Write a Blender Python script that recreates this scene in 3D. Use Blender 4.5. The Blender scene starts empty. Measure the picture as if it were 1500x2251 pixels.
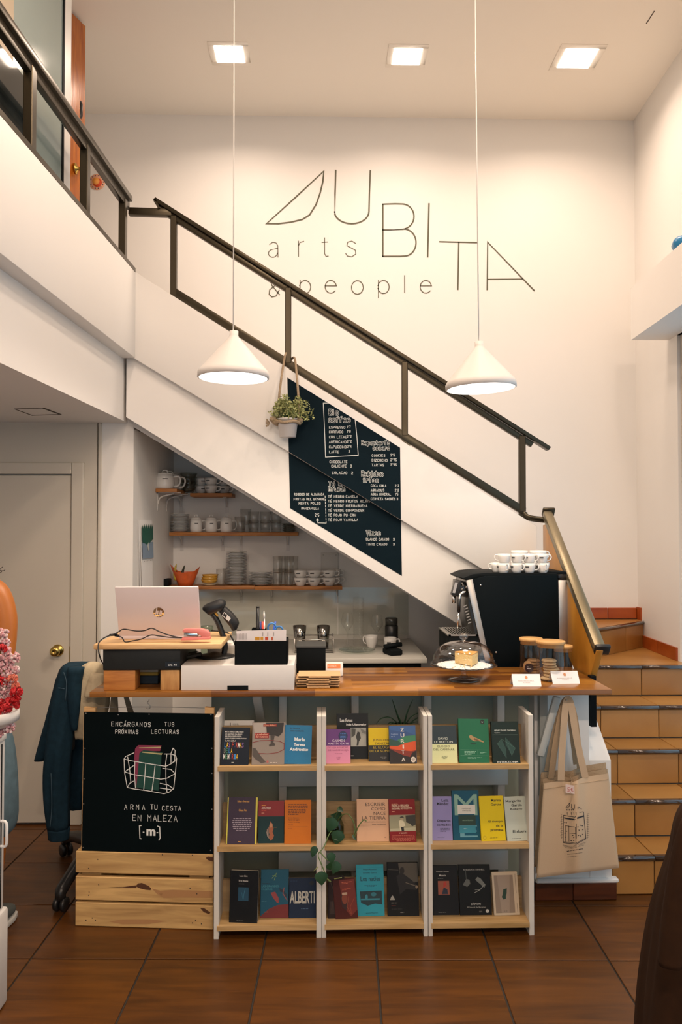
import bpy, bmesh, math, random
from mathutils import Vector, Matrix
R = random.Random(7)
SC = bpy.context.scene
COL = SC.collection
# ------------------------------------------------------------------ camera
F_PX, CX, CY, EYE = 1759.0, 750.0, 1125.5, 1.6
TILT, YAW = math.atan(42.5/F_PX), -0.0245
cd = bpy.data.cameras.new('camera')
cam = bpy.data.objects.new('camera', cd); COL.objects.link(cam)
cd.sensor_fit = 'HORIZONTAL'; cd.sensor_width = 24.0; cd.lens = F_PX/1500*24.0
cd.clip_start = 0.05; cd.clip_end = 60
cam.location = (0, 0, EYE); cam.rotation_euler = (math.pi/2+TILT, 0, YAW)
SC.camera = cam
# ------------------------------------------------------------------ daylight outside the shop front
W = bpy.data.worlds.new('daylight'); SC.world = W; W.use_nodes = True
bg = W.node_tree.nodes['Background']
bg.inputs[0].default_value = (0.52, 0.78, 1.0, 1); bg.inputs[1].default_value = 1.15
# ------------------------------------------------------------------ exposure
SC.view_settings.view_transform = 'Standard'; SC.view_settings.look = 'None'
SC.view_settings.gamma = 1.0; SC.view_settings.use_curve_mapping = False
SC.view_settings.exposure = 0.0
WARM = (1.0, 0.775, 0.61)
CEIL_W, PEND_W, SOF_W = 10.5, 6.0, 14.0
ROWS = ((2.45, 21.0), (-1.8, 60.0))    # distance and power of the rows of ceiling lamps behind the camera
SC.cycles.transparent_max_bounces = 48
# ------------------------------------------------------------------ helpers
def lin(c):
    c = c.lstrip('#'); o = []
    for i in (0, 2, 4):
        x = int(c[i:i+2], 16)/255
        o.append(x/12.92 if x <= .04045 else ((x+.055)/1.055)**2.4)
    return tuple(o)
_c, _s = math.cos(TILT), math.sin(TILT); _cy, _sy = math.cos(YAW), math.sin(YAW)
def ray(u, v):
    x = (u-CX)/F_PX; z = -(v-CY)/F_PX; y = _c-_s*z; z = _s+_c*z
    return Vector((_cy*x-_sy*y, _sy*x+_cy*y, z))
def P(u, v, X=None, Y=None, Z=None, plane=None):
    d = ray(u, v)
    if X is not None: t = X/d.x
    elif Y is not None: t = Y/d.y
    elif Z is not None: t = (Z-EYE)/d.z
    else:
        p, n = plane; t = (Vector(p)-Vector((0, 0, EYE))).dot(n)/d.dot(n)
    return Vector((d.x*t, d.y*t, EYE+d.z*t))
MATS = {}
def nodes_of(m):
    nt = m.node_tree; return nt, nt.nodes['Principled BSDF']
def mat(name, col, rough=.5, metal=0, emit=0, var=0.0, scale=40, bump=0, coat=0, spec=.5, sheen=0):
    if name in MATS: return MATS[name]
    m = bpy.data.materials.new(name); m.use_nodes = True; MATS[name] = m
    nt, b = nodes_of(m); c = lin(col) if isinstance(col, str) else col
    b.inputs['Base Color'].default_value = (*c, 1); b.inputs['Roughness'].default_value = rough
    b.inputs['Metallic'].default_value = metal; b.inputs['Specular IOR Level'].default_value = spec
    if coat: b.inputs['Coat Weight'].default_value = coat
    if sheen: b.inputs['Sheen Weight'].default_value = sheen
    if emit:
        b.inputs['Emission Color'].default_value = (*c, 1); b.inputs['Emission Strength'].default_value = emit
    if var or bump:
        tc = nt.nodes.new('ShaderNodeTexCoord'); n = nt.nodes.new('ShaderNodeTexNoise')
        n.inputs['Scale'].default_value = scale; n.inputs['Detail'].default_value = 4
        nt.links.new(tc.outputs['Object'], n.inputs['Vector'])
        if var:
            mx = nt.nodes.new('ShaderNodeMix'); mx.data_type = 'RGBA'
            mx.inputs[6].default_value = (*[x*(1-var) for x in c], 1); mx.inputs[7].default_value = (*[min(1, x*(1+var)) for x in c], 1)
            nt.links.new(n.outputs['Fac'], mx.inputs[0]); nt.links.new(mx.outputs[2], b.inputs['Base Color'])
        if bump:
            bp = nt.nodes.new('ShaderNodeBump'); bp.inputs['Strength'].default_value = bump; bp.inputs['Distance'].default_value = .01
            nt.links.new(n.outputs['Fac'], bp.inputs['Height']); nt.links.new(bp.outputs['Normal'], b.inputs['Normal'])
    return m
def wood(name, c1, c2, axis='X', scale=6, rough=.45, rand=0.0, stretch=14, coat=0):
    if name in MATS: return MATS[name]
    m = bpy.data.materials.new(name); m.use_nodes = True; MATS[name] = m
    nt, b = nodes_of(m); N = nt.nodes.new
    tc = N('ShaderNodeTexCoord'); mp = N('ShaderNodeMapping'); n = N('ShaderNodeTexNoise'); r = N('ShaderNodeValToRGB')
    sc = {'X': (1, stretch, stretch), 'Y': (stretch, 1, stretch), 'Z': (stretch, stretch, 1)}[axis]
    mp.inputs['Scale'].default_value = sc
    oi = N('ShaderNodeObjectInfo'); add = N('ShaderNodeVectorMath'); add.operation = 'ADD'
    cmb = N('ShaderNodeCombineXYZ'); ml = N('ShaderNodeMath'); ml.operation = 'MULTIPLY'; ml.inputs[1].default_value = 37
    nt.links.new(oi.outputs['Random'], ml.inputs[0])
    for k in range(3): nt.links.new(ml.outputs[0], cmb.inputs[k])
    nt.links.new(tc.outputs['Object'], add.inputs[0]); nt.links.new(cmb.outputs[0], add.inputs[1])
    nt.links.new(add.outputs[0], mp.inputs['Vector'])
    n.inputs['Scale'].default_value = scale; n.inputs['Detail'].default_value = 6; n.inputs['Distortion'].default_value = .6
    nt.links.new(mp.outputs[0], n.inputs['Vector']); nt.links.new(n.outputs['Fac'], r.inputs['Fac'])
    r.color_ramp.elements[0].position = .3; r.color_ramp.elements[1].position = .7
    r.color_ramp.elements[0].color = (*lin(c1), 1); r.color_ramp.elements[1].color = (*lin(c2), 1)
    out = r.outputs['Color']
    if rand:
        hs = N('ShaderNodeHueSaturation'); mr = N('ShaderNodeMapRange')
        mr.inputs['To Min'].default_value = 1-rand; mr.inputs['To Max'].default_value = 1+rand
        nt.links.new(oi.outputs['Random'], mr.inputs['Value']); nt.links.new(mr.outputs[0], hs.inputs['Value'])
        nt.links.new(out, hs.inputs['Color']); out = hs.outputs['Color']
    nt.links.new(out, b.inputs['Base Color']); b.inputs['Roughness'].default_value = rough
    if coat: b.inputs['Coat Weight'].default_value = coat
    bp = N('ShaderNodeBump'); bp.inputs['Strength'].default_value = .12; bp.inputs['Distance'].default_value = .004
    nt.links.new(n.outputs['Fac'], bp.inputs['Height']); nt.links.new(bp.outputs['Normal'], b.inputs['Normal'])
    return m
def glass(name, tint=(1, 1, 1), refl=1.0, rough=.02):
    if name in MATS: return MATS[name]
    m = bpy.data.materials.new(name); m.use_nodes = True; MATS[name] = m
    nt = m.node_tree; nt.nodes.clear(); N = nt.nodes.new
    o = N('ShaderNodeOutputMaterial'); t = N('ShaderNodeBsdfTransparent'); g = N('ShaderNodeBsdfGlossy'); mx = N('ShaderNodeMixShader')
    fr = N("ShaderNodeLayerWeight"); fr.inputs[0].default_value = .5; pw = N("ShaderNodeMath"); pw.operation = "POWER"; pw.inputs[1].default_value = 4; ml = N("ShaderNodeMath"); ml.operation = "MULTIPLY_ADD"; ml.inputs[1].default_value = .5*refl; ml.inputs[2].default_value = .035*refl
    t.inputs[0].default_value = (*tint, 1); g.inputs['Roughness'].default_value = rough
    nt.links.new(fr.outputs[1], pw.inputs[0]); nt.links.new(pw.outputs[0], ml.inputs[0]); nt.links.new(ml.outputs[0], mx.inputs[0])
    nt.links.new(t.outputs[0], mx.inputs[1]); nt.links.new(g.outputs[0], mx.inputs[2]); nt.links.new(mx.outputs[0], o.inputs[0])
    return m
OFF = {}
class MB:
    """collects shapes, then links them as ONE mesh object"""
    def __init__(s): s.v = []; s.f = []; s.m = []; s.sm = []; s.mats = []; s.M = None
    def mi(s, m):
        if m is None: return 0
        if m not in s.mats: s.mats.append(m)
        return s.mats.index(m)
    def add(s, vs, fs, m=None, smooth=False, M=None):
        M = M or s.M; o = len(s.v); k = s.mi(m)
        for p in vs:
            p = Vector(p); s.v.append(M @ p if M else p)
        for f in fs: s.f.append([i+o for i in f]); s.m.append(k); s.sm.append(smooth)
        return s
    def box(s, x0, x1, y0, y1, z0, z1, m=None, M=None, c=0):
        if c:
            c = min(c, .49*abs(x1-x0), .49*abs(y1-y0), .49*abs(z1-z0)); V = []; idx = {}
            for ix, x in enumerate((x0, x1)):
                for iy, y in enumerate((y0, y1)):
                    for iz, z in enumerate((z0, z1)):
                        ex, ey, ez = (c, -c)[ix], (c, -c)[iy], (c, -c)[iz]
                        idx[ix, iy, iz, 0] = len(V); V.append((x, y+ey, z+ez))
                        idx[ix, iy, iz, 1] = len(V); V.append((x+ex, y, z+ez))
                        idx[ix, iy, iz, 2] = len(V); V.append((x+ex, y+ey, z))
            Fs = []
            for a in (0, 1):
                Fs.append([idx[a, 0, 0, 0], idx[a, 0, 1, 0], idx[a, 1, 1, 0], idx[a, 1, 0, 0]][::(1 if a == 0 else -1)])
                Fs.append([idx[0, a, 0, 1], idx[1, a, 0, 1], idx[1, a, 1, 1], idx[0, a, 1, 1]][::(1 if a == 0 else -1)])
                Fs.append([idx[0, 0, a, 2], idx[0, 1, a, 2], idx[1, 1, a, 2], idx[1, 0, a, 2]][::(1 if a == 0 else -1)])
            for a in (0, 1):
                for b in (0, 1):
                    Fs.append([idx[a, b, 0, 0], idx[a, b, 1, 0], idx[a, b, 1, 1], idx[a, b, 0, 1]])
                    Fs.append([idx[a, 0, b, 0], idx[a, 1, b, 0], idx[a, 1, b, 2], idx[a, 0, b, 2]])
                    Fs.append([idx[0, a, b, 1], idx[1, a, b, 1], idx[1, a, b, 2], idx[0, a, b, 2]])
                    for d in (0, 1): Fs.append([idx[a, b, d, 0], idx[a, b, d, 1], idx[a, b, d, 2]])
            return s.add(V, Fs, m, False, M)
        V = [(x, y, z) for x in (x0, x1) for y in (y0, y1) for z in (z0, z1)]
        return s.add(V, [(0, 1, 3, 2), (4, 6, 7, 5), (0, 4, 5, 1), (2, 3, 7, 6), (0, 2, 6, 4), (1, 5, 7, 3)], m, False, M)
    def lathe(s, prof, n=24, c=(0, 0, 0), m=None, M=None, smooth=True, sx=1, sy=1, fold=None):
        V = []; Fs = []
        for r, z in prof:
            for k in range(n):
                a = 2*math.pi*k/n; rr = r*(1+(fold(a, z) if fold else 0))
                V.append((c[0]+rr*sx*math.cos(a), c[1]+rr*sy*math.sin(a), c[2]+z))
        for i in range(len(prof)-1):
            for k in range(n):
                k2 = (k+1) % n; Fs.append((i*n+k, i*n+k2, (i+1)*n+k2, (i+1)*n+k))
        if prof[0][0] > 1e-5: Fs.append(tuple(range(n-1, -1, -1)))
        if prof[-1][0] > 1e-5: Fs.append(tuple((len(prof)-1)*n+k for k in range(n)))
        return s.add(V, Fs, m, smooth, M)
    def open_lathe(s, prof, n=24, c=(0, 0, 0), m=None, M=None):
        V = []; Fs = []
        for r, z in prof:
            for k in range(n):
                a = 2*math.pi*k/n; V.append((c[0]+r*math.cos(a), c[1]+r*math.sin(a), c[2]+z))
        for i in range(len(prof)-1):
            for k in range(n):
                k2 = (k+1) % n; Fs.append((i*n+k, i*n+k2, (i+1)*n+k2, (i+1)*n+k))
        return s.add(V, Fs, m, True, M)
    def tube(s, pts, r, n=8, m=None, M=None, cap=True, flat=1.0):
        pts = [Vector(p) for p in pts]; L = len(pts); V = []; Fs = []
        rs = r if isinstance(r, (list, tuple)) else [r]*L
        up = Vector((0, 0, 1)); prev = None
        for i, p in enumerate(pts):
            t = (pts[min(i+1, L-1)]-pts[max(i-1, 0)]).normalized()
            if prev is None:
                a = t.cross(up)
                if a.length < .05: a = t.cross(Vector((1, 0, 0)))
                a.normalize()
            else:
                a = prev-t*prev.dot(t); a.normalize()
            prev = a; b = t.cross(a)
            for k in range(n):
                q = 2*math.pi*k/n; V.append(p+a*(rs[i]*math.cos(q))+b*(rs[i]*flat*math.sin(q)))
        for i in range(L-1):
            for k in range(n):
                k2 = (k+1) % n; Fs.append((i*n+k, i*n+k2, (i+1)*n+k2, (i+1)*n+k))
        if cap: Fs += [tuple(range(n-1, -1, -1)), tuple((L-1)*n+k for k in range(n))]
        return s.add(V, Fs, m, True, M)
    def prism(s, poly, d, m=None, M=None):
        """poly: 3-D points of one face, d: extrusion vector"""
        n = len(poly); d = Vector(d); V = [Vector(p) for p in poly]; V += [p+d for p in V]
        Fs = [tuple(range(n)), tuple(range(2*n-1, n-1, -1))]+[(i, n+i, n+(i+1) % n, (i+1) % n) for i in range(n)]
        return s.add(V, Fs, m, False, M)
    def bar(s, a, b, w, h, m=None, side=(0, 1, 0)):
        """rectangular bar from a to b, w across side, h across the third axis"""
        a = Vector(a); b = Vector(b); t = (b-a).normalized(); sd = Vector(side); sd = (sd-t*sd.dot(t)).normalized(); u = t.cross(sd)
        V = [p+sd*(i*w/2)+u*(j*h/2) for p in (a, b) for i, j in ((-1, -1), (1, -1), (1, 1), (-1, 1))]
        return s.add(V, [(3, 2, 1, 0), (4, 5, 6, 7)]+[(k, (k+1) % 4, 4+(k+1) % 4, 4+k) for k in range(4)], m)
    def ball(s, c, r, m=None, n=10, k=6, sz=1.0, M=None):
        pr = [(r*math.sin(math.pi*i/k), -r*sz*math.cos(math.pi*i/k)) for i in range(k+1)]
        pr[0] = (1e-6, pr[0][1]); pr[-1] = (1e-6, pr[-1][1])
        return s.lathe(pr, n, c, m, M)
    def ribbon(s, pts, w, o, ex, ez, m=None, closed=False):
        """flat painted stroke on the plane through o spanned by ex, ez; pts are 2-D"""
        o = Vector(o); ex = Vector(ex); ez = Vector(ez); p = [Vector(q) for q in pts]
        if closed: p = p+[p[0]]
        q = []
        for i, a in enumerate(p):
            pr = p[i-1] if i else (p[-2] if closed else None); nx = p[i+1] if i+1 < len(p) else (p[1] if closed else None)
            d1 = (a-pr).normalized() if pr is not None else None; d2 = (nx-a).normalized() if nx is not None else None
            d1 = d1 or d2; d2 = d2 or d1
            n1 = Vector((-d1.y, d1.x)); n2 = Vector((-d2.y, d2.x)); nn = n1+n2
            nn = n1 if nn.length < .3 else nn.normalized()/max(.5, nn.normalized().dot(n1))
            e = Vector((0, 0))
            if pr is None: e = -d1*(w*.4)
            if nx is None: e = d1*(w*.4)
            q += [a+e+nn*(w/2), a+e-nn*(w/2)]
        V = [o+ex*t.x+ez*t.y for t in q]
        return s.add(V, [(2*i, 2*i+1, 2*i+3, 2*i+2) for i in range(len(p)-1)], m)
    def flat(s, poly, o, ex, ez, m=None):
        o = Vector(o); ex = Vector(ex); ez = Vector(ez)
        return s.add([o+ex*a+ez*b for a, b in poly], [tuple(range(len(poly)))], m)
    def text(s, st, x0, x1, y0, y1, o, ex, ez, m=None, bold=.012):
        """flat lettering fitted into the box x0..x1, y0..y1 of the plane"""
        vs, fs = glyphs(st, bold); o = Vector(o); ex = Vector(ex); ez = Vector(ez)
        return s.add([o+ex*(x0+(x1-x0)*a)+ez*(y0+(y1-y0)*b) for a, b in vs], fs, m)
    def obj(s, name, m=None, parent=None, bev=0, seg=2, fix=True, kind=None, label=None, subd=0):
        base = OFF.get(parent.name, Vector((0, 0, 0))) if parent else None
        if base is None:
            lo = [min(v[i] for v in s.v) for i in range(3)]; hi = [max(v[i] for v in s.v) for i in range(3)]
            base = Vector(((lo[0]+hi[0])/2, (lo[1]+hi[1])/2, lo[2]))
        me = bpy.data.meshes.new(name); me.from_pydata([v-base for v in s.v], [], s.f)
        for x in (s.mats or [m]):
            me.materials.append(x)
        if s.mats and m is not None and None in s.mats: pass
        me.polygons.foreach_set('material_index', s.m); me.polygons.foreach_set('use_smooth', s.sm)
        if fix or bev:
            b = bmesh.new(); b.from_mesh(me)
            if bev:
                bmesh.ops.remove_doubles(b, verts=b.verts, dist=1e-5)
                ed = [e for e in b.edges if len(e.link_faces) == 2 and e.calc_face_angle(0) > .5]
                bmesh.ops.bevel(b, geom=ed, offset=bev, segments=seg, affect='EDGES', profile=.5, clamp_overlap=True)
                for f in b.faces: f.smooth = True
            if fix: bmesh.ops.recalc_face_normals(b, faces=b.faces)
            b.to_mesh(me); b.free()
            if bev: me.set_sharp_from_angle(angle=.6)
        me.update()
        o = bpy.data.objects.new(name, me); COL.objects.link(o)
        if parent: o.parent = parent
        else: o.location = base
        OFF[o.name] = base
        if subd:
            md = o.modifiers.new('subd', 'SUBSURF'); md.levels = subd; md.render_levels = subd
        if kind: o['kind'] = kind
        if label: o['label'] = label
        return o
_G = {}
def glyphs(st, bold):
    k = (st, bold)
    if k in _G: return _G[k]
    cu = bpy.data.curves.new('lettering', 'FONT'); cu.body = st; cu.resolution_u = 2; cu.offset = bold
    ob = bpy.data.objects.new('lettering', cu); me = ob.to_mesh()
    vs = [(v.co.x, v.co.y) for v in me.vertices]; fs = [tuple(p.vertices) for p in me.polygons]
    ob.to_mesh_clear(); bpy.data.objects.remove(ob); bpy.data.curves.remove(cu)
    if vs:
        a = min(v[0] for v in vs); b = max(v[0] for v in vs); c = min(v[1] for v in vs); d = max(v[1] for v in vs)
        vs = [((x-a)/max(b-a, 1e-6), (y-c)/max(d-c, 1e-6)) for x, y in vs]
    _G[k] = (vs, fs); return _G[k]
STROKES = {'A': '002640,1232', 'B': '00063645443303,3342413000', 'C': '4536160501103041', 'D': '00062645412000', 'E': '46060040,0333', 'F': '460600,0333',
 'G': '45361605011030414323', 'H': '0006,4046,0343', 'I': '2026', 'J': '4641301001', 'K': '0006,460340', 'L': '060040', 'M': '0006234640', 'N': '00064046',
 'O': '100105163645413010', 'P': '00063645443303', 'Q': '100105163645413010,2240', 'R': '00063645443303,2340', 'S': '453616050413334241301001', 'T': '0646,2620',
 'U': '060110304146', 'V': '062046', 'W': '0610233046', 'X': '0046,0640', 'Y': '062346,2320', 'Z': '06460040', '1': '152620', '2': '05163645440040',
 '3': '05163645443313,334241301001', '4': '30360242', '5': '460603334241301001', '6': '35160501103041423303', '7': '064620', '8': '13041636443342413010010213', '9': '43130405163645413010', "'": '2624', '-': '1333', '.': '2021',
 'a': '341403011030,3430', 'b': '0600304143340 4'.replace(' ', ''), 'c': '4334140301103041', 'd': '46401001031444', 'e': '02424334140301103041', 'f': '36261510,0434', 'i': '1410,1615', 'l': '1610',
 'n': '0400,0314344340', 'o': '140301103041433414', 'p': '040n,0314344341301001', 'r': '0400,03143433', 's': '43341403123241301001', 't': '16112030,0434', 'u': '04011030414440',
 'v': '042044', 'm': '0400,0314232 0'.replace(' ', '')+',23344340', '&': '4016263514021030 4 2'.replace(' ', '')}
ACC = {'É': 'E', 'Á': 'A', 'Ó': 'O', 'Í': 'I', 'é': 'e', 'í': 'i', 'ó': 'o', 'á': 'a'}
def chalk(mb, st, o, ex, ez, h, w, m, adv=None, jit=.25):
    """hand-lettered strokes, h = capital height, adv = advance per letter"""
    x = 0; u = h/6; adv = adv or h*.95
    for ch in st:
        if ch == ' ': x += adv*.75; continue
        g = STROKES.get(ACC.get(ch, ch))
        if not g: x += adv*.6; continue
        sx = min(u*.86, adv*.66/4); jx = R.uniform(-jit, jit)*u; jy = R.uniform(-jit, jit)*u
        st_ = [[(int(k[i]), {'n': -2}.get(k[i+1]) if k[i+1] == 'n' else int(k[i+1])) for i in range(0, len(k)-1, 2)] for k in g.split(',')]
        if ch in ACC: st_.append([(2, 6.9 if ch.isupper() else 5.1), (3.2, 8 if ch.isupper() else 6.4)])
        wide = adv*(.55 if ch in "I'il.1" else 1)
        dx = -1.2*sx if ch in "Iil'" else 0
        for pts in st_: mb.ribbon([(x+dx+jx+a*sx, jy+b*u) for a, b in pts], w, o, ex, ez, m)
        x += wide
    return x
def thing(name, label, cat, loc=(0, 0, 0), group=None):
    o = bpy.data.objects.new(name, None); COL.objects.link(o); o.location = loc
    o.empty_display_size = .05; OFF[o.name] = Vector(loc)
    return tag(o, label, cat, group)
def tag(o, label, cat, group=None):
    o['label'] = label; o['category'] = cat
    if group: o['group'] = group
    return o
def struct(o): o['kind'] = 'structure'; return o
def dup(root, loc, label=None, rotz=None, scale=None):
    r = root.copy(); COL.objects.link(r); r.location = loc
    if label: r['label'] = label
    if rotz is not None: r.rotation_euler = (0, 0, rotz)
    if scale: r.scale = (scale,)*3
    for ch in root.children:
        c = ch.copy(); COL.objects.link(c); c.parent = r
        for g in ch.children:
            d = g.copy(); COL.objects.link(d); d.parent = c
    return r
def smooth_path(pts, n=6):
    p = [Vector(q) for q in pts]; out = []
    for i in range(len(p)-1):
        a, b, c, d = p[max(i-1, 0)], p[i], p[i+1], p[min(i+2, len(p)-1)]
        for k in range(n):
            t = k/n; out.append(.5*((2*b)+(c-a)*t+(2*a-5*b+4*c-d)*t*t+(3*b-a-3*c+d)*t**3))
    return out+[p[-1]]
XA, ZA = (1, 0, 0), (0, 0, 1)
# materials shared by many things
wall_m = mat('wall_paint', (.80, .775, .74), .55, var=.015, scale=3, bump=.04)
ceil_m = mat('ceiling_paint', (.90, .835, .74), .7)
white = mat('white_lacquer', (.78, .76, .73), .35)
black = mat('black_plastic', (.012, .013, .014), .35)
matte_black = mat('matte_black', (.006, .008, .009), .6, spec=.08)
chrome = mat('chrome', (.75, .74, .72), .15, 1)
steel = mat('brushed_steel', (.55, .53, .50), .32, 1)
brass = mat('brass', (.60, .42, .12), .22, 1)
bronze = mat('bronze_aluminium', (.060, .049, .031), .32, .75)
porcelain = mat('porcelain', (.82, .80, .77), .15, coat=.3)
print_black = mat('black_ink', (.02, .02, .02), .7)
chalkboard = mat('chalkboard', (.004, .012, .018), .65, var=.15, scale=6, spec=.06)
chalk_m = mat('chalk', (.72, .74, .72), .8)
clear = glass('clear_glass', (.96, .97, .96), 1.0)
clear_grey = glass('grey_glass', (.975, .98, .977), 1.8)
pine = wood('pine', '#b98a55', '#e0b982', 'X', 5, .55)
# ================================================================== setting
YB, ZC, YS = 5.27, 4.364, 4.32            # back wall, ceiling, stringer face
SK = .046                                  # the side walls run slightly out of square
def xr(y): return 2.10+SK*(y-YB)           # right wall
def xf(y): return -1.006+SK*(y-4.30)       # face of the mezzanine parapet
def xl(y): return xf(y)-.072               # lower, set-back fascia
vec = Vector
# ---- floor: dark grout slab carrying wood-look tiles
tile_m = wood('floor_tile', '#46270a', '#62390f', 'X', 3.2, .36, .10, 9)
grout = mat('grout', (.028, .022, .018), .8)
fl = struct(MB().box(-3.3, 2.4, -3.2, 5.4, -.12, -.006).obj('floor', grout))
rot = -.0307; ca, sa = math.cos(rot), math.sin(rot); t0 = P(829, 2110, Z=0); ts = .4325; j = .0035
tm = MB().box(j, ts-j, j, ts-j, -.0055, 0, c=.0015)
tv = tm.v; first = None
for i in range(-7, 5):
    for k in range(-8, 5):
        bx, by = t0.x+ca*i*ts-sa*k*ts, t0.y+sa*i*ts+ca*k*ts
        cx_, cy_ = bx+ts/2, by+ts/2
        if cy_ > 4.75 or cx_ < -3.0 or cx_ > xr(cy_)-.2 or (cy_ > 3.9 and cx_ > 1.2): continue
        if first is None:
            first = tm.obj('tile', tile_m, fl); o = first
        else:
            o = first.copy(); COL.objects.link(o)
        bl = OFF['floor']; o.location = vec((bx, by, 0))-bl; o.rotation_euler = (0, 0, rot)
# the tile mesh is modelled about its own corner
for v in first.data.vertices: v.co += OFF['floor']
# ---- walls, ceiling
struct(MB().box(-3.3, 2.3, YB, YB+.15, -.1, ZC+.1).obj('wall_back', wall_m))
cm = MB().box(-3.3, 2.4, -3.2, YB+.1, ZC, ZC+.12).obj('ceiling', ceil_m); struct(cm)
struct(MB().box(-3.45, -3.3, -3.2, YB+.15, -.1, ZC+.1).obj('wall_left', wall_m))
# right wall with a tall glazed opening towards the street
Y0, Y1, ZT = 1.3, 4.58, 2.74
m = MB()
def rw(ya, yb, za, zb): m.prism([(xr(ya), ya, za), (xr(yb), yb, za), (xr(yb), yb, zb), (xr(ya), ya, zb)], (.18, 0, 0))
rw(Y1, YB+.1, -.1, ZC); rw(-3.2, Y0, -.1, ZC); rw(Y0, Y1, ZT, ZC); rw(Y0, Y1, -.1, .05)
struct(m.obj('wall_right', wall_m))
frame_m = mat('window_frame_paint', (.55, .50, .43), .4)
wn = MB().prism([(xr(Y1)+.02, Y1-.06, .05), (xr(Y1)+.02, Y1, .05), (xr(Y1)+.02, Y1, ZT), (xr(Y1)+.02, Y1-.06, ZT)], (.05, 0, 0), frame_m)
for yy in (Y0, 2.35, 3.45): wn.prism([(xr(yy)+.02, yy, .05), (xr(yy)+.02, yy+.06, .05), (xr(yy)+.02, yy+.06, ZT), (xr(yy)+.02, yy, ZT)], (.05, 0, 0), frame_m)
wn.prism([(xr(Y0)+.02, Y0, ZT-.06), (xr(Y1)+.02, Y1, ZT-.06), (xr(Y1)+.02, Y1, ZT), (xr(Y0)+.02, Y0, ZT)], (.05, 0, 0), frame_m)
wn.prism([(xr(Y0)+.02, Y0, .05), (xr(Y1)+.02, Y1, .05), (xr(Y1)+.02, Y1, .11), (xr(Y0)+.02, Y0, .11)], (.05, 0, 0), frame_m)
win = struct(wn.obj('window_1'))
MB().prism([(xr(Y0)+.045, Y0+.05, .1), (xr(Y1)+.045, Y1-.05, .1), (xr(Y1)+.045, Y1-.05, ZT-.05), (xr(Y0)+.045, Y0+.05, ZT-.05)], (.006, 0, 0)).obj('pane', clear, win)
# street front behind the camera: wall with a wide shop window
m = MB(); m.box(-3.4, 2.0, -3.2, -3.05, 2.7, ZC); m.box(-3.4, -2.5, -3.2, -3.05, -.1, 2.7); m.box(1.2, 2.0, -3.2, -3.05, -.1, 2.7)
struct(m.obj('wall_front', wall_m))
m = MB()
for x in (-2.5, -1.3, -.1, 1.14): m.box(x, x+.06, -3.15, -3.1, 0, 2.7, frame_m)
m.box(-2.5, 1.2, -3.15, -3.1, 2.64, 2.7, frame_m); m.box(-2.5, 1.2, -3.15, -3.1, 0, .06, frame_m)
w2 = struct(m.obj('window_2')); MB().box(-2.45, 1.15, -3.13, -3.124, .05, 2.65).obj('pane', clear, w2)
# boxed-in lintel above the right-hand opening
lb = MB(); Ye = 4.70
xA, xB = P(1387, 748, Z=ZT).x, None
def lx(y): return xA+SK*(y-Ye)
lb.prism([(lx(1.2), 1.2, ZT), (lx(Ye), Ye, ZT), (xr(Ye)+.02, Ye, ZT), (xr(1.2)+.02, 1.2, ZT)], (0, 0, .31))
struct(lb.obj('trim_1', wall_m))
# ---- mezzanine: slab, lower fascia, upper parapet
ZS, ZP, ZU = 2.20, 2.535, 3.0
yA = -3.05
m = MB(); m.prism([(-3.3, yA, ZS), (xl(yA), yA, ZS), (xl(4.36), 4.36, ZS), (xl(4.36), YB, ZS), (-3.3, YB, ZS)], (0, 0, ZP-ZS+.02), wall_m)
struct(m.obj('trim_2'))
m = MB(); m.prism([(xf(yA), yA, ZP), (xf(yA)-.1, yA, ZP), (xf(4.33)-.1, 4.33, ZP), (xf(4.33), 4.33, ZP)], (0, 0, ZU-ZP), wall_m)
struct(m.obj('trim_3', bev=.004))
# access hatch in the soffit
h = [P(u, v, Z=ZS-.001) for u, v in ((32, 899), (95, 897), (133, 911), (70, 913))]
m = MB(); dk = mat('hatch_joint', (.06, .045, .03), .8)
for a, b, w in ((0, 1, .004), (1, 2, .012), (2, 3, .003), (3, 0, .003)):
    m.bar(h[a], h[b], w, .003, dk, side=(1, 0, 0) if a % 2 == 0 else (0, 1, 0))
o = m.obj('ceiling_hatch', dk); tag(o, 'flush access hatch in the mezzanine soffit', 'hatch')
# ---- wall under the mezzanine with its flush door
YD = 4.45
door_m = mat('door_paint', (.56, .51, .43), .42, var=.02, scale=4)
xe = P(292, 1300, Y=YD).x; xc_ = P(381, 1250, Y=YB).x
struct(MB().prism([(-3.3, YD+.02, 0), (xe, YD+.02, 0), (xe, YD+.12, 0), (-3.3, YD+.12, 0)], (0, 0, ZS), wall_m).obj('wall_door'))
struct(MB().prism([(xe, YD, 0), (xc_, YB, 0), (xc_-.1, YB, 0), (xe-.1, YD, 0)], (0, 0, 2.165), wall_m).obj('wall_alcove'))
dx1 = P(155, 1400, Y=YD).x; dz = P(100, 1045, Y=YD).z; dx0 = dx1-.78
fx = P(184, 1300, Y=YD).x; tx = P(212, 1300, Y=YD).x; tx2 = P(222, 1300, Y=YD).x
d = struct(MB().box(dx0, dx1, YD-.012, YD+.03, .012, dz, c=.003).obj('door_1', door_m))
kn = P(122, 1432, Y=YD-.05)
k = MB(); Mk = Matrix.Translation((kn.x, YD-.012, kn.z)) @ Matrix.Rotation(math.pi/2, 4, 'X')
k.lathe([(.033, 0), (.033, .004), (.022, .010), (.011, .014), (.011, .030), (.020, .036), (.027, .046), (.027, .054), (.020, .062), (.006, .064), (.005, .061), (1e-6, .061)], 28, m=brass, M=Mk)
k.obj('door_knob', brass, d, label='round brass door knob')
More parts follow.
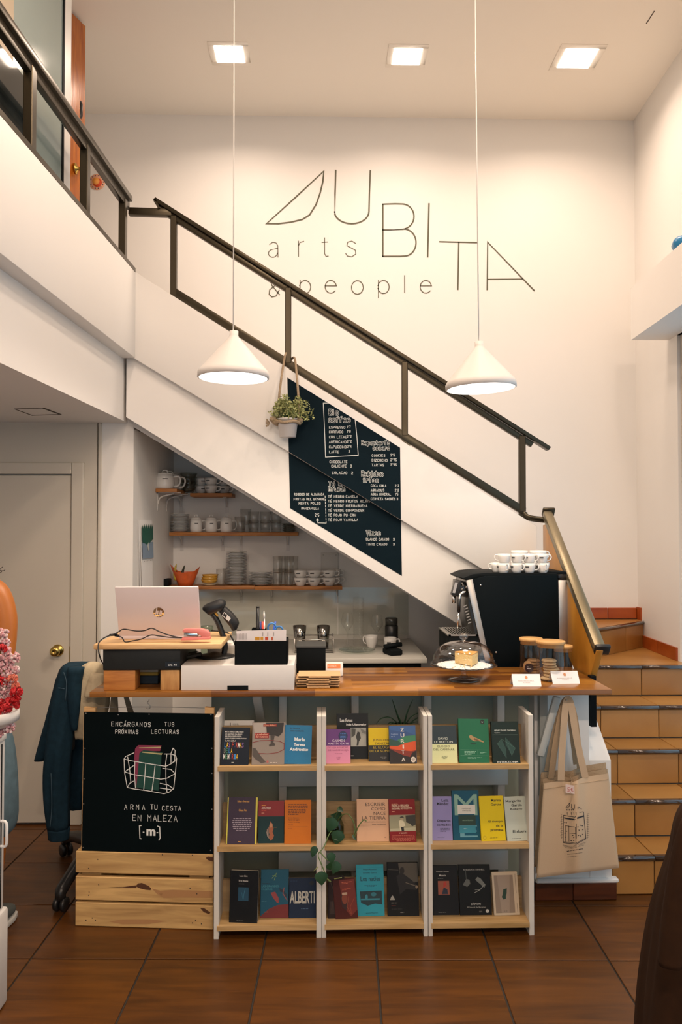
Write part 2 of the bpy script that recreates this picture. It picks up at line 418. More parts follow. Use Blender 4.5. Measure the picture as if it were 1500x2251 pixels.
MB().box(dx1-.001, dx1+.002, YD-.0135, YD+.01, P(150, 1440, Y=YD).z-.05, P(150, 1440, Y=YD).z+.05).obj('latch_plate', brass, d)
MB().box(dx1+.004, fx, YD-.022, YD+.03, 0, dz+.07, c=.004).obj('door_jamb', door_m, d)
MB().box(dx0-.06, dx1+.003, YD-.022, YD+.03, dz+.006, dz+.07, c=.004).obj('door_head', door_m, d)
MB().box(fx, tx, YD-.004, YD+.03, 0, ZS).obj('side_panel', door_m, d)
MB().box(dx0-.2, fx, YD-.004, YD+.03, dz+.07, ZS).obj('top_panel', door_m, d)
struct(MB().box(tx+.006, tx2, YD-.012, YD+.03, 0, ZS, c=.004).obj('trim_4', door_m))
struct(MB().box(tx2, xe, YD-.002, YD+.04, 0, ZS).obj('wall_pier', wall_m))
# ---- stair flight along the back wall: stringer in two layers + steps behind
def S(u, v, y=YS): return P(u, v, Y=y)
a, b, c, e = S(297, 597), S(1181, 1157), S(1075, 1260), S(290, 785)
sl = (b.z-a.z)/(b.x-a.x)
def zup(x): return a.z+sl*(x-a.x)
def zlo(x): return e.z+(c.z-e.z)/(c.x-e.x)*(x-e.x)
l1, l2 = S(310, 937, YS+.035), S(1005, 1370, YS+.035)
def zbt(x): return l1.z+(l2.z-l1.z)/(l2.x-l1.x)*(x-l1.x)
xs0, xs1 = -1.03, b.x
st = thing('stair_flight', 'white stair flight rising leftward along the back wall', 'stairs', (0, YS, 0))
MB().prism([(xs0, YS, zlo(xs0)), (xs1, YS, zlo(xs1)), (xs1, YS, zup(xs1)), (xs0, YS, zup(xs0))], (0, .13, 0)).obj('stringer', wall_m, st, bev=.004)
xq = l2.x+.62
MB().prism([(xs0-.03, YS+.035, zbt(xs0-.03)), (xs1, YS+.035, zbt(xs1)), (xs1, YS+.035, zlo(xs1)+.02), (xs0-.03, YS+.035, zlo(xs0)+.05)], (0, .1, 0)).obj('lower_stringer', wall_m, st)
pr = [(xs0-.05, zup(xs0)-.5), (xs0-.05, zbt(xs0)), (xs1, zbt(xs1))]
nst = 9; stp = []
for i in range(nst):
    x1 = xs1-i*(xs1-xs0)/nst; z = zup(x1)-.14; stp += [(x1, z), (x1-(xs1-xs0)/nst, z)]
MB().prism([(x, YS+.13, z) for x, z in pr+stp], (0, YB-YS-.14, 0)).obj('steps', wall_m, st)
# ---- lower flight: tiled steps at the right
ochre = wood('stair_tile', '#94632c', '#b07f44', 'X', 2, .30, .09, 1)
nose_m = wood('stair_nosing', '#2f2119', '#453226', 'X', 3, .10, .06, 3, coat=.8)
lf = thing('tiled_steps', 'ochre tiled steps with glossy rounded nosings beside the counter', 'stairs', (1.3, 3.5, 0))
yr = [3.53, 3.755, 3.985, 4.21, 4.46]; XL = 1.28
RJ = [[1440], [1397], [1359, 1494], [1322, 1450], [1412]]
core = MB()
for i in range(5):
    z0, z1 = .17*i, .17*(i+1); y = yr[i]; yn = yr[i+1] if i < 4 else None
    jx = [P(u, 1967-95*i, Y=y).x for u in RJ[i]]
    while jx[0] > XL+.31: jx.insert(0, jx[0]-.305)
    while jx[-1] < xr(y)-.31: jx.append(jx[-1]+.305)
    ed = [XL]+[q for q in jx if XL+.03 < q < xr(y)-.02]+[xr(y)]
    core.prism([(XL, y+.012, z0-.01), (xr(y)-.01, y+.012, z0-.01), (xr(YB)-.02, YB-.02, z0-.01), (XL, YB-.02, z0-.01)], (0, 0, .168))
    for p, q in zip(ed[:-1], ed[1:]):
        MB().box(p+.002, q-.002, y, y+.013, z0+.003, z1-.022, c=.002).obj('riser_tile', ochre, lf)
        MB().tube([(p+.002, y-.004, z1-.0105), (q-.002, y-.004, z1-.0105)], .0105, 10).box(p+.002, q-.002, y-.004, y+.016, z1-.021, z1-.0005).obj('nosing', nose_m, lf)
        if yn: MB().box(p+.002, q-.002, y+.0175, yn, z1-.013, z1-.001, c=.002).obj('tread_tile', ochre, lf)
core.obj('core', mat('step_grout', (.16, .135, .11), .8), lf)
# winder above the fifth riser
z5, z6 = .85, 1.02
wl, wr = P(1306, 1446, Z=z5), P(1416, 1422, Z=z5)
dirw = (wr-wl).normalized(); wl = wl-dirw*.35
MB().prism([(XL, yr[4]+.0175, z5-.013), (xr(4.5), yr[4]+.0175, z5-.013), (wr.x, wr.y, z5-.013), (wl.x, wl.y, z5-.013), (XL, wl.y, z5-.013)], (0, 0, .012)).obj('winder_tread', ochre, lf)
nn = vec((-dirw.y, dirw.x, 0))
mid = wl+dirw*((P(1372, 1430, Z=z5)-wl).length)
for p, q in ((wl, mid), (mid, wr)):
    MB().prism([p+dirw*.002, q-dirw*.002, q-dirw*.002+vec((0, 0, .145)), p+dirw*.002+vec((0, 0, .145))], nn*.012).obj('riser_tile', ochre, lf)
MB().tube([wl+vec((0, 0, .158)), wr+vec((0, 0, .158))], .0115, 10).obj('nosing', nose_m, lf)
MB().prism([wl+nn*.012+vec((0, 0, .02)), wr+nn*.012+vec((0, 0, .02)), (xr(YB)-.01, YB-.005, z5+.02), (.9, YB-.005, z5+.02), (.9, wl.y+.1, z5+.02)], (0, 0, z6-z5-.021)).obj('landing_tread', ochre, lf)
# skirting tiles
skirt = wood('skirting_tile', '#8f3c12', '#a8521f', 'X', 3, .3, .06, 3)
sb = struct(MB().box(XL-.2, xr(YB)-.01, YB-.014, YB, z6, z6+.002).obj('baseboard_back', grout))
xb0 = [P(1240, 1355, Y=YB).x, P(1336, 1355, Y=YB).x, xr(YB)-.012]
for p, q in zip(xb0[:-1], xb0[1:]): MB().box(p+.002, q-.002, YB-.013, YB, z6+.002, z6+.075, c=.003).obj('tile', skirt, sb)
sr = struct(MB().prism([(xr(YB), YB, z5), (xr(YB), YB-.07, z5), (xr(YB)-.012, YB-.07, z5), (xr(YB)-.012, YB, z5)], (0, 0, .25), skirt).obj('baseboard_right'))
for y0_, y1_ in ((YB-.36, YB-.075), (YB-.66, YB-.365)):
    MB().prism([(xr(y0_), y0_+.002, z5), (xr(y1_), y1_-.002, z5), (xr(y1_)-.012, y1_-.002, z5), (xr(y0_)-.012, y0_+.002, z5)], (0, 0, .075), skirt).obj('tile', None, sr)
# parapet at the foot of the steps
YP = 3.49
pw = MB(); xa, xb_ = 1.17, 1.265
sr_ = .17/.228
pw.prism([(xa, YP, .075), (xa, YP, .60), (xa, YP+.78, .60+.78*sr_), (xa, YP+.78, .075)], (xb_-xa, 0, 0), wall_m)
pw.box(.93, xa, YP+.002, YP+.10, .075, .93, wall_m)
o = struct(pw.obj('wall_parapet'))
MB().box(.93, XL+.012, YP-.016, YP+.02, .075, .095, wall_m, c=.006).obj('ledge', wall_m, o)
bt = struct(MB().box(.925, XL+.004, YP-.004, YP+.02, 0, .075).obj('baseboard_parapet', grout))
xj = P(1259, 1960, Y=YP).x; fb = wood('skirting_brown', '#3d1b0b', '#5c2d14', 'X', 3, .3, .05, 9)
for p, q in ((.925, xj), (xj, XL+.004)): MB().box(p+.001, q-.001, YP-.012, YP, .002, .074, c=.003).obj('tile', fb, bt)
# ---- handrails
rl = thing('stair_railing', 'dark bronze metal railing along the white stair', 'railing', (0, YS, 0))
YR = YS+.05
def rb(u0, v0, u1, v1, th, w=.03, name='rail', y=YR, m=bronze):
    a_, b_ = P(u0, v0, Y=y), P(u1, v1, Y=y); return MB().bar(a_, b_, w, th).obj(name, m, rl, bev=.003)
rb(341, 441, 1207, 987, .022, .058, 'handrail'); rb(352, 460, 1170, 978, .03, .03, 'top_rail')
rb(383, 642, 1152, 1124, .042, .035, 'bottom_rail')
for u, v0, v1 in ((383, 476, 656), (634, 634, 800), (889.5, 796, 958), (1147.5, 958, 1125)):
    p0, p1 = P(u, v0, Y=YR), P(u, v1, Y=YR)
    MB().box(p0.x-.017, p0.x+.017, YR-.02, YR+.02, p1.z, p0.z, c=.003).obj('post', bronze, rl)
for u in (386, 644, 893, 1150):
    p0 = P(u, 660+(u-386)*.62, Y=YR); MB().box(p0.x-.022, p0.x+.022, YR-.012, YR+.012, zup(p0.x)-.01, p0.z+.02).obj('bracket', bronze, rl)
MB().tube(smooth_path([P(1147, 1112, Y=YR), P(1150, 1126, Y=YR), P(1163, 1138, Y=YR-.02), P(1198, 1143, Y=YR-.06)]), .02, 8, flat=.6).obj('bent_end', bronze, rl)
pj0, pj1 = P(284, 466, Y=YR), P(378, 469, Y=YR)
MB().bar(pj0, pj1, .04, .04).obj('link_rail', bronze, rl, bev=.003)
MB().bar(P(341, 441, Y=YR), P(352, 462, Y=YR), .058, .012).obj('end_cap', bronze, rl)
# mezzanine railing
ml = thing('mezzanine_railing', 'dark bronze railing on the mezzanine parapet at upper left', 'railing', (xf(3), 3, ZU))
fp = (vec((xf(4.3)-.05, 4.3, 0)), vec((1, -SK, 0)).normalized())
def mr(u, v): return P(u, v, plane=fp)
yE = mr(272, 500).y
def mx(y): return xf(y)-.05
zT = ZU+.40
for dz_, th, w, nm in ((0, .03, .06, 'handrail'), (-.036, .045, .03, 'top_rail')):
    MB().bar((mx(.3), .3, zT+dz_), (mx(yE+.06), yE+.06, zT+dz_), w, th, side=(1, 0, 0)).obj(nm, bronze, ml, bev=.004)
MB().bar((mx(.3), .3, ZU+.011), (mx(4.32), 4.32, ZU+.011), .10, .022, side=(1, 0, 0)).obj('bottom_rail', bronze, ml)
for u in (64, 187, 271):
    y = mr(u, 400).y
    MB().box(mx(y)-.018, mx(y)+.018, y-.024, y+.024, ZU+.02, zT-.03, c=.003).obj('post', bronze, ml)
for y in (2.2, 1.5, .8): MB().box(mx(y)-.018, mx(y)+.018, y-.024, y+.024, ZU+.02, zT-.03, c=.003).obj('post', bronze, ml)
# glazed partition, jamb and wooden door on the mezzanine
gx = -1.20
gp = (vec((gx, 3.5, 0)), vec((1, -SK, 0)).normalized())
def G(u, v): return P(u, v, plane=gp)
y1, y0 = G(156, 200).y, G(140, 200).y; yq = G(73, 250).y; yw = G(30, 60).y
def gxx(y): return gx+SK*(y-3.5)
jm = MB().prism([(gxx(y0), y0, ZP), (gxx(y1), y1, ZP), (gxx(y1)-.1, y1, ZP), (gxx(y0)-.1, y0, ZP)], (0, 0, ZC-ZP), white)
part = thing('glass_partition', 'frosted glass partition with white jamb on the mezzanine', 'partition', (gx, 3.0, ZP))
jm.obj('jamb', white, part, label='white door jamb')
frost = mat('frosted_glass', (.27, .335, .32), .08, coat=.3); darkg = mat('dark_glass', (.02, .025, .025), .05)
def pane(ya, yb, za, zb, m_, nm, x=0): return MB().prism([(gxx(ya)+x, ya, za), (gxx(yb)+x, yb, za), (gxx(yb)+x, yb, zb), (gxx(ya)+x, ya, zb)], (-.008, 0, 0)).obj(nm, m_, part)
pane(yq, y0-.02, ZP+.02, ZC, frost, 'frosted_pane'); pane(yw, yq, 3.45, ZC, frost, 'frosted_pane')
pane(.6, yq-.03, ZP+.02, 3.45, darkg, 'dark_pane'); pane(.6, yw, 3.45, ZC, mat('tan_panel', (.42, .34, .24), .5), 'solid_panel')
MB().prism([(gxx(y0-.02)+.005, y0-.02, ZP), (gxx(y0)+.005, y0-.002, ZP), (gxx(y0)-.03, y0-.002, ZP), (gxx(y0-.02)-.03, y0-.02, ZP)], (0, 0, ZC-ZP)).obj('gasket', matte_black, part)
wd = wood('varnished_door', '#8f4510', '#b8691c', 'Z', 5, .25, 0, 10, coat=.3)
q1 = P(188, 58, Z=ZC-.02); q0 = P(150, 21, Z=ZC-.02)
md = MB().prism([(q0.x-.02, q0.y-.06, ZP), (q1.x, q1.y, ZP), (q1.x-.03, q1.y+.02, ZP), (q0.x-.05, q0.y-.04, ZP)], (0, 0, ZC-.02-ZP)).obj('mezzanine_door', wd)
tag(md, 'varnished wooden door standing ajar on the mezzanine', 'door')
kp = P(166, 371, plane=(q1, vec((q1.y-q0.y, -(q1.x-q0.x), 0)).normalized()))
MB().lathe([(.03, 0), (.03, .006), (.012, .012), (.012, .03), (.026, .036), (.03, .05), (.02, .062), (1e-6, .064)], 20, m=brass, M=Matrix.Translation(kp) @ Matrix.Rotation(math.pi/2, 4, 'Y')).obj('door_knob', brass, md)
hp = P(163, 238, Y=q1.y-.03)
MB().tube([hp+vec((.01, 0, .07)), hp+vec((.035, 0, .02)), hp+vec((.035, 0, -.04)), hp+vec((.01, 0, -.09))], .012, 8).obj('door_handle', black, md)
# round sticker on the back wall
sk = thing('round_sticker', 'round pink and orange wall sticker behind the mezzanine railing', 'sticker', P(213, 400, Y=YB-.003))
c0 = P(213, 400, Y=YB-.004)
def disc(r, col, y, cx=0, cz=0, n=24, nm='disc'): return MB().lathe([(r, 0), (r, .001)], n, m=mat('sticker_'+col, col, .6), M=Matrix.Translation((c0.x+cx, YB-y, c0.z+cz)) @ Matrix.Rotation(math.pi/2, 4, 'X')).obj(nm, None, sk)
disc(.054, '#f0b493', .002); disc(.030, '#d8481c', .0035, .003, -.004); disc(.024, '#f2a24a', .005, -.006, .006)
for k in range(14): disc(.004, '#5a3a52', .0035, .043*math.cos(k*.449), .043*math.sin(k*.449), 8, 'dot')
# ---- painted wall lettering
ink = mat('wall_ink', (.10, .095, .06), .7)
wl_ = thing('wall_lettering', 'large thin dark lettering painted on the cream back wall', 'lettering', P(880, 510, Y=YB)); k_ = YB/F_PX; gly = [MB()]
def W2(u, v): q = P(u, v, Y=YB); return (q.x, q.z)
def done():
    if gly[0].v: gly[0].obj('letter', ink, wl_, fix=False); gly[0] = MB()
def paint(pts, px, closed=False): gly[0].ribbon([W2(*q) for q in pts], px*k_, (0, YB-.0015, 0), XA, ZA, ink, closed)
def z2(l): return [(500+x/2, 300+y/2) for x, y in l]
def arc(cx, cy, rx, ry, a0, a1, n=14): return [(cx+rx*math.cos(math.radians(a0+(a1-a0)*i/n)), cy-ry*math.sin(math.radians(a0+(a1-a0)*i/n))) for i in range(n+1)]
paint(z2([(172, 384), (300, 268), (424, 153), (420, 200), (408, 250), (390, 300), (362, 345), (330, 365), (280, 377), (225, 384)]), 3.4, True)
done()
paint(z2([(477, 150), (474, 250), (473, 335)]+arc(547, 330, 76, 54, 180, 360)+[(625, 250), (629, 151)]), 3.4)
done()
paint(z2([(684, 300), (684, 527)]), 3.2)
paint(z2([(684, 298), (740, 296)]+arc(770, 352, 51, 55, 85, -80)+[(785, 407), (684, 411)]), 3.2)
paint(z2([(785, 407)]+arc(780, 467, 50, 59, 70, -80)+[(760, 527), (684, 527)]), 3.2)
done()
paint(z2([(887, 296), (881, 529)]), 3.4); done(); paint(z2([(934, 463), (1099, 467)]), 3.0); paint(z2([(1018, 465), (1014, 673)]), 3.0)
done()
paint(z2([(1143, 674), (1145, 465), (1350, 678)]), 3.2); paint(z2([(1145, 628), (1298, 627)]), 2.6)
T_ = 1.7
done()
paint(z2([(186, 475), (200, 465), (214, 468), (222, 480), (223, 531)]), T_); paint(z2([(222, 492), (195, 497)]+arc(200, 514, 19, 17, 100, 330)+[(222, 512)]), T_)
done()
paint(z2([(313, 460), (313, 528)]), T_); paint(z2([(313, 480), (320, 466), (336, 461)]), T_)
done()
paint(z2([(428, 446), (428, 515), (434, 527), (444, 526)]), T_); paint(z2([(416, 466), (441, 464)]), T_)
done()
paint(z2([(564, 470), (548, 460), (530, 464), (526, 480), (545, 490), (563, 500), (565, 517), (548, 529), (528, 526), (521, 515)]), T_)
done()
paint(z2([(230, 696), (196, 655), (192, 640), (204, 634), (214, 640), (210, 655), (186, 675), (184, 695), (196, 706), (214, 702), (228, 676)]), 2.2)
done()
for cx_, ch in ((342, 'p'), (455, 'e'), (572, 'o'), (687, 'p'), (780, 'l'), (873, 'e')):
    if ch == 'p': paint(z2([(cx_-22, 632), (cx_-22, 710)]), 2); paint(z2(arc(cx_, 662, 25, 29, 170, -170)), 2)
    elif ch == 'e': paint(z2([(cx_-25, 657), (cx_+25, 657)]+arc(cx_, 661, 25, 28, 10, 320)), 2)
    elif ch == 'o': paint(z2(arc(cx_, 664, 26, 30, 0, 350)), 2, True)
    else: paint(z2([(780, 612), (780, 686)]), 2)
    done()
# ---- ceiling lights
lit = mat('lit_diffuser', (1, .93, .84), .5, emit=9)
for i, (u, v, w) in enumerate(((505, 122, 62), (895, 127, 62), (1270, 131, 72))):
    p = P(u, v, Z=ZC-.01); s = w*p.y/F_PX/2
    lab = ('left', 'middle', 'right')[i]
    t = thing('ceiling_light', 'square recessed ceiling light, %s one of the row of three' % lab, 'light', (p.x, p.y, ZC), 'recessed ceiling lights')
    f = MB(); so = s*1.42
    for (x0, x1, y0_, y1_) in ((-so, so, -so, -s), (-so, so, s, so), (-so, -s, -s, s), (s, so, -s, s)):
        f.box(p.x+x0, p.x+x1, p.y+y0_, p.y+y1_, ZC-.003, ZC, ceil_m)
    f.obj('trim_ring', None, t, bev=.0008)
    MB().box(p.x-s, p.x+s, p.y-s, p.y+s, ZC-.005, ZC-.001).obj('diffuser', lit, t)
def lamp(name, kind, loc, watts, size, col, rot=(0, 0, 0), parent=None, spread=None):
    l = bpy.data.lights.new(name, kind); l.energy = watts; l.color = col
    if kind == 'AREA':
        l.shape = 'SQUARE'; l.size = size
        if spread: l.spread = spread
    else: l.shadow_soft_size = size
    o = bpy.data.objects.new(name, l); COL.objects.link(o); o.location = loc; o.rotation_euler = rot
    return o
for u, v in ((505, 122), (895, 127), (1270, 131)):
    p = P(u, v, Z=ZC-.012); lamp('ceiling_lamp', 'AREA', p, CEIL_W, .16, WARM, spread=math.radians(150))
# further rows of the same lights, over the shop floor behind the camera
for x in (-.55, .5, 1.4):
    for y, w in ROWS:
        if w: lamp('ceiling_lamp', 'AREA', (x, y, ZC-.012), w, .16, WARM)
lamp('soffit_fill', 'AREA', (-2.1, 2.3, ZS-.012), SOF_W, .16, WARM)  # added fill light with no fixture, lifts the dark door wall under the mezzanine
o = MB().box(P(1415, 60, Z=ZC).x, P(1415, 60, Z=ZC).x+.006, P(1430, 52, Z=ZC).y, P(1440, 24, Z=ZC).y, ZC-.001, ZC).obj('ceiling_crack', dk)
tag(o, 'thin line on the ceiling near the right wall', 'mark')
# ---- two cone pendants over the counter
shade_m = mat('shade_paint', (.80, .76, .72), .4); glow = mat('lit_shade_inside', (1, .92, .82), .6, emit=5.0)
for i, (u, v, ua, va, uc, ru) in enumerate(((513, 838, 513, 737, 515, 78.5), (1058, 861, 1053, 760, 1045, 78))):
    yp = 3.45; p = P(u, v, Y=yp); r = ru*yp/F_PX; ap = P(ua, va, Y=yp); h = ap.z-p.z
    t = thing('pendant_lamp', 'white cone pendant lamp on a thin cord, %s' % ('left one, in front of the hanging plant' if i == 0 else 'right one, before the lower railing'), 'lamp', p, 'cone pendants over the counter')
    tilt = Matrix.Translation(p) @ Matrix.Rotation(math.radians((.6, -2.2)[i]), 4, 'Y')
    MB().open_lathe([(r*.955, .012), (r, .014), (r, .034), (r*.96, .045), (.022, h-.01), (.019, h), (.019, h+.018), (.004, h+.02), (.004, h+.015), (.014, h-.02), (r*.93, .046), (r*.955, .032), (r*.955, .012)], 48, M=tilt).obj('lamp_shade', shade_m, t)
    MB().lathe([(1e-6, .02), (r*.93, .02), (r*.93, .026), (1e-6, .026)], 40, M=tilt).obj('lit_disc', glow, t)
    tp = P(uc, 0, Y=yp); k = (ZC-ap.z)/(tp.z-ap.z)
    MB().tube([ap+vec((0, 0, .01)), ap+(tp-ap)*k], .0028, 6).obj('cord', white, t)
    lamp('pendant_bulb', 'AREA', tilt @ vec((0, 0, .010)), PEND_W, r*1.5, (1, .86, .68)).data.shape = 'DISK'
# ================================================================== sales counter
YC, YCB, ZK = 3.255, 3.80, .955
def stave_mat():
    m = bpy.data.materials.new('butcher_block'); m.use_nodes = True; nt, b = nodes_of(m); N = nt.nodes.new
    tc = N('ShaderNodeTexCoord'); br = N('ShaderNodeTexBrick'); mp = N('ShaderNodeMapping'); n = N('ShaderNodeTexNoise'); r = N('ShaderNodeValToRGB'); mx = N('ShaderNodeMix'); mx.data_type = 'RGBA'; mx.blend_type = 'MULTIPLY'
    br.offset = .37; br.inputs['Scale'].default_value = 1; br.inputs['Mortar Size'].default_value = 0; br.inputs['Brick Width'].default_value = .42; br.inputs['Row Height'].default_value = .042; br.inputs['Bias'].default_value = -.1
    br.inputs['Color1'].default_value = (*lin('#7a4a1e'), 1); br.inputs['Color2'].default_value = (*lin('#bd8338'), 1)
    nt.links.new(tc.outputs['Object'], br.inputs['Vector']); nt.links.new(tc.outputs['Object'], mp.inputs['Vector']); mp.inputs['Scale'].default_value = (2, 40, 40)
    n.inputs['Scale'].default_value = 3; n.inputs['Detail'].default_value = 5; nt.links.new(mp.outputs[0], n.inputs['Vector']); nt.links.new(n.outputs['Fac'], r.inputs['Fac'])
    r.color_ramp.elements[0].color = (.55, .5, .45, 1); r.color_ramp.elements[1].color = (1.1, 1.05, 1, 1)
    mx.inputs[0].default_value = 1; nt.links.new(br.outputs['Color'], mx.inputs[6]); nt.links.new(r.outputs['Color'], mx.inputs[7])
    nt.links.new(mx.outputs[2], b.inputs['Base Color']); b.inputs['Roughness'].default_value = .28; b.inputs['Coat Weight'].default_value = .25
    return m
butcher = stave_mat()
X0, X1 = -.932, 1.188
ct = thing('sales_counter', 'wooden sales counter with butcher block top and white slatted support', 'counter', (.13, 3.5, 0))
MB().box(X0, X1, YC, YCB, ZK-.023, ZK).obj('countertop', butcher, ct, bev=.003)
slat_m = mat('white_slat', (.74, .75, .71), .5, var=.05, scale=9); gpan = mat('counter_back_paint', (.40, .47, .41), .5)
xk = P(465, 1600, Y=3.6).x
MB().box(xk, .95, 3.6, 3.62, .0, ZK-.024).obj('back_panel', gpan, ct)
for u in (622, 781, 941, 1102):
    x = P(u, 1555, Y=3.5).x; MB().box(x-.016, x+.016, 3.50, 3.598, 0, ZK-.024).obj('post', slat_m, ct, bev=.002)
xb0_, xb1_ = P(613, 1700, Y=3.48).x, P(1117, 1700, Y=3.48).x
for v0, v1 in ((1690, 1728), (1873, 1915)):
    MB().box(xb0_, xb1_, 3.478, 3.499, P(760, v1, Y=3.48).z, P(760, v0, Y=3.48).z).obj('slat', slat_m, ct, bev=.002)
def brace(u0, v0, u1, v1, y0, y1, w=.035):
    MB().bar(P(u0, v0, Y=y0), P(u1, v1, Y=y1), w, .02, side=(1, 0, 0)).obj('brace', slat_m, ct, bev=.002)
brace(565, 1531, 575, 1590, 3.36, 3.57); brace(1225, 1532, 1188, 1660, 3.42, 3.45, .03)
MB().box(P(1185, 1600, Y=3.47).x, P(1202, 1600, Y=3.47).x, 3.45, 3.488, P(1190, 1750, Y=3.47).z, ZK-.024).obj('batten', mat('grey_slat', (.34, .36, .34), .5), ct)
# golden side panel with the sloping handrail
gold = wood('golden_wood', '#a0681f', '#bd8432', 'Z', 2.0, .35, 0, 5, coat=.2)
gpn = thing('handrail_panel', 'golden wooden side panel with aluminium handrail at the counter end', 'panel', (1.195, 3.8, .9))
xg = 1.195
pts = [P(u, v, X=xg) for u, v in ((1194, 1140), (1206, 1138), (1312, 1414), (1298, 1487))]
pts = [p-vec((0, 0, .034 if i < 3 else 0)) for i, p in enumerate(pts)]; pts = [(xg, 4.29, pts[0].z)]+pts[1:]+[(xg, 3.60, .86), (xg, 4.29, 1.22)]
MB().prism(pts, (.03, 0, 0)).obj('panel', gold, gpn, bev=.003)
ra, rb_ = P(1203, 1128, X=xg+.02), P(1318, 1424, X=xg+.02)
alu = mat('gold_aluminium', (.24, .20, .125), .34, .7)
MB().bar((xg+.020, ra.y, ra.z-.004), (xg+.020, rb_.y, rb_.z-.004), .05, .042, side=(1, 0, 0)).obj('handrail', alu, gpn, bev=.008)
dv = (rb_-ra).normalized()
MB().bar(vec((xg+.03, rb_.y, rb_.z)), vec((xg+.03, rb_.y, rb_.z))+dv*.02, .066, .052, side=(1, 0, 0)).obj('end_cap', black, gpn, bev=.006)
MB().bar(vec((xg+.03, ra.y, ra.z)), vec((xg+.03, ra.y, ra.z))-dv*.02, .066, .052, side=(1, 0, 0)).obj('end_cap', bronze, gpn, bev=.006)
MB().box(xg-.012, xg+.012, 3.50, 3.54, P(1300, 1598, Y=3.5).z, .965).obj('post', matte_black, gpn)
# ------------------------------------------------------------------ till end
def fbox(u0, u1, v0, v1, y): a = P(u0, (v0+v1)/2, Y=y); b = P(u1, (v0+v1)/2, Y=y); return a.x, b.x, P((u0+u1)/2, v1, Y=y).z, P((u0+u1)/2, v0, Y=y).z
oakb = wood('timber_block', '#9a5a24', '#c0803c', 'X', 6, .55, .05, 9); endg = wood('end_grain', '#a8743e', '#cf9f62', 'Z', 9, .6, 0, 5)
x0, x1, _, z1 = fbox(228, 298, 1470, 1518, 3.285); ZB = 1.038
o = MB().box(x0, x1, 3.28, 3.37, ZK, ZB).obj('timber_block', oakb, bev=.004); tag(o, 'big orange-brown timber block under the left end of the cash drawer', 'wood block')
x0, x1, _, _ = fbox(353, 395, 1470, 1518, 3.285)
o = MB().box(x0, x1, 3.28, 3.62, ZK, ZB).obj('timber_block', endg, bev=.004); tag(o, 'narrow timber block with ringed end grain beside the white box', 'wood block')
t = thing('cash_drawer', 'flat black cash drawer raised on two timber blocks', 'cash drawer', (-.75, 3.28, ZB))
x0, x1, _, _ = fbox(227, 397, 1423, 1468, 3.28); ZD = 1.124
MB().box(x0, x1, 3.275, 3.70, ZB, ZD).obj('body', mat('charcoal_metal', (.016, .018, .018), .5, spec=.25), t, bev=.003)
lx0, lx1, lz0, lz1 = fbox(363, 395, 1455, 1467, 3.273)
MB().box(lx0, lx1, 3.2738, 3.275, lz0, lz1, mat('label_black', (.008, .009, .012), .3)).obj('label_plate', None, t)
MB().text('DL-41', lx0+.012, lx1-.012, lz0+.006, lz1-.008, (0, 3.273, 0), XA, ZA).obj('label_lettering', chalk_m, t, fix=False)
ZL = ZD+.021
o = MB().box(-.918, -.405, 3.258, 3.66, ZD, ZL).obj('stand_board', wood('pale_pine', '#c99c66', '#ecc998', 'X', 4, .5, 0, 10), bev=.003); tag(o, 'pale pine board carrying the laptop above the cash drawer', 'board')
lap_m = mat('laptop_silver', (.78, .68, .68), .42, .1)
t = thing('laptop', 'open silver-pink laptop seen from behind with a mirrored round logo', 'laptop', (-.66, 3.41, ZL))
A, B_, C_, D_ = P(253, 1291, Y=3.33), P(439, 1290, Y=3.33), P(442, 1402, Y=3.41), P(262, 1402, Y=3.41)
A.x = D_.x+.0; B_.x = C_.x
dl = vec((0, .008, .003))
nrm = (A-D_).cross(C_-D_).normalized()*-1
MB().prism([D_, C_, B_, A], dl).obj('lid', lap_m, t, bev=.003)
MB().prism([D_+dl*1.05+vec((.006, 0, .01)), C_+dl*1.05+vec((-.006, 0, .01)), B_+dl*1.05+vec((-.006, 0, -.008)), A+dl*1.05+vec((.006, 0, -.008))], vec((0, .0006, 0))).obj('screen', black, t)
MB().box(D_.x, C_.x, 3.405, 3.64, ZL, ZL+.014).obj('base', lap_m, t, bev=.003)
up = (A-D_).normalized(); cen = P(349, 1346, Y=3.368); cen.y = D_.y+(A.y-D_.y)*((cen.z-D_.z)/(A.z-D_.z))-.0012
r = .0225; mir = mat('logo_mirror', (.86, .74, .52), .08, 1)
MB().flat([(r*math.cos(a*.262), r*math.sin(a*.262)) for a in range(24)], cen, XA, up).obj('logo', mir, t, fix=False)
m = MB(); ob_ = cen+vec((0, -.0006, 0))
for pts_ in ([(-.006, .021), (-.013, -.010)], [(-.008, .006), (-.002, .006), (-.006, -.010)], [(.008, .008), (-.001, -.022)], [(.006, .006), (.013, .006), (.010, -.008), (.003, -.009)]): m.ribbon(pts_, .0038, ob_, XA, up)
m.obj('logo_lettering', lap_m, t, fix=False)
cab = MB()
def cpts(l, y): return smooth_path([P(u, v, Y=yy) for (u, v), yy in zip(l, y if isinstance(y, list) else [y]*len(l))], 6)
cab.tube(cpts([(232, 1470), (220, 1445), (216, 1418), (226, 1404), (244, 1396), (256, 1392)], [3.40, 3.25, 3.25, 3.27, 3.29, 3.3]), .0028, 6)
cab.tube(cpts([(252, 1394), (262, 1388), (273, 1383), (300, 1387), (318, 1386), (334, 1381), (352, 1389), (375, 1397), (402, 1402), (440, 1400)], 3.32), .0026, 6)
cab.tube(cpts([(256, 1398), (268, 1401), (275, 1411), (290, 1409), (310, 1405), (332, 1396), (350, 1398), (375, 1401), (402, 1402)], 3.31), .0026, 6)
cab.bar(P(241, 1396, Y=3.30), P(258, 1395, Y=3.30), .012, .008); cab.bar(P(253, 1396, Y=3.30), P(262, 1398, Y=3.30), .012, .009)
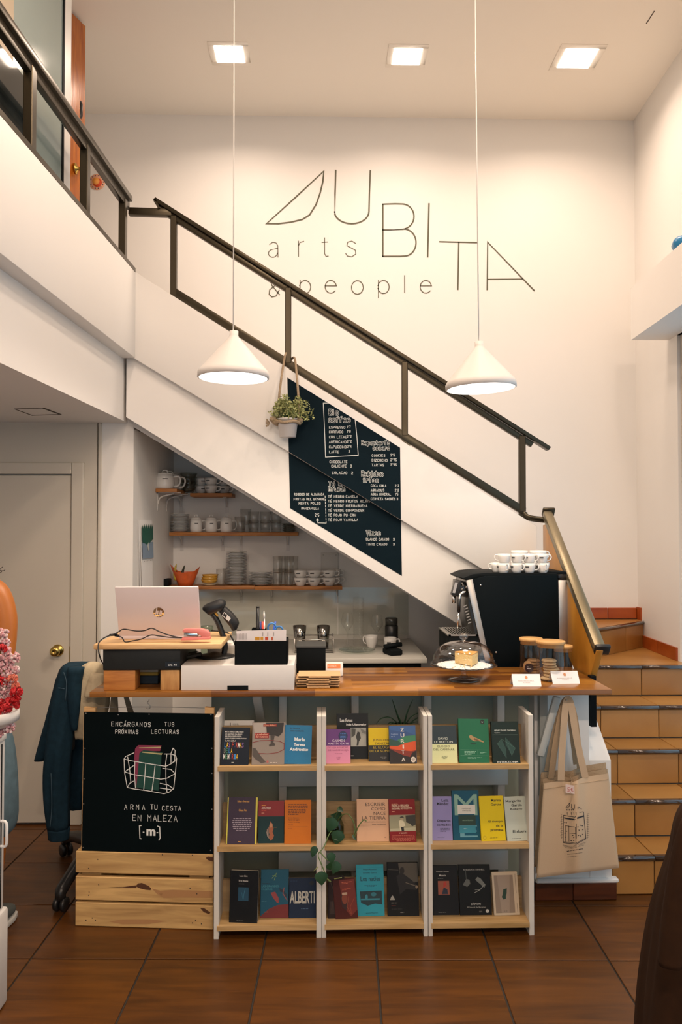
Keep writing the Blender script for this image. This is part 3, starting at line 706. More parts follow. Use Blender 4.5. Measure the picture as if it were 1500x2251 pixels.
o = cab.obj('power_cable', black); tag(o, 'thin black cable looping along the pine board before the laptop', 'cable'); o['kind'] = 'stuff'; del o['kind']
t = thing('stapler', 'salmon pink stapler on the pine board beside the laptop', 'stapler', P(430, 1408, Z=ZL))
sp = mat('stapler_pink', (.80, .25, .22), .35); y = 3.30
def sq(l, y0, y1, nm, m_, bev=.002): return MB().prism([P(u, v, Y=y0) for u, v in l], (0, y1-y0, 0)).obj(nm, m_, t, bev=bev)
sq([(398, 1408), (462, 1406), (461, 1400), (400, 1402)], y-.018, y+.018, 'base_plate', sp)
sq([(401, 1390), (402, 1384), (408, 1382), (440, 1382), (455, 1386), (461, 1392), (460, 1403), (448, 1403), (434, 1392)], y-.016, y+.016, 'upper_arm', sp)
sq([(404, 1399), (404, 1391), (434, 1392), (436, 1399)], y-.012, y+.012, 'magazine', chrome)
# white box
t = thing('white_box', 'low white box with a dark slot, under the barcode scanner', 'box', (-.3, 3.27, ZK))
x0, x1, _, ZWB = fbox(398, 647, 1459, 1518, 3.275); ZWB = 1.056
MB().box(x0, x1, 3.275, 3.535, ZK, ZWB).obj('body', white, t, bev=.003)
s0, s1, s2, s3 = fbox(500, 546, 1507, 1517, 3.274); MB().box(s0, s1, 3.2735, 3.276, ZK+.001, s3).obj('slot', matte_black, t)
xw = (x0, x1)
# barcode scanner on its stand
t = thing('barcode_scanner', 'black barcode scanner resting on a curved stand', 'scanner', P(473, 1444, Z=ZWB))
c = P(473, 1444, Z=ZWB); ys = c.y
MB().lathe([(.084, 0), (.084, .006), (.05, .012), (.022, .018), (.012, .022), (1e-6, .022)], 32, c).obj('stand_base', black, t)
MB().tube(smooth_path([P(u, v, Y=ys) for u, v in ((492, 1441), (495, 1420), (488, 1390), (476, 1362), (463, 1345))], 5), .0125, 10).obj('stand_neck', black, t)
def sc(l, d, nm, m_, dy=0, bev=.005): return MB().prism([P(u, v, Y=ys-d+dy) for u, v in l], (0, 2*d, 0)).obj(nm, m_, t, bev=bev)
sc([(443, 1340), (447, 1331), (480, 1318), (492, 1321), (495, 1330), (488, 1343), (478, 1345), (459, 1354)], .032, 'scanner_head', black, bev=.008)
sc([(480, 1343), (493, 1333), (509, 1347), (521, 1362), (525, 1371), (520, 1385), (511, 1389), (505, 1378), (492, 1362)], .02, 'grip', black, bev=.007)
sc([(471, 1348), (475, 1346), (480, 1352), (478, 1356)], .008, 'trigger', mat('trigger_yellow', (.75, .42, .05), .4), bev=.001)
q = [P(u, v, Y=ys-.0215) for u, v in ((488, 1353), (493, 1345), (508, 1359), (503, 1366))]
MB().add(q, [(0, 1, 2, 3)]).obj('sticker', mat('label_white', (.75, .74, .72), .5), t, fix=False)
ex = (q[2]-q[1]); ez = q[1]-q[0]
m = MB(); m.flat([(.06, .2), (.5, .2), (.5, .82), (.06, .82)], q[0]-vec((0, .0006, 0)), ex, ez); m.obj('sticker_print', print_black, t, fix=False)
MB().tube(smooth_path([P(522, 1385, Y=ys), P(531, 1390, Y=ys+.01), P(520, 1420, Y=ys+.06), P(512, 1405, Y=ys+.08), P(498, 1390, Y=ys+.08), P(465, 1386, Y=ys+.08)], 5), .0035, 6).obj('cable', black, t)
# card terminal lying left of the stand
tp = P(431, 1444, Z=ZWB); t = thing('card_terminal', 'glossy black card terminal lying by the scanner base', 'terminal', tp)
Mt = Matrix.Translation(tp+vec((-.02, -.03, .002))) @ Matrix.Rotation(.5, 4, 'Z') @ Matrix.Rotation(-.12, 4, 'Y')
MB().box(-.065, .045, -.03, .03, 0, .018, M=Mt, c=.004).obj('body', mat('gloss_black', (.015, .017, .018), .08), t)
MB().box(-.055, .0, -.022, .022, .0181, .0186, M=Mt).obj('screen', mat('screen_grey', (.07, .085, .09), .05), t)
# leaflet box
t = thing('leaflet_box', 'open matte black box with leaflets standing inside', 'box', (-.2, 3.29, ZWB))
x0, x1, _, zt = fbox(516, 632, 1409, 1459, 3.285); m = MB(); w = .003
m.box(x0, x1, 3.285, 3.285+w, ZWB, zt); m.box(x0, x0+w, 3.285, 3.41, ZWB, zt); m.box(x1-w, x1, 3.285, 3.41, ZWB, zt); m.box(x0, x1, 3.41-w, 3.41, ZWB, zt); m.box(x0, x1, 3.285, 3.41, ZWB, ZWB+w)
m.obj('walls', matte_black, t)
paper = mat('paper', (.78, .73, .73), .7)
t = thing('leaflet', 'printed leaflet with coloured blocks standing in the black box', 'leaflet', (-.2, 3.30, ZWB))
a, b = P(515, 1387, Y=3.31), P(628, 1384, Y=3.31)
MB().prism([(x0+.004, 3.30, ZWB+.004), (x1-.006, 3.30, ZWB+.004), (x1-.006, 3.31, b.z), (x0+.004, 3.31, a.z)], (0, .0012, 0)).obj('sheet', paper, t)
m = MB(); ml_ = MB(); yo = 3.3072
def lp(u, v): q_ = P(u, v, Y=yo); return (q_.x, q_.z)
for u0, u1, c_ in ((561, 571, '#d99a2a'), (573, 579, '#d99a2a'), (583, 590, '#cf4a22'), (597, 600, '#cf5a2a')): m.flat([lp(u0, 1407), lp(u1, 1407), lp(u1, 1400), lp(u0, 1400)], (0, yo-.0006, 0), XA, ZA, mat('flat_'+c_, c_, .6))
for k in range(9): ml_.flat([lp(520+k*2.6, 1406), lp(521.2+k*2.6, 1406), lp(521.2+k*2.6, 1392+R.random()*3), lp(520+k*2.6, 1392)], (0, yo-.0006, 0), XA, ZA)
for u in (577, 588, 601): ml_.flat([lp(u, 1398), lp(u+2, 1398), lp(u+2, 1390), lp(u, 1390)], (0, yo-.0006, 0), XA, ZA)
m.obj('colour_blocks', None, t, fix=False); ml_.obj('print', mat('ink_grey', (.42, .38, .37), .7), t, fix=False)
# pens behind
yp = 3.50; cx = P(570, 1385, Y=yp).x
t = thing('pen_holder', 'black square pen holder behind the leaflet box', 'holder', (cx, yp, ZWB)); zt2 = P(570, 1381, Y=yp).z
m = MB(); h_ = .03
for b_ in ((-h_, h_, -h_, -h_+.003), (-h_, h_, h_-.003, h_), (-h_, -h_+.003, -h_, h_), (h_-.003, h_, -h_, h_)): m.box(cx+b_[0], cx+b_[1], yp+b_[2], yp+b_[3], ZWB, zt2)
m.box(cx-h_, cx+h_, yp-h_, yp+h_, ZWB, ZWB+.003); m.obj('walls', matte_black, t)
def stick(nm, lab, cat, u0, v0, u1, v1, r_, m_, tip=None, y=yp):
    t = thing(nm, lab, cat, P(u0, v0, Y=y)); a_, b_ = P(u0, v0, Y=y), P(u1, v1, Y=y); a_.z = max(a_.z, ZWB+.006)
    MB().tube([a_, b_], r_, 10).obj('barrel', m_, t)
    if tip: e_ = b_+(b_-a_).normalized()*tip[1]; MB().tube([b_, b_+(e_-b_)*.5, e_], [r_, r_*1.15, .0008], 10).obj('tip', tip[0], t)
    return t
stick('kitchen_knife', 'black knife handle standing in the pen holder', 'knife', 566, 1440, 567, 1336, .0075, black, (black, .008))
stick('paint_brush', 'thin brush with a white tip in the pen holder', 'brush', 583, 1440, 581, 1360, .004, steel, (mat('bristle_white', (.8, .78, .74), .7), .035))
stick('pen', 'red pen in the pen holder', 'pen', 579, 1440, 578, 1366, .0055, mat('pen_red', (.6, .05, .02), .35))
stick('pen', 'dark blue pen in the pen holder, left of the red one', 'pen', 573, 1440, 573, 1366, .004, mat('pen_blue', (.02, .05, .3), .35), y=yp+.01)
stick('pen', 'bright blue pen leaning behind the blue scissors', 'pen', 590, 1440, 606, 1366, .0045, mat('pen_blue2', (.02, .10, .55), .35), y=yp+.02)
t = thing('scissors', 'scissors with blue handles standing beside the pen holder', 'scissors', P(600, 1440, Y=yp-.02)); bl = mat('scissor_blue', (.05, .22, .55), .35)
for cu_, cv_, ru_, rv_ in ((598, 1380, 9, 10), (614, 1386, 8, 9)):
    MB().tube([P(cu_+ru_*math.cos(k*.4488), cv_+rv_*math.sin(k*.4488), Y=yp-.02) for k in range(15)], .004, 8).obj('handle', bl, t)
MB().bar(P(600, 1391, Y=yp-.02), P(596, 1440, Y=yp-.02), .012, .003).obj('blade', steel, t)
# black cube box and further things on the worktop
x0, x1, _, zt3 = fbox(652, 716, 1422, 1480, 3.62)
t = thing('black_carton', 'black cubic carton behind the kraft paper bags', 'box', (x0, 3.62, ZK))
MB().box(x0, x1, 3.62, 3.786, ZK, zt3).obj('body', matte_black, t, bev=.003); MB().box(x0-.002, x1+.002, 3.618, 3.788, zt3-.004, zt3+.003).obj('lid', mat('dark_grey_card', (.05, .052, .05), .55), t)
kraft = mat('kraft_paper', (.56, .36, .18), .75, var=.06, scale=20, bump=.1); kdark = mat('kraft_inside', (.10, .06, .03), .8)
cb = P(700, 1500, Y=3.37)
for k in range(5):
    t = thing('paper_bag', 'folded kraft paper bag, %s of the stack beside the white box' % ('bottom', 'second from the bottom', 'middle', 'fourth from the bottom', 'topmost')[k], 'bag', (cb.x, 3.37, ZK+.010*k), 'kraft bag stack')
    dx_, dy_ = R.uniform(-.005, .005), R.uniform(-.004, .004); z = ZK+.010*k
    MB().box(cb.x-.088+dx_, cb.x+.088+dx_, 3.315+dy_, 3.44, z+.0072, z+.0095, c=.0008).box(cb.x-.088+dx_, cb.x+.088+dx_, 3.335+dy_, 3.44, z+.0004, z+.0022, c=.0006).obj('sheet', kraft, t)
    MB().box(cb.x-.045+dx_, cb.x+.048+dx_, 3.305+dy_, 3.43, z+.0022, z+.0072, c=.002).obj('folded_flap', kraft, t)
t = thing('payment_sign', 'small white payment terminal with an orange label', 'terminal', P(735, 1487, Z=ZK)); pq = P(735, 1487, Z=ZK)
x0, x1, z0, z1 = fbox(716, 755, 1456, 1487, pq.y)
Mc = Matrix.Translation((0, pq.y, ZK)) @ Matrix.Rotation(-.25, 4, 'X') @ Matrix.Translation((0, -pq.y, -ZK))
MB().box(x0, x1, pq.y, pq.y+.02, ZK+.001, ZK+.064, M=Mc).obj('body', white, t, bev=.006)
MB().box(x0+.008, x1-.012, pq.y-.0008, pq.y, ZK+.036, ZK+.054, M=Mc).obj('label', mat('label_orange', (.80, .22, .06), .5), t)
m = MB(); m.M = Mc; m.text('contact', x0+.012, x1-.03, ZK+.042, ZK+.049, (0, pq.y-.0014, 0), XA, ZA); m.obj('label_print', mat('label_pale', (.85, .6, .45), .6), t, fix=False)
# stacked paper and jar behind the scanner, books under the cash drawer board
px_ = P(487, 1420, Y=3.62).x
for k, (h_, c_, lab) in enumerate(((.05, (.42, .38, .30), 'grey stack of booklets behind the scanner neck'), (.075, (.62, .58, .50), 'cream paper stack behind the scanner neck'), (.012, (.75, .72, .68), 'white loose sheets topping the paper stack'))):
    z = ZK+(0, .05, .125)[k]
    o = MB().box(px_-.07+.01*k, px_+.06, 3.60, 3.76, z, z+h_-.0005, c=.001).obj('paper_stack', mat('paper_%d' % k, c_, .7)); tag(o, lab, 'papers')
for k, (c_, h_, lab) in enumerate((((.02, .04, .06), .035, 'dark blue book lying between the timber blocks'), ((.62, .40, .05), .014, 'yellow book lying between the timber blocks'), ((.60, .55, .42), .012, 'cream booklet lying on the yellow book'))):
    z = ZK+(0, .035, .049)[k]; xq_ = P(328, 1480, Y=3.5).x
    o = MB().box(xq_-.07, xq_+.055, 3.42, 3.60, z, z+h_-.0005, c=.002).obj('flat_book', mat('flatbook_%d' % k, c_, .6)); tag(o, lab, 'book')
def jar_glass(nm, lab, cat, c, r, h, th=None, m_=clear, parent_cb=None):
    t = thing(nm, lab, cat, c)
    MB().open_lathe([(1e-5, .004), (r*.9, .003), (r*.98, .008), (r, .02), (r, h)], 32, c).obj('glass', m_, t); return t
c = P(455, 1430, Y=3.74); c.z = ZK; zj = P(455, 1376, Y=3.74).z-ZK
t = jar_glass('storage_jar', 'greenish storage jar behind the pink stapler', 'jar', c, .028, zj, m_=glass('green_glass', (.72, .80, .70), 1)); MB().lathe([(.03, zj-.012), (.03, zj), (.001, zj)], 24, c).obj('rim', clear_grey, t)
# ------------------------------------------------------------------ cake stand
cc = P(1020, 1497, Z=ZK); cc = vec((P(1020, 1460, Y=3.46).x, 3.46, ZK)); rr = 73*3.46/F_PX
zpl = P(1020, 1463, Y=3.46).z-ZK
thick = glass('stand_glass', (.975, .98, .978), 2.6, .04)
t = thing('cake_stand', 'glass footed cake stand near the counter middle', 'cake stand', cc)
MB().open_lathe([(1e-5, .004), (.068, 0), (.071, .004), (.06, .010), (.02, .017), (.010, .028), (.0125, zpl-.02), (.02, zpl-.010), (.03, zpl-.006)], 40, cc).obj('foot', thick, t)
MB().open_lathe([(1e-5, zpl-.006), (.10, zpl-.006), (rr, zpl+.004), (rr, zpl+.009), (.10, zpl), (1e-5, zpl)], 48, cc).obj('plate', thick, t)
dm = mat('doily_paper', (.82, .78, .76), .8)
m = MB(); n = 96; cz = zpl+ZK+.0025
V = [(cc.x, cc.y, cz)]+[(cc.x+rq*math.cos(2*math.pi*k/n), cc.y+rq*math.sin(2*math.pi*k/n), cz+.001) for k in range(n) for rq in (.122 if k % 4 < 2 else .113,)]
m.add(V, [(0, 1+k, 1+(k+1) % n) for k in range(n)])
o = m.obj('paper_doily', dm, fix=False); tag(o, 'white lacy paper doily under the cake', 'doily')
m = MB()
for k in range(26):
    a = 2*math.pi*k/26
    for rq in (.098, .108): m.flat([(rq*math.cos(a)+.003*math.cos(b*1.05), rq*math.sin(a)+.003*math.sin(b*1.05)) for b in range(6)], (cc.x, cc.y, cz+.0022), XA, (0, 1, 0))
m.obj('lace_hole', mat('lace_shadow', (.30, .26, .22), .9), o, fix=False)['kind'] = 'stuff'
crumb = mat('sponge_cake', (.80, .58, .24), .85, var=.12, scale=160, bump=.6); crust = mat('cake_crust', (.62, .30, .06), .7, var=.2, scale=60, bump=.3)
t = thing('cake_slice', 'wedge of golden sponge cake on the doily', 'cake', (cc.x+.005, cc.y, cz))
x_ = cc.x+.018; zc = cz+.0025
tip, lft, rgt = (x_+.008, cc.y-.055), (x_-.052, cc.y+.035), (x_+.050, cc.y+.03)
pl = [lft, tip, rgt]+[(x_+.05*math.cos(a), cc.y+.03+.028*math.sin(a)) for a in (.5, 1.1, 1.57, 2.1, 2.6)]
MB().prism([(a, b, zc) for a, b in pl], (0, 0, .048)).obj('sponge', crumb, t, bev=.004)
MB().prism([(a, b, zc+.0465) for a, b in pl], (0, 0, .004)).obj('crust', crust, t, bev=.0015)
m = MB()
for k in range(14): m.ball((cc.x+R.uniform(-.07, .05), cc.y-.06+R.uniform(-.03, .02), cz+.003), R.uniform(.0015, .003), n=5, k=3)
o = m.obj('cake_crumbs', crumb); o['kind'] = 'stuff'; tag(o, 'cake crumbs scattered on the doily', 'crumbs')
ztop = P(1020, 1409, Y=3.46).z-ZK-zpl
t = thing('glass_dome', 'clear glass dome with a round knob covering the cake', 'dome', cc+vec((0, 0, zpl+.0095)))
c2 = cc+vec((0, 0, zpl+.0095)); H_ = ztop-.010
MB().open_lathe([(.142, 0), (.142, .006), (.134, .010)]+[(.134*math.cos(a*math.pi/2/10)**.75, .010+(H_-.010)*math.sin(a*math.pi/2/10)) for a in range(1, 10)]+[(.012, H_)], 48, c2).obj('dome', glass('dome_glass', (.985, .988, .985), 2.4, .03), t)
MB().lathe([(.008, H_-.002), (.008, H_+.006), (.017, H_+.013), (.020, H_+.022), (.016, H_+.031), (.006, H_+.035), (1e-6, H_+.035)], 24, c2).obj('knob', thick, t)
# ------------------------------------------------------------------ cookie jars
bam = wood('bamboo', '#b88a50', '#d3a76c', 'X', 5, .5, 0, 8)
cook = [mat('cookie_pale', (.52, .36, .20), .85, var=.25, scale=90, bump=.6), mat('cookie_brown', (.36, .20, .09), .85, var=.3, scale=90, bump=.6)]
def cookie_jar(lab, c, r, h):
    t = thing('cookie_jar', lab, 'jar', c, 'cookie jars with bamboo lids')
    MB().open_lathe([(1e-5, .003), (r*.92, .002), (r, .010), (r, h-.014)], 40, c).obj('glass', glass('jar_glass', (.955, .965, .96), 1.3), t)
    MB().lathe([(r*.93, h-.028), (r*.93, h-.012), (r*1.04, h-.012), (r*1.05, h-.008), (r*1.05, h-.002), (r*1.02, h), (1e-6, h)], 40, c).obj('lid', bam, t)
    return t
def cookie(lab, c, r, m_, grp, rx=0, rz=0, th=.013):
    M = Matrix.Translation(c) @ Matrix.Rotation(rz, 4, 'Z') @ Matrix.Rotation(rx, 4, 'Y'); g_ = R.random()*9
    m = MB(); m.lathe([(r*.8, 0), (r*.98, .003), (r, .006), (r*.85, th*.86), (r*.4, th), (1e-6, th)], 18, M=M, fold=lambda a, z: .035*math.sin(5*a+g_)+.02*math.sin(9*a))
    o = m.obj('cookie', m_); tag(o, lab, 'cookie', grp); return o
cM, cL, cR = vec((1.004, 3.46, ZK)), vec((.958, 3.62, ZK)), vec((1.118, 3.60, ZK))
cM.x = P(1211, 1450, Y=3.46).x; cL.x = P(1168, 1450, Y=3.62).x; cR.x = P(1238, 1450, Y=3.60).x
hM, hL, hR = P(1211, 1408, Y=3.46).z-ZK, P(1168, 1402, Y=3.62).z-ZK, P(1238, 1418, Y=3.60).z-ZK
cookie_jar('front cookie jar with bamboo lid and pale chunky cookies', cM, .060, hM)
cookie_jar('rear left cookie jar with dark cookies and a round label', cL, .050, hL)
cookie_jar('small nearly empty cookie jar behind the front jar', cR, .042, hR)
ordn = ('lowest', 'second', 'third', 'fourth', 'fifth', 'sixth', 'topmost')
for k in range(7):
    cookie('pale chunky cookie, %s in the stack of the front jar' % ordn[k], cM+vec((R.uniform(-.012, .012) if k else -.012, R.uniform(-.01, .006), .004+.0128*k)), R.uniform(.030, .036), cook[0], 'cookies in the front jar')
for k in range(5):
    cookie('brown cookie, %s in the rear left jar' % (ordn[k] if k < 4 else 'topmost'), cL+vec((.010+R.uniform(-.006, .004), R.uniform(-.008, .008), .004+.0128*k)), R.uniform(.030, .034), cook[1], 'cookies in the rear left jar')
lc = cookie('brown cookie leaning on edge inside the rear left jar', cL+vec((-.018, -.020, .036)), .026, cook[1], 'cookies in the rear left jar', rx=-1.35, rz=.5)
t = thing('jar_label', 'small round dark label on the rear left cookie jar', 'label', cL+vec((-.02, -.05, .02)))
th0 = math.radians(-115); m = MB(); V = []
for a in range(20):
    q = 2*math.pi*a/20; an = th0+.020*math.cos(q)/.0505; V.append(cL+vec((.0508*math.cos(an), .0508*math.sin(an), .034+.020*math.sin(q))))
m.add(V, [tuple(range(20))]); m.obj('disc', mat('label_plum', (.02, .008, .012), .4), t, fix=False)
o_ = cL+vec((.0515*math.cos(th0), .0515*math.sin(th0), .034)); e_ = vec((-math.sin(th0), math.cos(th0), 0))
m = MB(); m.ribbon([(-.008, .004), (-.002, .004)], .002, o_, e_, ZA); m.ribbon([(-.008, -.003), (.008, -.003)], .0025, o_, e_, ZA); m.obj('print', paper, t, fix=False)
# folded cards
def card(lab, q, rz, wd, ht):
    t = thing('price_card', lab, 'card', q, 'folded price cards'); M = Matrix.Translation(q) @ Matrix.Rotation(rz, 4, 'Z')
    e = .03; s_ = math.hypot(e, ht)
    MB().prism([(-wd/2, 0, 0), (wd/2, 0, 0), (wd/2, e, ht), (-wd/2, e, ht)], (0, .0008, .0003), M=M).prism([(-wd/2, e*2, 0), (wd/2, e*2, 0), (wd/2, e, ht), (-wd/2, e, ht)], (0, .0008, -.0003), M=M).obj('folded_card', mat('card_white', (.82, .80, .80), .6), t)
    u_ = M.to_3x3() @ vec((0, e, ht)); x_ = M.to_3x3() @ vec((1, 0, 0)); o_ = q+vec((0, -.0008, .0006))
    MB().flat([(.006*math.cos(a*.52), .72+.13*math.sin(a*.52)) for a in range(12)], o_, x_, u_).obj('emblem', mat('card_emblem', (.62, .27, .12), .6), t, fix=False)
    m = MB(); m.ribbon([(-wd*.32, .42), (wd*.32, .42)], .05*.1, o_, x_, u_*1.0); m = MB()
    for zz, w_ in ((.42, .30), (.28, .13)):
        for k in range(int(w_*2*wd/.006)): xx = -w_*wd+k*.006; m.flat([(xx, zz), (xx+.004, zz), (xx+.004, zz+.05), (xx, zz+.05)], o_, x_, u_)
    m.obj('fine_print', mat('card_grey', (.55, .50, .48), .7), t, fix=False)
card('folded white card before the rear left cookie jar', P(1160, 1509, Z=ZK), -.02, .118, .046)
card('folded white card leaning by the front cookie jar', P(1246, 1503, Z=ZK), .06, .118, .048)
# ================================================================== bookshelves under the counter
YF = 3.189
lam = mat('shelf_laminate', (.66, .63, .57), .45, var=.03, scale=8)
oak = wood('oak_edge', '#a5834f', '#c9a878', 'X', 4, .5, 0, 12); oakd = wood('oak_back', '#8d7350', '#ab9068', 'X', 4, .55, 0, 12)
HS = .868
UN = [(471, 482, 696, 707.5, 'left'), (708, 717.5, 931.5, 941), (942, 951.5, 1163, 1174)]
ROWV = (1682, 1857, 2031); TH = .019; ZSH = []
for i, (a, b, c, d_) in enumerate(u[:4] for u in UN):
    x0, x1, x2, x3 = (P(q, 1800, Y=YF).x for q in (a, b, c, d_))
    t = thing('bookshelf', 'pale three-tier bookshelf under the counter, %s' % ('left unit beside the pallet crate', 'middle unit with the plants', 'right unit beside the tote bags')[i], 'bookshelf', ((x0+x3)/2, YF+.08, 0), 'bookshelves under the counter')
    for p, q in ((x0, x1), (x2, x3)): MB().box(p, q-.0005, YF, YF+.165, 0, HS, c=.001).obj('side_panel', lam, t)
    for k, v in enumerate(ROWV):
        z = P(800, v, Y=YF).z
        if len(ZSH) < 3: ZSH.append(z)
        MB().box(x1-.006, x2, YF-.006, YF-.0002, z-TH, z).box(x1, x2, YF, YF+.15, z-TH, z).obj('shelf_board', oak, t)
        MB().box(x1, x2, YF+.118, YF+.132, z, z+.128).obj('back_board', oakd, t)
pages = mat('book_pages', (.70, .64, .50), .8)
def C(h): return mat('ink_'+h.strip('#'), h, .5)
def CM(h): return mat('cover_'+h.strip('#'), h, .45, spec=.3)
def book(lab, row, u0, u1, vt, vb, col, th, deco, lean=17, roll=0, ybias=0, grp=None, yaw=0, spine=None):
    zs = ZSH[row]; um = (u0+u1)/2; y0 = P(um, vb, Z=zs).y+ybias; y0 = max(y0, YF+.002)
    xA, xB = P(u0, vb, Y=y0).x, P(u1, vb, Y=y0).x; w = xB-xA
    t_ = math.radians(lean); r_ = ray(um, vt); kz = r_.z/r_.y
    h = (zs+.0005-EYE-kz*y0)/(kz*math.sin(t_)-math.cos(t_))
    M = Matrix.Translation(((xA+xB)/2, y0, zs+.0006)) @ Matrix.Rotation(yaw, 4, 'Z') @ Matrix.Rotation(-t_, 4, 'X') @ Matrix.Rotation(math.radians(roll), 4, 'Y') @ Matrix.Translation((-w/2, 0, 0))
    t = thing('book', lab, 'book', M @ vec((w/2, th/2, 0)), grp or ('books on the top shelf', 'books on the middle shelf', 'books on the bottom shelf')[row])
    e = .0012; cv = CM(col)
    co = MB().box(0, w, 0, e, 0, h, M=M).box(0, w, th-e, th, 0, h, M=M).box(0, e, 0, th, 0, h, M=M).obj('cover', cv, t)
    MB().box(e, w-.002, e, th-e, .002, h-.002, M=M).obj('pages', pages, t)
    X_ = M.to_3x3() @ vec((w, 0, 0)); Z_ = M.to_3x3() @ vec((0, 0, h)); n_ = M.to_3x3() @ vec((0, -1, 0)); O = M @ vec((0, 0, 0))
    art, let = MB(), MB(); lv = 0
    for q in deco:
        lv += 1; o_ = O+n_*(.00025+.00012*lv)
        if q[0] == 'r': art.flat([(q[1], q[3]), (q[2], q[3]), (q[2], q[4]), (q[1], q[4])], o_, X_, Z_, C(q[5]))
        elif q[0] == 'p': art.flat(q[1], o_, X_, Z_, C(q[2]))
        elif q[0] == 'e': art.flat([(q[1]+q[3]*math.cos(a*.2618), q[2]+q[4]*math.sin(a*.2618)) for a in range(24)], o_, X_, Z_, C(q[5]))
        elif q[0] == 'l': art.ribbon([vec((a*w, b*h)) for a, b in q[1]], q[2], o_, X_/w, Z_/h, C(q[3]))
        elif q[0] == 't': MB().text(q[1], q[2], q[3], q[4], q[5], o_, X_, Z_, None, q[7] if len(q) > 7 else .014).obj('lettering', C(q[6]), co, fix=False)
        elif q[0] == 'b':      # a block of print too small to read: word-like dashes
            _, xa_, xb_, ya_, yb_, nl, cc_ = q[:7]; ctr = len(q) > 7
            for k in range(nl):
                yy = yb_-(yb_-ya_)*(k+1)/nl; hh = (yb_-ya_)/nl*.42; L_ = (xb_-xa_)*(1 if k < nl-1 else .6)*R.uniform(.85, 1)
                s_ = xa_+((xb_-xa_)-L_)/2 if ctr else xa_; xx = s_
                while xx < s_+L_:
                    e_ = min(xx+R.uniform(.04, .11), s_+L_); let.flat([(xx, yy), (e_, yy), (e_, yy+hh), (xx, yy+hh)], o_, X_, Z_, C(cc_)); xx = e_+.018
    if art.v: art.obj('cover_art', None, co, fix=False)
    if let.v: let.obj('fine_print', None, co, fix=False)['kind'] = 'stuff'
    return t
W_ = '#d8d4cc'
# --- top row, left unit
book('white book standing behind the navy book, only its top showing', 0, 491, 557, 1584, 1668, '#d9d6d0', .012, [('r', .2, .225, .6, .94, '#222222'), ('t', 'MIGUEL', .27, .5, .87, .92, '#555555', 0), ('t', 'DELIBES', .27, .52, .80, .85, '#555555', 0)], lean=10, ybias=.038)
m_ = [('t', 'MARTA CAREAGA CAMILA PARDO', .12, .78, .86, .90, W_), ('t', 'LITA MARTÍNEZ  EVA MÉNDEZ', .12, .74, .80, .84, W_), ('t', 'ANA PRADA  VANESA ENDIVIA', .12, .72, .74, .78, W_), ('t', 'ROSARIO IZQUIERDO GABRIELA FONTANA', .12, .9, .68, .72, W_), ('t', 'CLARA LEZLA', .12, .52, .62, .66, W_)]
ml_cols = ('#2f7fc0', '#e8b820', '#7d5a9a', '#b03a2a', '#1e2c5a', '#b03a2a', '#e8e4dc', '#e8b820', '#7d5a9a')
for k, ch in enumerate('LASFORMAS'): x = .12+k*.072+(.05 if k > 2 else 0); m_.append(('t', ch, x, x+.064, .46, .60, ml_cols[k]))
for k, (ch, cl) in enumerate(zip('DELA', ('#7a7a70', '#1f7a5a', '#2f7fc0', '#e8b820'))): x = .11+k*.072+(.03 if k > 1 else 0); m_.append(('t', ch, x, x+.064, .31, .44, cl))
for k, (ch, cl) in enumerate(zip('MEMORIA', ('#e8e4dc', '#2a7a4a', '#e8e4dc', '#1e2c5a', '#b03a2a', '#2f7fc0', '#e8b820'))): x = .10+k*.076; m_.append(('t', ch, x, x+.066, .155, .29, cl))
book('navy book with multicoloured block capitals in its lower half', 0, 484, 546, 1599, 1682, '#0b1522', .016, m_+[('b', .4, .55, .06, .10, 1, '#b8b8b0')], lean=14, roll=1.2)
book('sepia photo cover with a red circle and shoes', 0, 553, 625, 1588, 1681, '#8b8178', .014, [
 ('p', [(.02, .99), (.4, .99), (.42, .70), (.1, .62)], '#a39a90'), ('p', [(.42, .99), (.98, .99), (.94, .76), (.82, .66), (.6, .70), (.46, .70)], '#1d1a18'), ('p', [(.56, .70), (.70, .70), (.66, .52), (.72, .48), (.70, .44), (.62, .44), (.54, .42), (.52, .46), (.58, .50)], '#3a342f'),
 ('p', [(.02, .40), (.12, .38), (.28, .20), (.44, .06), (.30, .03), (.10, .14), (.02, .22)], '#4b443e'),
 ('l', [(.02+0, .52), (.25, .565), (.55, .57), (.85, .55), (.99, .49), (.99, .36), (.8, .28), (.5, .25), (.22, .265)], .0022, '#7a1d1a'),
 ('r', .34, .76, .90, .96, '#7d1512'), ('t', 'Diana Bellessi', .38, .72, .912, .948, '#e0a07a'), ('r', .08, .52, .62, .75, '#8a1512'), ('t', 'La rebelión', .11, .48, .69, .735, '#e8b89a'), ('t', 'del instante', .11, .48, .635, .68, '#e8b89a'), ('e', .49, .07, .035, .03, '#b0605a'), ('b', .56, .94, .035, .07, 1, '#cfc6ba')], lean=15)
book('plain blue book with a white bold title, beside the sepia cover', 0, 624, 684, 1594, 1680, '#1a6f9c', .012, [('t', 'La lectura,', .2, .56, .895, .935, '#0d2d40'), ('t', 'otra revolución', .2, .70, .83, .875, '#0d2d40'), ('t', 'María', .36, .75, .585, .68, '#dfe6e8', .03), ('t', 'Teresa', .34, .76, .455, .54, '#dfe6e8', .03), ('t', 'Andruetto', .2, .88, .335, .42, '#dfe6e8', .03), ('e', .12, .07, .02, .012, '#0d3d55')], lean=17, roll=1.5)
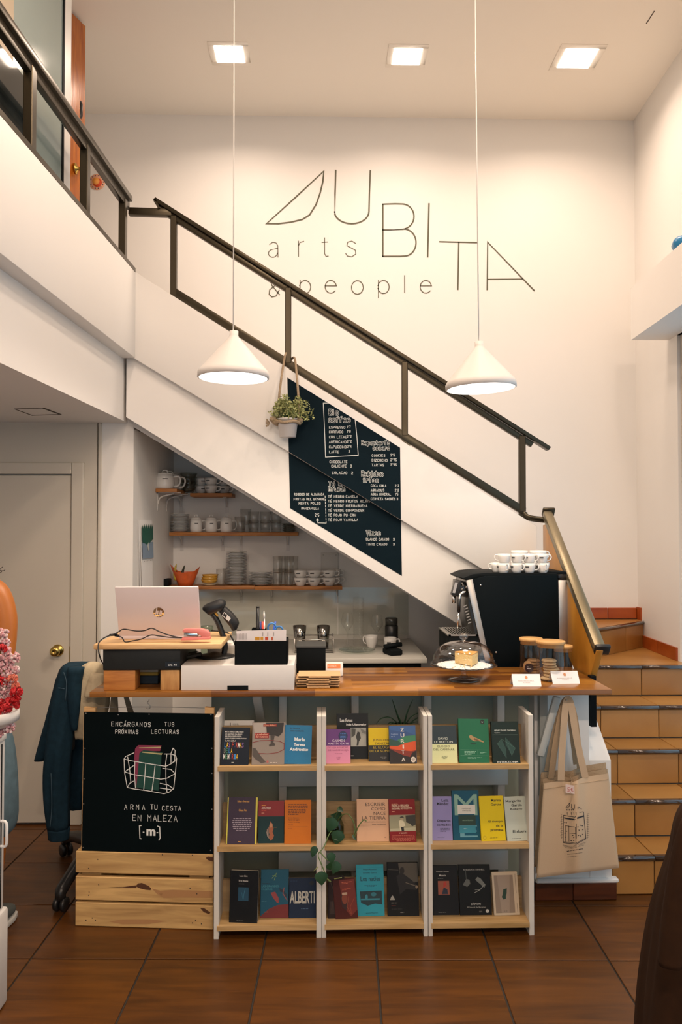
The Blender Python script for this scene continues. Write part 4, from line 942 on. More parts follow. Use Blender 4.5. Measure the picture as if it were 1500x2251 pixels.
# --- top row, middle unit
book('tall black book with a grey street photo, behind the pink book', 0, 741, 811, 1568, 1672, '#0a1216', .012, [('t', 'Las fotos', .10, .50, .81, .885, '#e0ded8', .03), ('t', 'Inés Ulanovsky', .30, .94, .715, .775, '#e0ded8', .03), ('r', .44, .93, .27, .68, '#a8aaa2'), ('p', [(.46, .67), (.60, .66), (.58, .52), (.46, .46)], '#4f524c'), ('p', [(.66, .60), (.72, .58), (.76, .45), (.70, .38), (.68, .29), (.62, .29), (.64, .40), (.60, .48)], '#2e302d'), ('p', [(.74, .67), (.92, .60), (.92, .54), (.8, .56)], '#7e807a'), ('b', .44, .6, .06, .10, 1, '#9a9a94')], lean=13, ybias=.022)
book('yellow over black book half hidden by the painted mountain cover', 0, 811, 868, 1600, 1676, '#d2b516', .012, [('r', 0, 1, 0, .48, '#0a0f12'), ('t', 'JUNICHIRO', .17, .92, .59, .67, '#26220e', 0), ('t', 'TANIZAKI', .24, .88, .495, .565, '#26220e', 0), ('t', 'EL ELOGIO', .18, .92, .38, .455, '#b89f18', 0), ('t', 'DE LA SOMBRA', .05, .99, .275, .345, '#b89f18', 0), ('b', .45, .7, .08, .16, 2, '#6a6a66', 1)], lean=15, ybias=.012)
book('purple over pink book with a round blue sticker', 0, 717, 771, 1603, 1679, '#d58aa8', .012, [('r', 0, 1, .52, 1, '#5d2a70'), ('e', .70, .80, .19, .14, '#16254f'), ('b', .57, .84, .70, .90, 5, '#3f74b8', 1), ('t', 'CARMEN', .26, .76, .63, .70, '#e6d8e4', 0), ('t', 'MARTÍN GAITE', .08, .93, .55, .62, '#e6d8e4', 0), ('t', 'DE HIJA A MADRE,', .07, .92, .43, .49, '#9a4f74', 0), ('t', 'DE MADRE A HIJA', .09, .92, .35, .41, '#9a4f74', 0), ('b', .22, .80, .29, .32, 1, '#a8607f', 1), ('b', .42, .60, .13, .21, 3, '#a8607f', 1)], lean=15)
book('blue, green and orange painted mountain cover with vertical white letters', 0, 858, 917, 1595, 1679, '#3a5f94', .016, [('p', [(0, .90), (.3, .86), (.6, .85), (.99, .74), (.99, .5), (0, .5)], '#234a80'), ('p', [(0, .66), (.2, .62), (.45, .58), (.7, .50), (0, .42)], '#1d4a3d'), ('p', [(.3, .62), (.6, .72), (.99, .74), (.99, .50), (.5, .50)], '#2d7a56'), ('p', [(0, .47), (.3, .46), (.6, .54), (.99, .59), (.99, .30), (.5, .2), (0, .3)], '#cf4d17'), ('p', [(0, .40), (.4, .35), (.8, .32), (.99, .34), (.75, .14), (.4, .2)], '#7d2411'), ('p', [(0, .40), (.25, .30), (.5, .22), (.75, .17), (.85, .28), (.99, .34), (.99, 0), (0, 0)], '#120c0c'), ('e', .87, .10, .095, .075, '#d9d2c6'), ('b', .80, .94, .06, .14, 3, '#3a332e', 1), ('t', 'Cuadrado', .07, .34, .76, .80, '#9ab0d0', 0), ('t', 'en 0', .07, .20, .70, .74, '#9ab0d0', 0)]+[('t', ch, .46-(.03 if ch not in 'I' else -.03), .57-(0 if ch not in 'I' else .03), y, y+.10, '#e4ded4') for ch, y in zip('ZURITA', (.84, .69, .54, .39, .26, .06))], lean=15, roll=-.8)
# --- top row, right unit
book('dark green over cream book, first on the right unit top shelf', 0, 950, 1007, 1595, 1678, '#dcdfa8', .012, [('r', 0, 1, .51, 1, '#0d2a33'), ('t', 'DAVID', .28, .66, .62, .68, '#d6dccc', 0), ('t', 'LE BRETON', .12, .84, .535, .595, '#d6dccc', 0), ('t', 'ELOGIO', .24, .72, .42, .475, '#5c6448', 0), ('t', 'DEL CAMINAR', .08, .90, .335, .39, '#5c6448', 0), ('b', .38, .62, .12, .20, 3, '#7a8062', 1)], lean=15)
book('bright green book with a small brown bird on its cover', 0, 1010, 1077, 1580, 1677, '#1d6a4a', .014, [('e', .80, .93, .07, .055, '#0c1c18'), ('b', .76, .84, .91, .95, 2, '#b0c8b8', 1), ('p', [(.34, .58), (.37, .62), (.42, .625), (.52, .58), (.66, .54), (.84, .475), (.82, .46), (.66, .49), (.52, .485), (.42, .52)], '#a88a5c'), ('p', [(.52, .56), (.70, .50), (.62, .49), (.5, .52)], '#6d5433'), ('e', .48, .43, .10, .012, '#103a2a'), ('l', [(.05, .29), (.97, .29)], .0006, '#7fb096'), ('l', [(.05, .16), (.97, .16)], .0006, '#7fb096'), ('l', [(.62, .29), (.62, .17)], .0006, '#7fb096'), ('b', .18, .56, .18, .28, 3, '#8fc0a4'), ('b', .70, .9, .20, .25, 2, '#8fc0a4'), ('b', .28, .8, .09, .14, 2, '#6fa088')], lean=14, roll=1)
book('dark green book with a faceted line star, last on the top shelf', 0, 1084, 1145, 1586, 1678, '#0c2522', .014, [('t', 'HENRY DAVID THOREAU', .12, .9, .77, .80, '#cfd8d0'), ('t', 'Caminar', .12, .32, .715, .745, '#cfd8d0', 0), ('l', [(.05, .68), (.95, .68)], .0006, '#6f8a80'), ('p', [(.2, .46), (.36, .58), (.5, .34), (.5, .12)], '#17403a'), ('p', [(.5, .62), (.84, .36), (.70, .18), (.5, .44)], '#17403a'), ('l', [(.2, .46), (.36, .58), (.84, .36), (.70, .18), (.5, .6), (.5, .12), (.2, .46)], .0005, '#5f8a7c'), ('t', 'INTERZONA', .16, .92, .01, .05, '#d8dcd6', .01)], lean=14)
# --- middle row
book('dusky purple book with yellow edges', 1, 497, 564, 1753, 1856, '#3c2f40', .014, [('r', 0, .035, 0, 1, '#c9bf45'), ('r', .94, 1, 0, 1, '#c9bf45'), ('t', 'Ideas diversas', .33, .72, .895, .94, '#d9a04a'), ('t', 'César Aira', .38, .66, .70, .75, '#d9a04a'), ('b', .17, .83, .28, .58, 7, '#9a8e98', 1), ('b', .39, .58, .05, .08, 1, '#d9a04a')], lean=14, roll=.6)
book('red over dark teal book with a drifting figure', 1, 567, 624, 1760, 1854, '#0c2f30', .012, [('r', 0, 1, .63, 1, '#7d1014'), ('b', .12, .40, .88, .91, 1, '#dc9a3a'), ('t', 'APÁTRIDA', .12, .50, .80, .86, '#d8c8bc'), ('b', .12, .45, .755, .78, 1, '#b8402a'), ('b', .12, .32, .70, .73, 1, '#d8a080'), ('p', [(.48, .52), (.54, .44), (.60, .34), (.56, .26), (.62, .18), (.58, .10), (.48, .06), (.42, .14), (.46, .22), (.34, .26), (.34, .32), (.42, .38)], '#93512f'), ('p', [(.42, .38), (.34, .30), (.40, .22), (.44, .10), (.36, .16), (.32, .26)], '#8c7c70'), ('l', [(.58, .37), (.72, .365)], .001, '#8f6a40'), ('e', .50, .42, .06, .06, '#b07a55')], lean=15)
book('plain orange book with small dark print', 1, 625, 684, 1759, 1855, '#c06a0e', .012, [('b', .13, .88, .66, .93, 7, '#5f300a'), ('t', 'Anne Carson', .13, .54, .575, .61, '#6a4a20', 0), ('t', 'Tipos de agua', .13, .56, .52, .565, '#4a2a0c', .006), ('t', 'El camino de Santiago', .13, .58, .475, .505, '#4a2a0c', 0), ('b', .13, .5, .425, .45, 1, '#4a2a0c'), ('l', [(.13, .395), (.88, .395)], .0004, '#7a430a'), ('b', .13, .42, .345, .36, 1, '#5f300a')], lean=15)
book('beige book with a large serif title in capitals', 1, 785, 856, 1757, 1850, '#d3a886', .012, [('t', 'ESCRIBIR', .28, .90, .84, .92, '#3f342a', 0), ('t', 'COMO', .46, .90, .735, .81, '#3f342a', 0), ('t', 'NACE', .53, .90, .625, .70, '#3f342a', 0), ('t', 'LA TIERRA', .17, .90, .515, .595, '#3f342a', 0), ('t', 'UNA POETA EN PROSA', .24, .90, .445, .47, '#7a6450', 0), ('t', 'María Luisa Bombal', .48, .90, .385, .415, '#4a3c30', 0), ('b', .86, .91, .085, .11, 2, '#4a3c30')], lean=14)
book('red book with an old photograph of a child in a cap', 1, 858, 916, 1757, 1852, '#7d1216', .014, [('r', 0, 1, .255, .635, '#8f8c70'), ('p', [(.62, .62), (1, .63), (1, .40), (.86, .36), (.80, .42), (.64, .46)], '#2c2b22'), ('p', [(.02, .32), (1, .34), (1, .26), (.02, .26)], '#a8a488'), ('p', [(.36, .50), (.46, .52), (.56, .48), (.60, .38), (.52, .36), (.52, .27), (.40, .27), (.38, .38)], '#c8c0a2'), ('p', [(.42, .36), (.54, .35), (.55, .26), (.46, .26)], '#15140f'), ('e', .48, .55, .055, .045, '#a89878'), ('p', [(.40, .57), (.44, .60), (.54, .60), (.56, .57)], '#1c1a14'), ('b', .11, .5, .885, .915, 1, '#d8a07a'), ('t', 'INFANCIA BERLINESA', .11, .78, .825, .88, '#dcc4a8'), ('t', 'HACIA MIL NOVECIENTOS', .11, .90, .765, .815, '#dcc4a8'), ('b', .11, .3, .715, .74, 1, '#d8a07a'), ('t', '3ª EDICIÓN', .36, .66, .20, .235, '#d8b8a0'), ('b', .06, .96, .03, .18, 5, '#b8604a', 1)], lean=14, roll=-1)
book('lavender book with black title, first on the right unit middle shelf', 1, 951, 996, 1751, 1848, '#8f86b4', .012, [('t', 'Leila', .52, .86, .88, .945, '#141418'), ('t', 'Méndez', .28, .86, .80, .87, '#141418'), ('t', 'Disparos', .28, .92, .41, .475, '#141418'), ('t', 'contados', .24, .92, .33, .38, '#141418'), ('b', .40, .92, .20, .30, 3, '#55506e'), ('b', .26, .92, .075, .095, 1, '#26242e')], lean=13)
book('teal book with giant serif letters and a white label', 1, 997, 1057, 1738, 1847, '#0e4f66', .014, [('t', 'M', .09, .93, .50, .925, '#7fa595', .0), ('t', 'E', .26, .90, .06, .30, '#5f94a0', 0), ('r', .20, .85, .52, .71, '#d0ccc0'), ('t', 'MARIANA', .36, .70, .62, .65, '#3c3f3c', 0), ('t', 'ENRIQUEZ', .38, .70, .575, .605, '#3c3f3c', 0), ('r', .22, .85, .30, .50, '#16362c'), ('t', 'ARCHIPIÉLAGO', .36, .76, .385, .415, '#8fae8f', 0), ('r', .24, .84, .14, .29, '#2d7f90'), ('b', .4, .62, .22, .25, 1, '#bcd0d0')], lean=13)
book('yellow book with black title, between the teal and pale ones', 1, 1059, 1113, 1750, 1849, '#d6bc0f', .013, [('t', 'Marina', .50, .90, .875, .935, '#16150c'), ('t', 'Garcés', .48, .90, .785, .84, '#16150c'), ('t', 'El tiempo', .34, .92, .40, .455, '#16150c'), ('t', 'de la', .63, .92, .31, .36, '#16150c'), ('t', 'promesa', .40, .92, .20, .26, '#16150c'), ('b', .36, .92, .065, .085, 1, '#4a420c'), ('e', .14, .08, .065, .04, '#a8940c'), ('e', .14, .08, .052, .03, '#d6bc0f')], lean=14, roll=-1)
book('pale grey-green book, last on the right unit middle shelf', 1, 1116, 1165, 1751, 1849, '#b8c0b4', .013, [('t', 'Margarita', .08, .78, .86, .93, '#161816'), ('t', 'García', .32, .80, .78, .835, '#161816'), ('t', 'Robayo', .26, .80, .685, .74, '#161816'), ('t', 'El afuera', .28, .88, .185, .245, '#161816'), ('b', .22, .88, .055, .075, 1, '#4a504a')], lean=14, roll=-2)
# --- bottom row
book('upright black book with a small blue plate, pages showing at right', 2, 503, 566, 1914, 2029, '#0c0e10', .02, [('t', 'Louise Glück', .33, .62, .88, .915, '#c4c0b6', 0), ('t', 'El iris silvestre', .31, .64, .79, .82, '#d4d0c6'), ('b', .31, .66, .74, .755, 1, '#8a8a84'), ('r', .30, .67, .42, .68, '#17435a'), ('l', [(.48, .44), (.52, .6), (.55, .66)], .001, '#4a90a8'), ('l', [(.48, .44), (.42, .58)], .001, '#3a7a94'), ('b', .27, .70, .035, .05, 1, '#8a8a84')], lean=8, yaw=-.10)
book('blue and red painted cover with a leaping figure', 2, 572, 634, 1912, 2018, '#155168', .012, [('p', [(0, 0), (1, 0), (1, .28), (.6, .26), (.3, .18), (.1, .08), (0, .03)], '#6d1a14'), ('p', [(.36, .52), (.52, .54), (.64, .42), (.66, .30), (.58, .32), (.44, .42)], '#8f3a3a'), ('p', [(.66, .62), (.80, .58), (.96, .46), (.9, .42), (.82, .52), (.7, .54)], '#16283a'), ('l', [(.84, .62), (.80, .5), (.95, .36)], .003, '#8f4a44'), ('l', [(.40, .82), (.56, .93), (.48, .78)], .0015, '#9ab84a'), ('l', [(.42, .88), (.58, .86)], .0012, '#9ab84a'), ('t', 'LAS GRANDES', .03, .64, .635, .68, '#3f8f9c', 0), ('t', 'MUJERES', .03, .42, .565, .61, '#3f8f9c', 0), ('b', .05, .5, .71, .74, 1, '#0f3a4a'), ('b', .04, .34, .345, .36, 1, '#6fb0b8'), ('b', .16, .4, .12, .14, 1, '#c08070')], lean=15, ybias=.0)
book('navy book with a tall condensed white name', 2, 635, 695, 1930, 2018, '#0c1f3a', .012, [('t', 'ALBERTI', .03, .95, .36, .67, '#b8b8ae', .02), ('b', .45, .95, .22, .25, 1, '#4a6a8a'), ('e', .84, .87, .085, .055, '#0a0f18'), ('b', .04, .5, .92, .94, 1, '#24456a')], lean=15)
book('dark brown photographic cover leaning at the left of the middle unit', 2, 722, 758, 1926, 2022, '#241109', .010, [('r', .12, .5, .1, .4, '#2f1a0e'), ('l', [(.1, .9), (.4, .6), (.2, .2)], .003, '#3f2413')], lean=12, ybias=.01)
book('rust red photographic cover beside the turquoise book', 2, 738, 788, 1932, 2020, '#47150a', .012, [('p', [(.28, .98), (.96, .98), (.99, .2), (.7, .05), (.4, .3)], '#6d2110'), ('p', [(.3, .62), (.52, .60), (.62, .40), (.5, .2), (.34, .3)], '#2f1009'), ('e', .47, .50, .12, .13, '#7d3a22'), ('r', .38, .6, .60, .66, '#b89a80'), ('b', .40, .92, .88, .94, 2, '#d06a4a'), ('b', .40, .8, .72, .77, 2, '#c05a3a'), ('l', [(.66, .55), (.55, .3), (.7, .12)], .002, '#8a4a2a'), ('l', [(.9, .5), (.7, .3), (.72, .1)], .0015, '#9a3f20')], lean=12, roll=-5)
book('turquoise book with a dark garden photograph', 2, 785, 846, 1901, 2014, '#2b93a5', .012, [('l', [(0, .52), (1, .52)], .0006, '#1a6f80'), ('l', [(0, .94), (1, .94)], .0006, '#1a6f80'), ('t', 'William Alexander', .25, .76, .895, .925, '#0f3a44', 0), ('t', 'González Guevara', .25, .76, .83, .86, '#0f3a44', 0), ('t', 'Los nadies', .16, .88, .68, .77, '#0a2228', .004), ('b', .28, .76, .57, .61, 2, '#0f4550', 1), ('p', [(.12, .48), (.92, .49), (.92, .22), (.66, .24), (.40, .20), (.16, .26)], '#11333a'), ('r', .16, .84, .31, .34, '#2f8494'), ('e', .36, .37, .05, .05, '#2f8494'), ('e', .62, .42, .1, .04, '#276f7d'), ('t', 'poesía Hiperión', .33, .76, .04, .075, '#0f3a44', 0)], lean=14, roll=-.6)
book('black book with a grey photo of a seated man', 2, 853, 922, 1896, 2014, '#0a0b0c', .014, [('p', [(.36, .99), (.98, .99), (.99, .64), (.72, .60), (.5, .72), (.4, .8)], '#4f4a40'), ('p', [(.42, .78), (.40, .86), (.45, .91), (.53, .91), (.56, .84), (.53, .79)], '#14120f'), ('p', [(.3, .74), (.44, .80), (.56, .77), (.80, .66), (.96, .56), (.94, .48), (.6, .5), (.4, .4)], '#0d0d0d'), ('l', [(.6, .62), (.8, .58), (.93, .555)], .003, '#6b6254'), ('e', .94, .54, .04, .03, '#8a7a66'), ('l', [(.02, .87), (.36, .86)], .0012, '#5f5a50'), ('p', [(.08, .30), (.12, .36), (.16, .385), (.20, .36), (.24, .30)], '#9a9a92'), ('b', .12, .45, .24, .27, 1, '#8a8a82'), ('b', .12, .4, .19, .21, 1, '#6d2a1c'), ('b', .12, .7, .13, .14, 1, '#55554f'), ('b', .4, .62, .06, .08, 1, '#8a8a82')], lean=12)
book('black book with a small red and orange plate', 2, 953, 1010, 1903, 2012, '#0b0d10', .014, [('t', 'Yolanda Castaño', .16, .66, .87, .895, '#b8b4aa', 0), ('t', 'Materia', .28, .54, .785, .82, '#c8c4ba'), ('b', .22, .6, .735, .75, 1, '#7a7a74'), ('r', .22, .66, .41, .69, '#8f4a34'), ('p', [(.36, .42), (.6, .42), (.58, .52), (.44, .56)], '#1a2233'), ('p', [(.42, .54), (.56, .60), (.52, .68), (.44, .66)], '#a82a1c'), ('b', .2, .74, .05, .065, 1, '#7a7a74')], lean=14)
book('black book with two figures in a dark photo', 2, 1012, 1082, 1901, 2012, '#0b0f10', .012, [('t', 'ANGÉLICA LIDDELL', .15, .83, .89, .925, '#b4b4ac', 0), ('p', [(.12, .6), (.24, .72), (.34, .70), (.36, .62), (.26, .56)], '#5a5d58'), ('p', [(.52, .70), (.60, .76), (.70, .72), (.84, .6), (.80, .54), (.66, .62)], '#6d706a'), ('l', [(.8, .6), (.66, .5), (.48, .44)], .002, '#9a9c94'), ('l', [(.66, .5), (.5, .50)], .0015, '#8a8c84'), ('l', [(.24, .72), (.22, .9)], .003, '#3a3f3c'), ('t', 'DÂMON', .36, .66, .20, .25, '#c4c4bc', 0), ('t', 'El funeral de Bergman', .24, .82, .135, .17, '#a8a8a0', 0), ('e', .86, .08, .055, .035, '#b8b8b0'), ('b', .6, .72, .06, .09, 2, '#8a8a82')], lean=13)
book('cream framed cover with a small green sock', 2, 1087, 1144, 1917, 2012, '#c4b49c', .012, [('r', .08, .82, .05, .93, '#8a7a6a'), ('p', [(.2, .93), (.7, .93), (.6, .05), (.3, .05)], '#9a8a7a'), ('p', [(.42, .60), (.56, .62), (.54, .50), (.50, .44), (.50, .38), (.40, .36), (.34, .42), (.38, .48)], '#173a2a'), ('b', .38, .62, .09, .11, 1, '#4a3f36'), ('l', [(.91, .95), (.91, .5)], .0012, '#6a5c4c'), ('l', [(.91, .28), (.91, .06)], .001, '#6a5c4c')], lean=14, roll=-1)
# ------------------------------------------------------------------ plants on the shelves
leaf_m = mat('leaf_dark', (.012, .055, .018), .4, var=.3, scale=12); stem_m = mat('stem_green', (.10, .17, .05), .5); leaf_l = mat('leaf_spider', (.018, .06, .028), .45, var=.3, scale=20)
def leaf(parent, base, tip, wid, m_=leaf_m, heart=True, curl=.15, nm='leaf'):
    base = vec(base); tip = vec(tip); d_ = tip-base; L = d_.length; d_.normalize(); s = d_.cross(vec((0, -1, .25)));
    if s.length < .1: s = d_.cross(vec((1, 0, 0)))
    s.normalize(); n_ = s.cross(d_)
    prof = ((-.08, .25), (.08, .85), (.3, 1), (.6, .7), (.85, .28), (1, 0)) if heart else ((0, .6), (.3, 1), (.7, .7), (1, 0))
    V = []
    for t_, w_ in prof:
        c_ = base+d_*(t_*L)+n_*(-curl*L*t_*t_); V += [c_-s*(w_*wid/2)+n_*(.12*wid*w_), c_, c_+s*(w_*wid/2)+n_*(.12*wid*w_)]
    Fs = []
    for i in range(len(prof)-1):
        for k in (0, 1): Fs.append((3*i+k, 3*i+k+1, 3*i+k+4, 3*i+k+3))
    m = MB(); m.add(V, Fs, None, True); return m.obj(nm, m_, parent, fix=False)
zs = ZSH[1]; yj = YF+.055; jc = vec((P(736, 1840, Y=yj).x, yj, zs))
hj = P(736, 1797, Y=yj).z-zs; rj = 20.5*yj/F_PX
t = thing('plant_jar', 'round glass jar of water on the middle shelf', 'jar', jc)
MB().open_lathe([(1e-5, .003), (rj*.7, .002), (rj*.95, .015), (rj, .03), (rj*.97, hj*.7), (rj*.75, hj*.9), (rj*.72, hj), (rj*.78, hj+.003)], 28, jc).obj('glass', glass('jar_green', (.62, .70, .64), 1.4), t)
MB().lathe([(1e-5, .005), (rj*.66, .005), (rj*.9, .016), (rj*.94, .03), (rj*.93, hj*.55), (1e-5, hj*.55)], 24, jc).obj('water', glass('water_green', (.50, .60, .50), .6), t)
t = thing('pothos_plant', 'trailing green pothos growing out of the glass jar', 'plant', jc+vec((0, 0, hj)))
def PP(u, v, y=yj): return P(u, v, Y=y)
runs = [[(735, 1838, yj), (736, 1800, yj), (742, 1786, yj-.02), (744, 1775, yj-.02)], [(740, 1836, yj), (745, 1800, yj), (762, 1789, yj-.02), (774, 1800, yj-.03), (781, 1822, yj-.035), (776, 1840, yj-.04)], [(734, 1830, yj-.01), (726, 1830, yj-.06), (712, 1862, 3.14), (700, 1878, 3.13), (705, 1895, 3.12), (712, 1912, 3.12), (720, 1932, 3.12), (726, 1938, 3.12)],
 [(778, 1844, yj-.04), (788, 1818, yj-.05), (799, 1803, yj-.055), (806, 1805, yj-.06)], [(703, 1872, 3.13), (720, 1890, 3.12), (735, 1895, 3.12)]]
for rn in runs: MB().tube(smooth_path([P(u, v, Y=y) for u, v, y in rn], 6), .0022, 6).obj('vine', stem_m, t)
for (u0, v0, u1, v1, y, w) in ((744, 1776, 755, 1784, yj-.02, .022), (733, 1800, 722, 1830, yj-.035, .055), (748, 1800, 728, 1792, yj+.01, .05), (745, 1828, 738, 1858, yj-.045, .055), (740, 1832, 755, 1848, yj-.04, .045), (693, 1862, 686, 1886, 3.12, .03), (728, 1876, 730, 1900, 3.12, .036), (742, 1896, 732, 1922, 3.12, .044), (706, 1918, 708, 1948, 3.12, .052), (722, 1910, 728, 1896, 3.12, .025), (776, 1836, 783, 1848, yj-.04, .012), (718, 1800, 724, 1815, yj, .03)):
    leaf(t, P(u0, v0, Y=y), P(u1, v1, Y=y-.01), w)
for (u0, v0, u1, v1) in ((712, 1925, 728, 1938), (735, 1932, 752, 1929), (690, 1915, 700, 1905)): MB().tube([P(u0, v0, Y=3.12), P(u1, v1, Y=3.12)], .0018, 5).obj('root', mat('root_green', (.25, .28, .08), .5), t)
# spider plant on the top back rail of the middle unit
ys_ = YF+.145; base = vec((P(885, 1606, Y=ys_).x, ys_, HS-.1))
pc = vec((base.x, YF+.205, .70)); t = thing('spider_plant', 'dark strappy spider plant behind the middle bookshelf', 'plant', vec((base.x, YF+.20, .55)))
MB().lathe([(.032, 0), (.046, .15), (.042, .15), (.04, .135), (1e-6, .135)], 20, vec((base.x, YF+.215, .63))).obj('pot', matte_black, t)
for pts in (((884, 1600), (872, 1565), (862, 1536)), ((887, 1600), (896, 1565), (908, 1538)), ((884, 1600), (860, 1578), (838, 1580), (826, 1594)), ((888, 1600), (905, 1575), (935, 1562), (950, 1560)), ((889, 1602), (915, 1580), (940, 1572), (946, 1578)), ((882, 1602), (862, 1588), (850, 1600), (848, 1625)), ((889, 1603), (905, 1590), (922, 1586)), ((885, 1602), (878, 1580), (872, 1570)), ((882, 1603), (868, 1592), (858, 1594))):
    sp_ = smooth_path([P(u, v, Y=YF+.19-.012*k) for k, (u, v) in enumerate(pts)], 6); n_ = len(sp_)
    MB().tube(sp_, [.0085*(1-.85*(i/(n_-1))**2) for i in range(n_)], 6, flat=.3).obj('leaf', leaf_l, t)
# ================================================================== alcove under the stair
YW = YB-.001
shelf_w = wood('shelf_wood', '#8f5524', '#b97a3c', 'X', 5, .5, .04, 10)
brk_m = mat('bracket_white', (.66, .63, .60), .4)
def bracket(t, x, zt, y=YW, d=.13, h=.10, horiz=True, nm='bracket'):
    m = MB(); m.box(x-.011, x+.011, y-.004, y, zt-h, zt); m.box(x-.011, x+.011, y-d, y-.004, zt-.004, zt)
    m.tube(smooth_path([(x, y-.004, zt-h*.62), (x, y-.02, zt-.03), (x, y-d*.7, zt-.005)], 4), .005, 6)
    m.obj(nm, brk_m, t)
def wshelf(lab, u0, u1, vt, depth, th=.022, brs=()):
    z = P((u0+u1)/2, vt, Y=YW-depth).z; x0, x1 = P(u0, vt, Y=YW-depth).x, P(u1, vt, Y=YW-depth).x
    t = thing('wall_shelf', lab, 'shelf', ((x0+x1)/2, YW, z-th), 'wooden shelves under the stair')
    MB().box(x0, x1, YW-depth, YW, z-th, z).obj('board', shelf_w, t, bev=.002)
    for u in brs: bracket(t, P(u, vt+20, Y=YW).x, z-th)
    return x0, x1, z
xA0, xA1, zA = wshelf('short upper back shelf with cups', 418, 510, 1084, .20, brs=(398.5, 499))
xB0, xB1, zB = wshelf('middle shelf with white pots and glasses', 372, 655, 1170, .20, brs=(400, 490.5, 531, 633))
xC0, xC1, zC = wshelf('lower shelf left length with the plate stack', 345, 560, 1288, .20, brs=(531,))
xD0, xD1, zD = wshelf('lower shelf right length with cups and tall glasses', 560.5, 753, 1289, .20, brs=(598, 741))
# shelf along the side wall
yL = 4.86; p0_, p1_ = P(335, 1074, Y=yL), P(389, 1074, Y=yL); zL = p0_.z
t = thing('side_shelf', 'short wooden shelf along the alcove side wall with white jugs', 'shelf', (p0_.x, yL, zL-.022), 'wooden shelves under the stair')
MB().box(p0_.x+.02, p1_.x, yL, YW-.005, zL-.022, zL).obj('board', shelf_w, t, bev=.002)
for yy in (yL+.05, yL+.24):
    xx = xe+(xc_-xe)*(yy-YD)/(YB-YD); m = MB(); m.box(xx+.001, xx+.005, yy-.011, yy+.011, zL-.022-.11, zL-.022); m.box(xx+.001, xx+.14, yy-.011, yy+.011, zL-.026, zL-.022)
    m.tube(smooth_path([(xx+.004, yy, zL-.09), (xx+.02, yy, zL-.05), (xx+.10, yy, zL-.028)], 4), .005, 6); m.obj('bracket', brk_m, t)
# --- crockery prototypes (one of each, then copies)
logo_m = mat('cup_logo', (.05, .05, .05), .5)
def make_cup(name, lab, r, h, grp, logo=True, straight=False):
    t = thing(name, lab, 'cup', (0, 0, 0), grp)
    MB().lathe(([(r*.62, 0), (r*.72, .004), (r*.86, h*.3), (r*.96, h*.7), (r, h)] if straight else [(r*.55, 0), (r*.6, .004), (r*.85, h*.35), (r*.98, h*.75), (r, h)])+[ (r*.93, h-.001), (r*.90, h*.75), (r*.75, h*.3), (r*.4, .008), (1e-6, .008)], 22, m=porcelain).obj('cup_body', None, t)
    MB().tube(smooth_path([(r*.93, 0, h*.85), (r*1.35, 0, h*.86), (r*1.5, 0, h*.62), (r*1.3, 0, h*.36), (r*.84, 0, h*.30)], 5), r*.10, 6).obj('handle', porcelain, t)
    if logo:
        V = []
        for z_ in (h*.55, h*.68):
            for k in range(5): a = math.radians(-118+k*9); V.append((r*.985*math.cos(a), r*.985*math.sin(a), z_))
        V = [vec(v)*1.0 for v in V]; MB().add([(v.x*1.012, v.y*1.012, v.z) for v in V], [(k, k+1, 6+k, 5+k) for k in range(4)]).obj('logo', logo_m, t, fix=False)
    return t
def place(proto, used, loc, lab, rz=0, sc=None):
    if proto.name not in used:
        used.add(proto.name); proto.location = loc; proto['label'] = lab; proto.rotation_euler = (0, 0, rz)
        if sc: proto.scale = (sc,)*3
        return proto
    return dup(proto, loc, lab, rz, sc)
used = set(); YSH = YW-.10
# cups on the lower shelf: three stacks of two, one more pair behind
rc, hc = .043, .052
cup = make_cup('coffee_cup', '', rc, hc, 'cups on the shelves')
for i, u in enumerate((661, 691, 724)):
    for k in range(2): place(cup, used, (P(u, 1270, Y=YSH).x, YSH-.04, zD+k*(hc-.004)), 'white coffee cup, %s of the %s pair on the lower shelf right end' % (('lower', 'upper')[k], ('left', 'middle', 'right')[i]), -.15)
for k in range(2): place(cup, used, (P(735, 1270, Y=YSH).x, YSH+.055, zD+k*(hc-.004)), 'white coffee cup, %s of the pair hidden at the back of the lower shelf' % ('lower', 'upper')[k], 0)
for i, (u, rz, dy) in enumerate(((443, .6, .0), (466, -.2, -.04), (489, .2, .03))):
    for k in range(2): place(cup, used, (P(u, 1070, Y=YSH).x, YSH+dy, zA+k*(hc-.004)), 'white cup, %s of the %s pair on the short upper shelf' % (('lower', 'upper')[k], ('left', 'middle', 'right')[i]), rz)
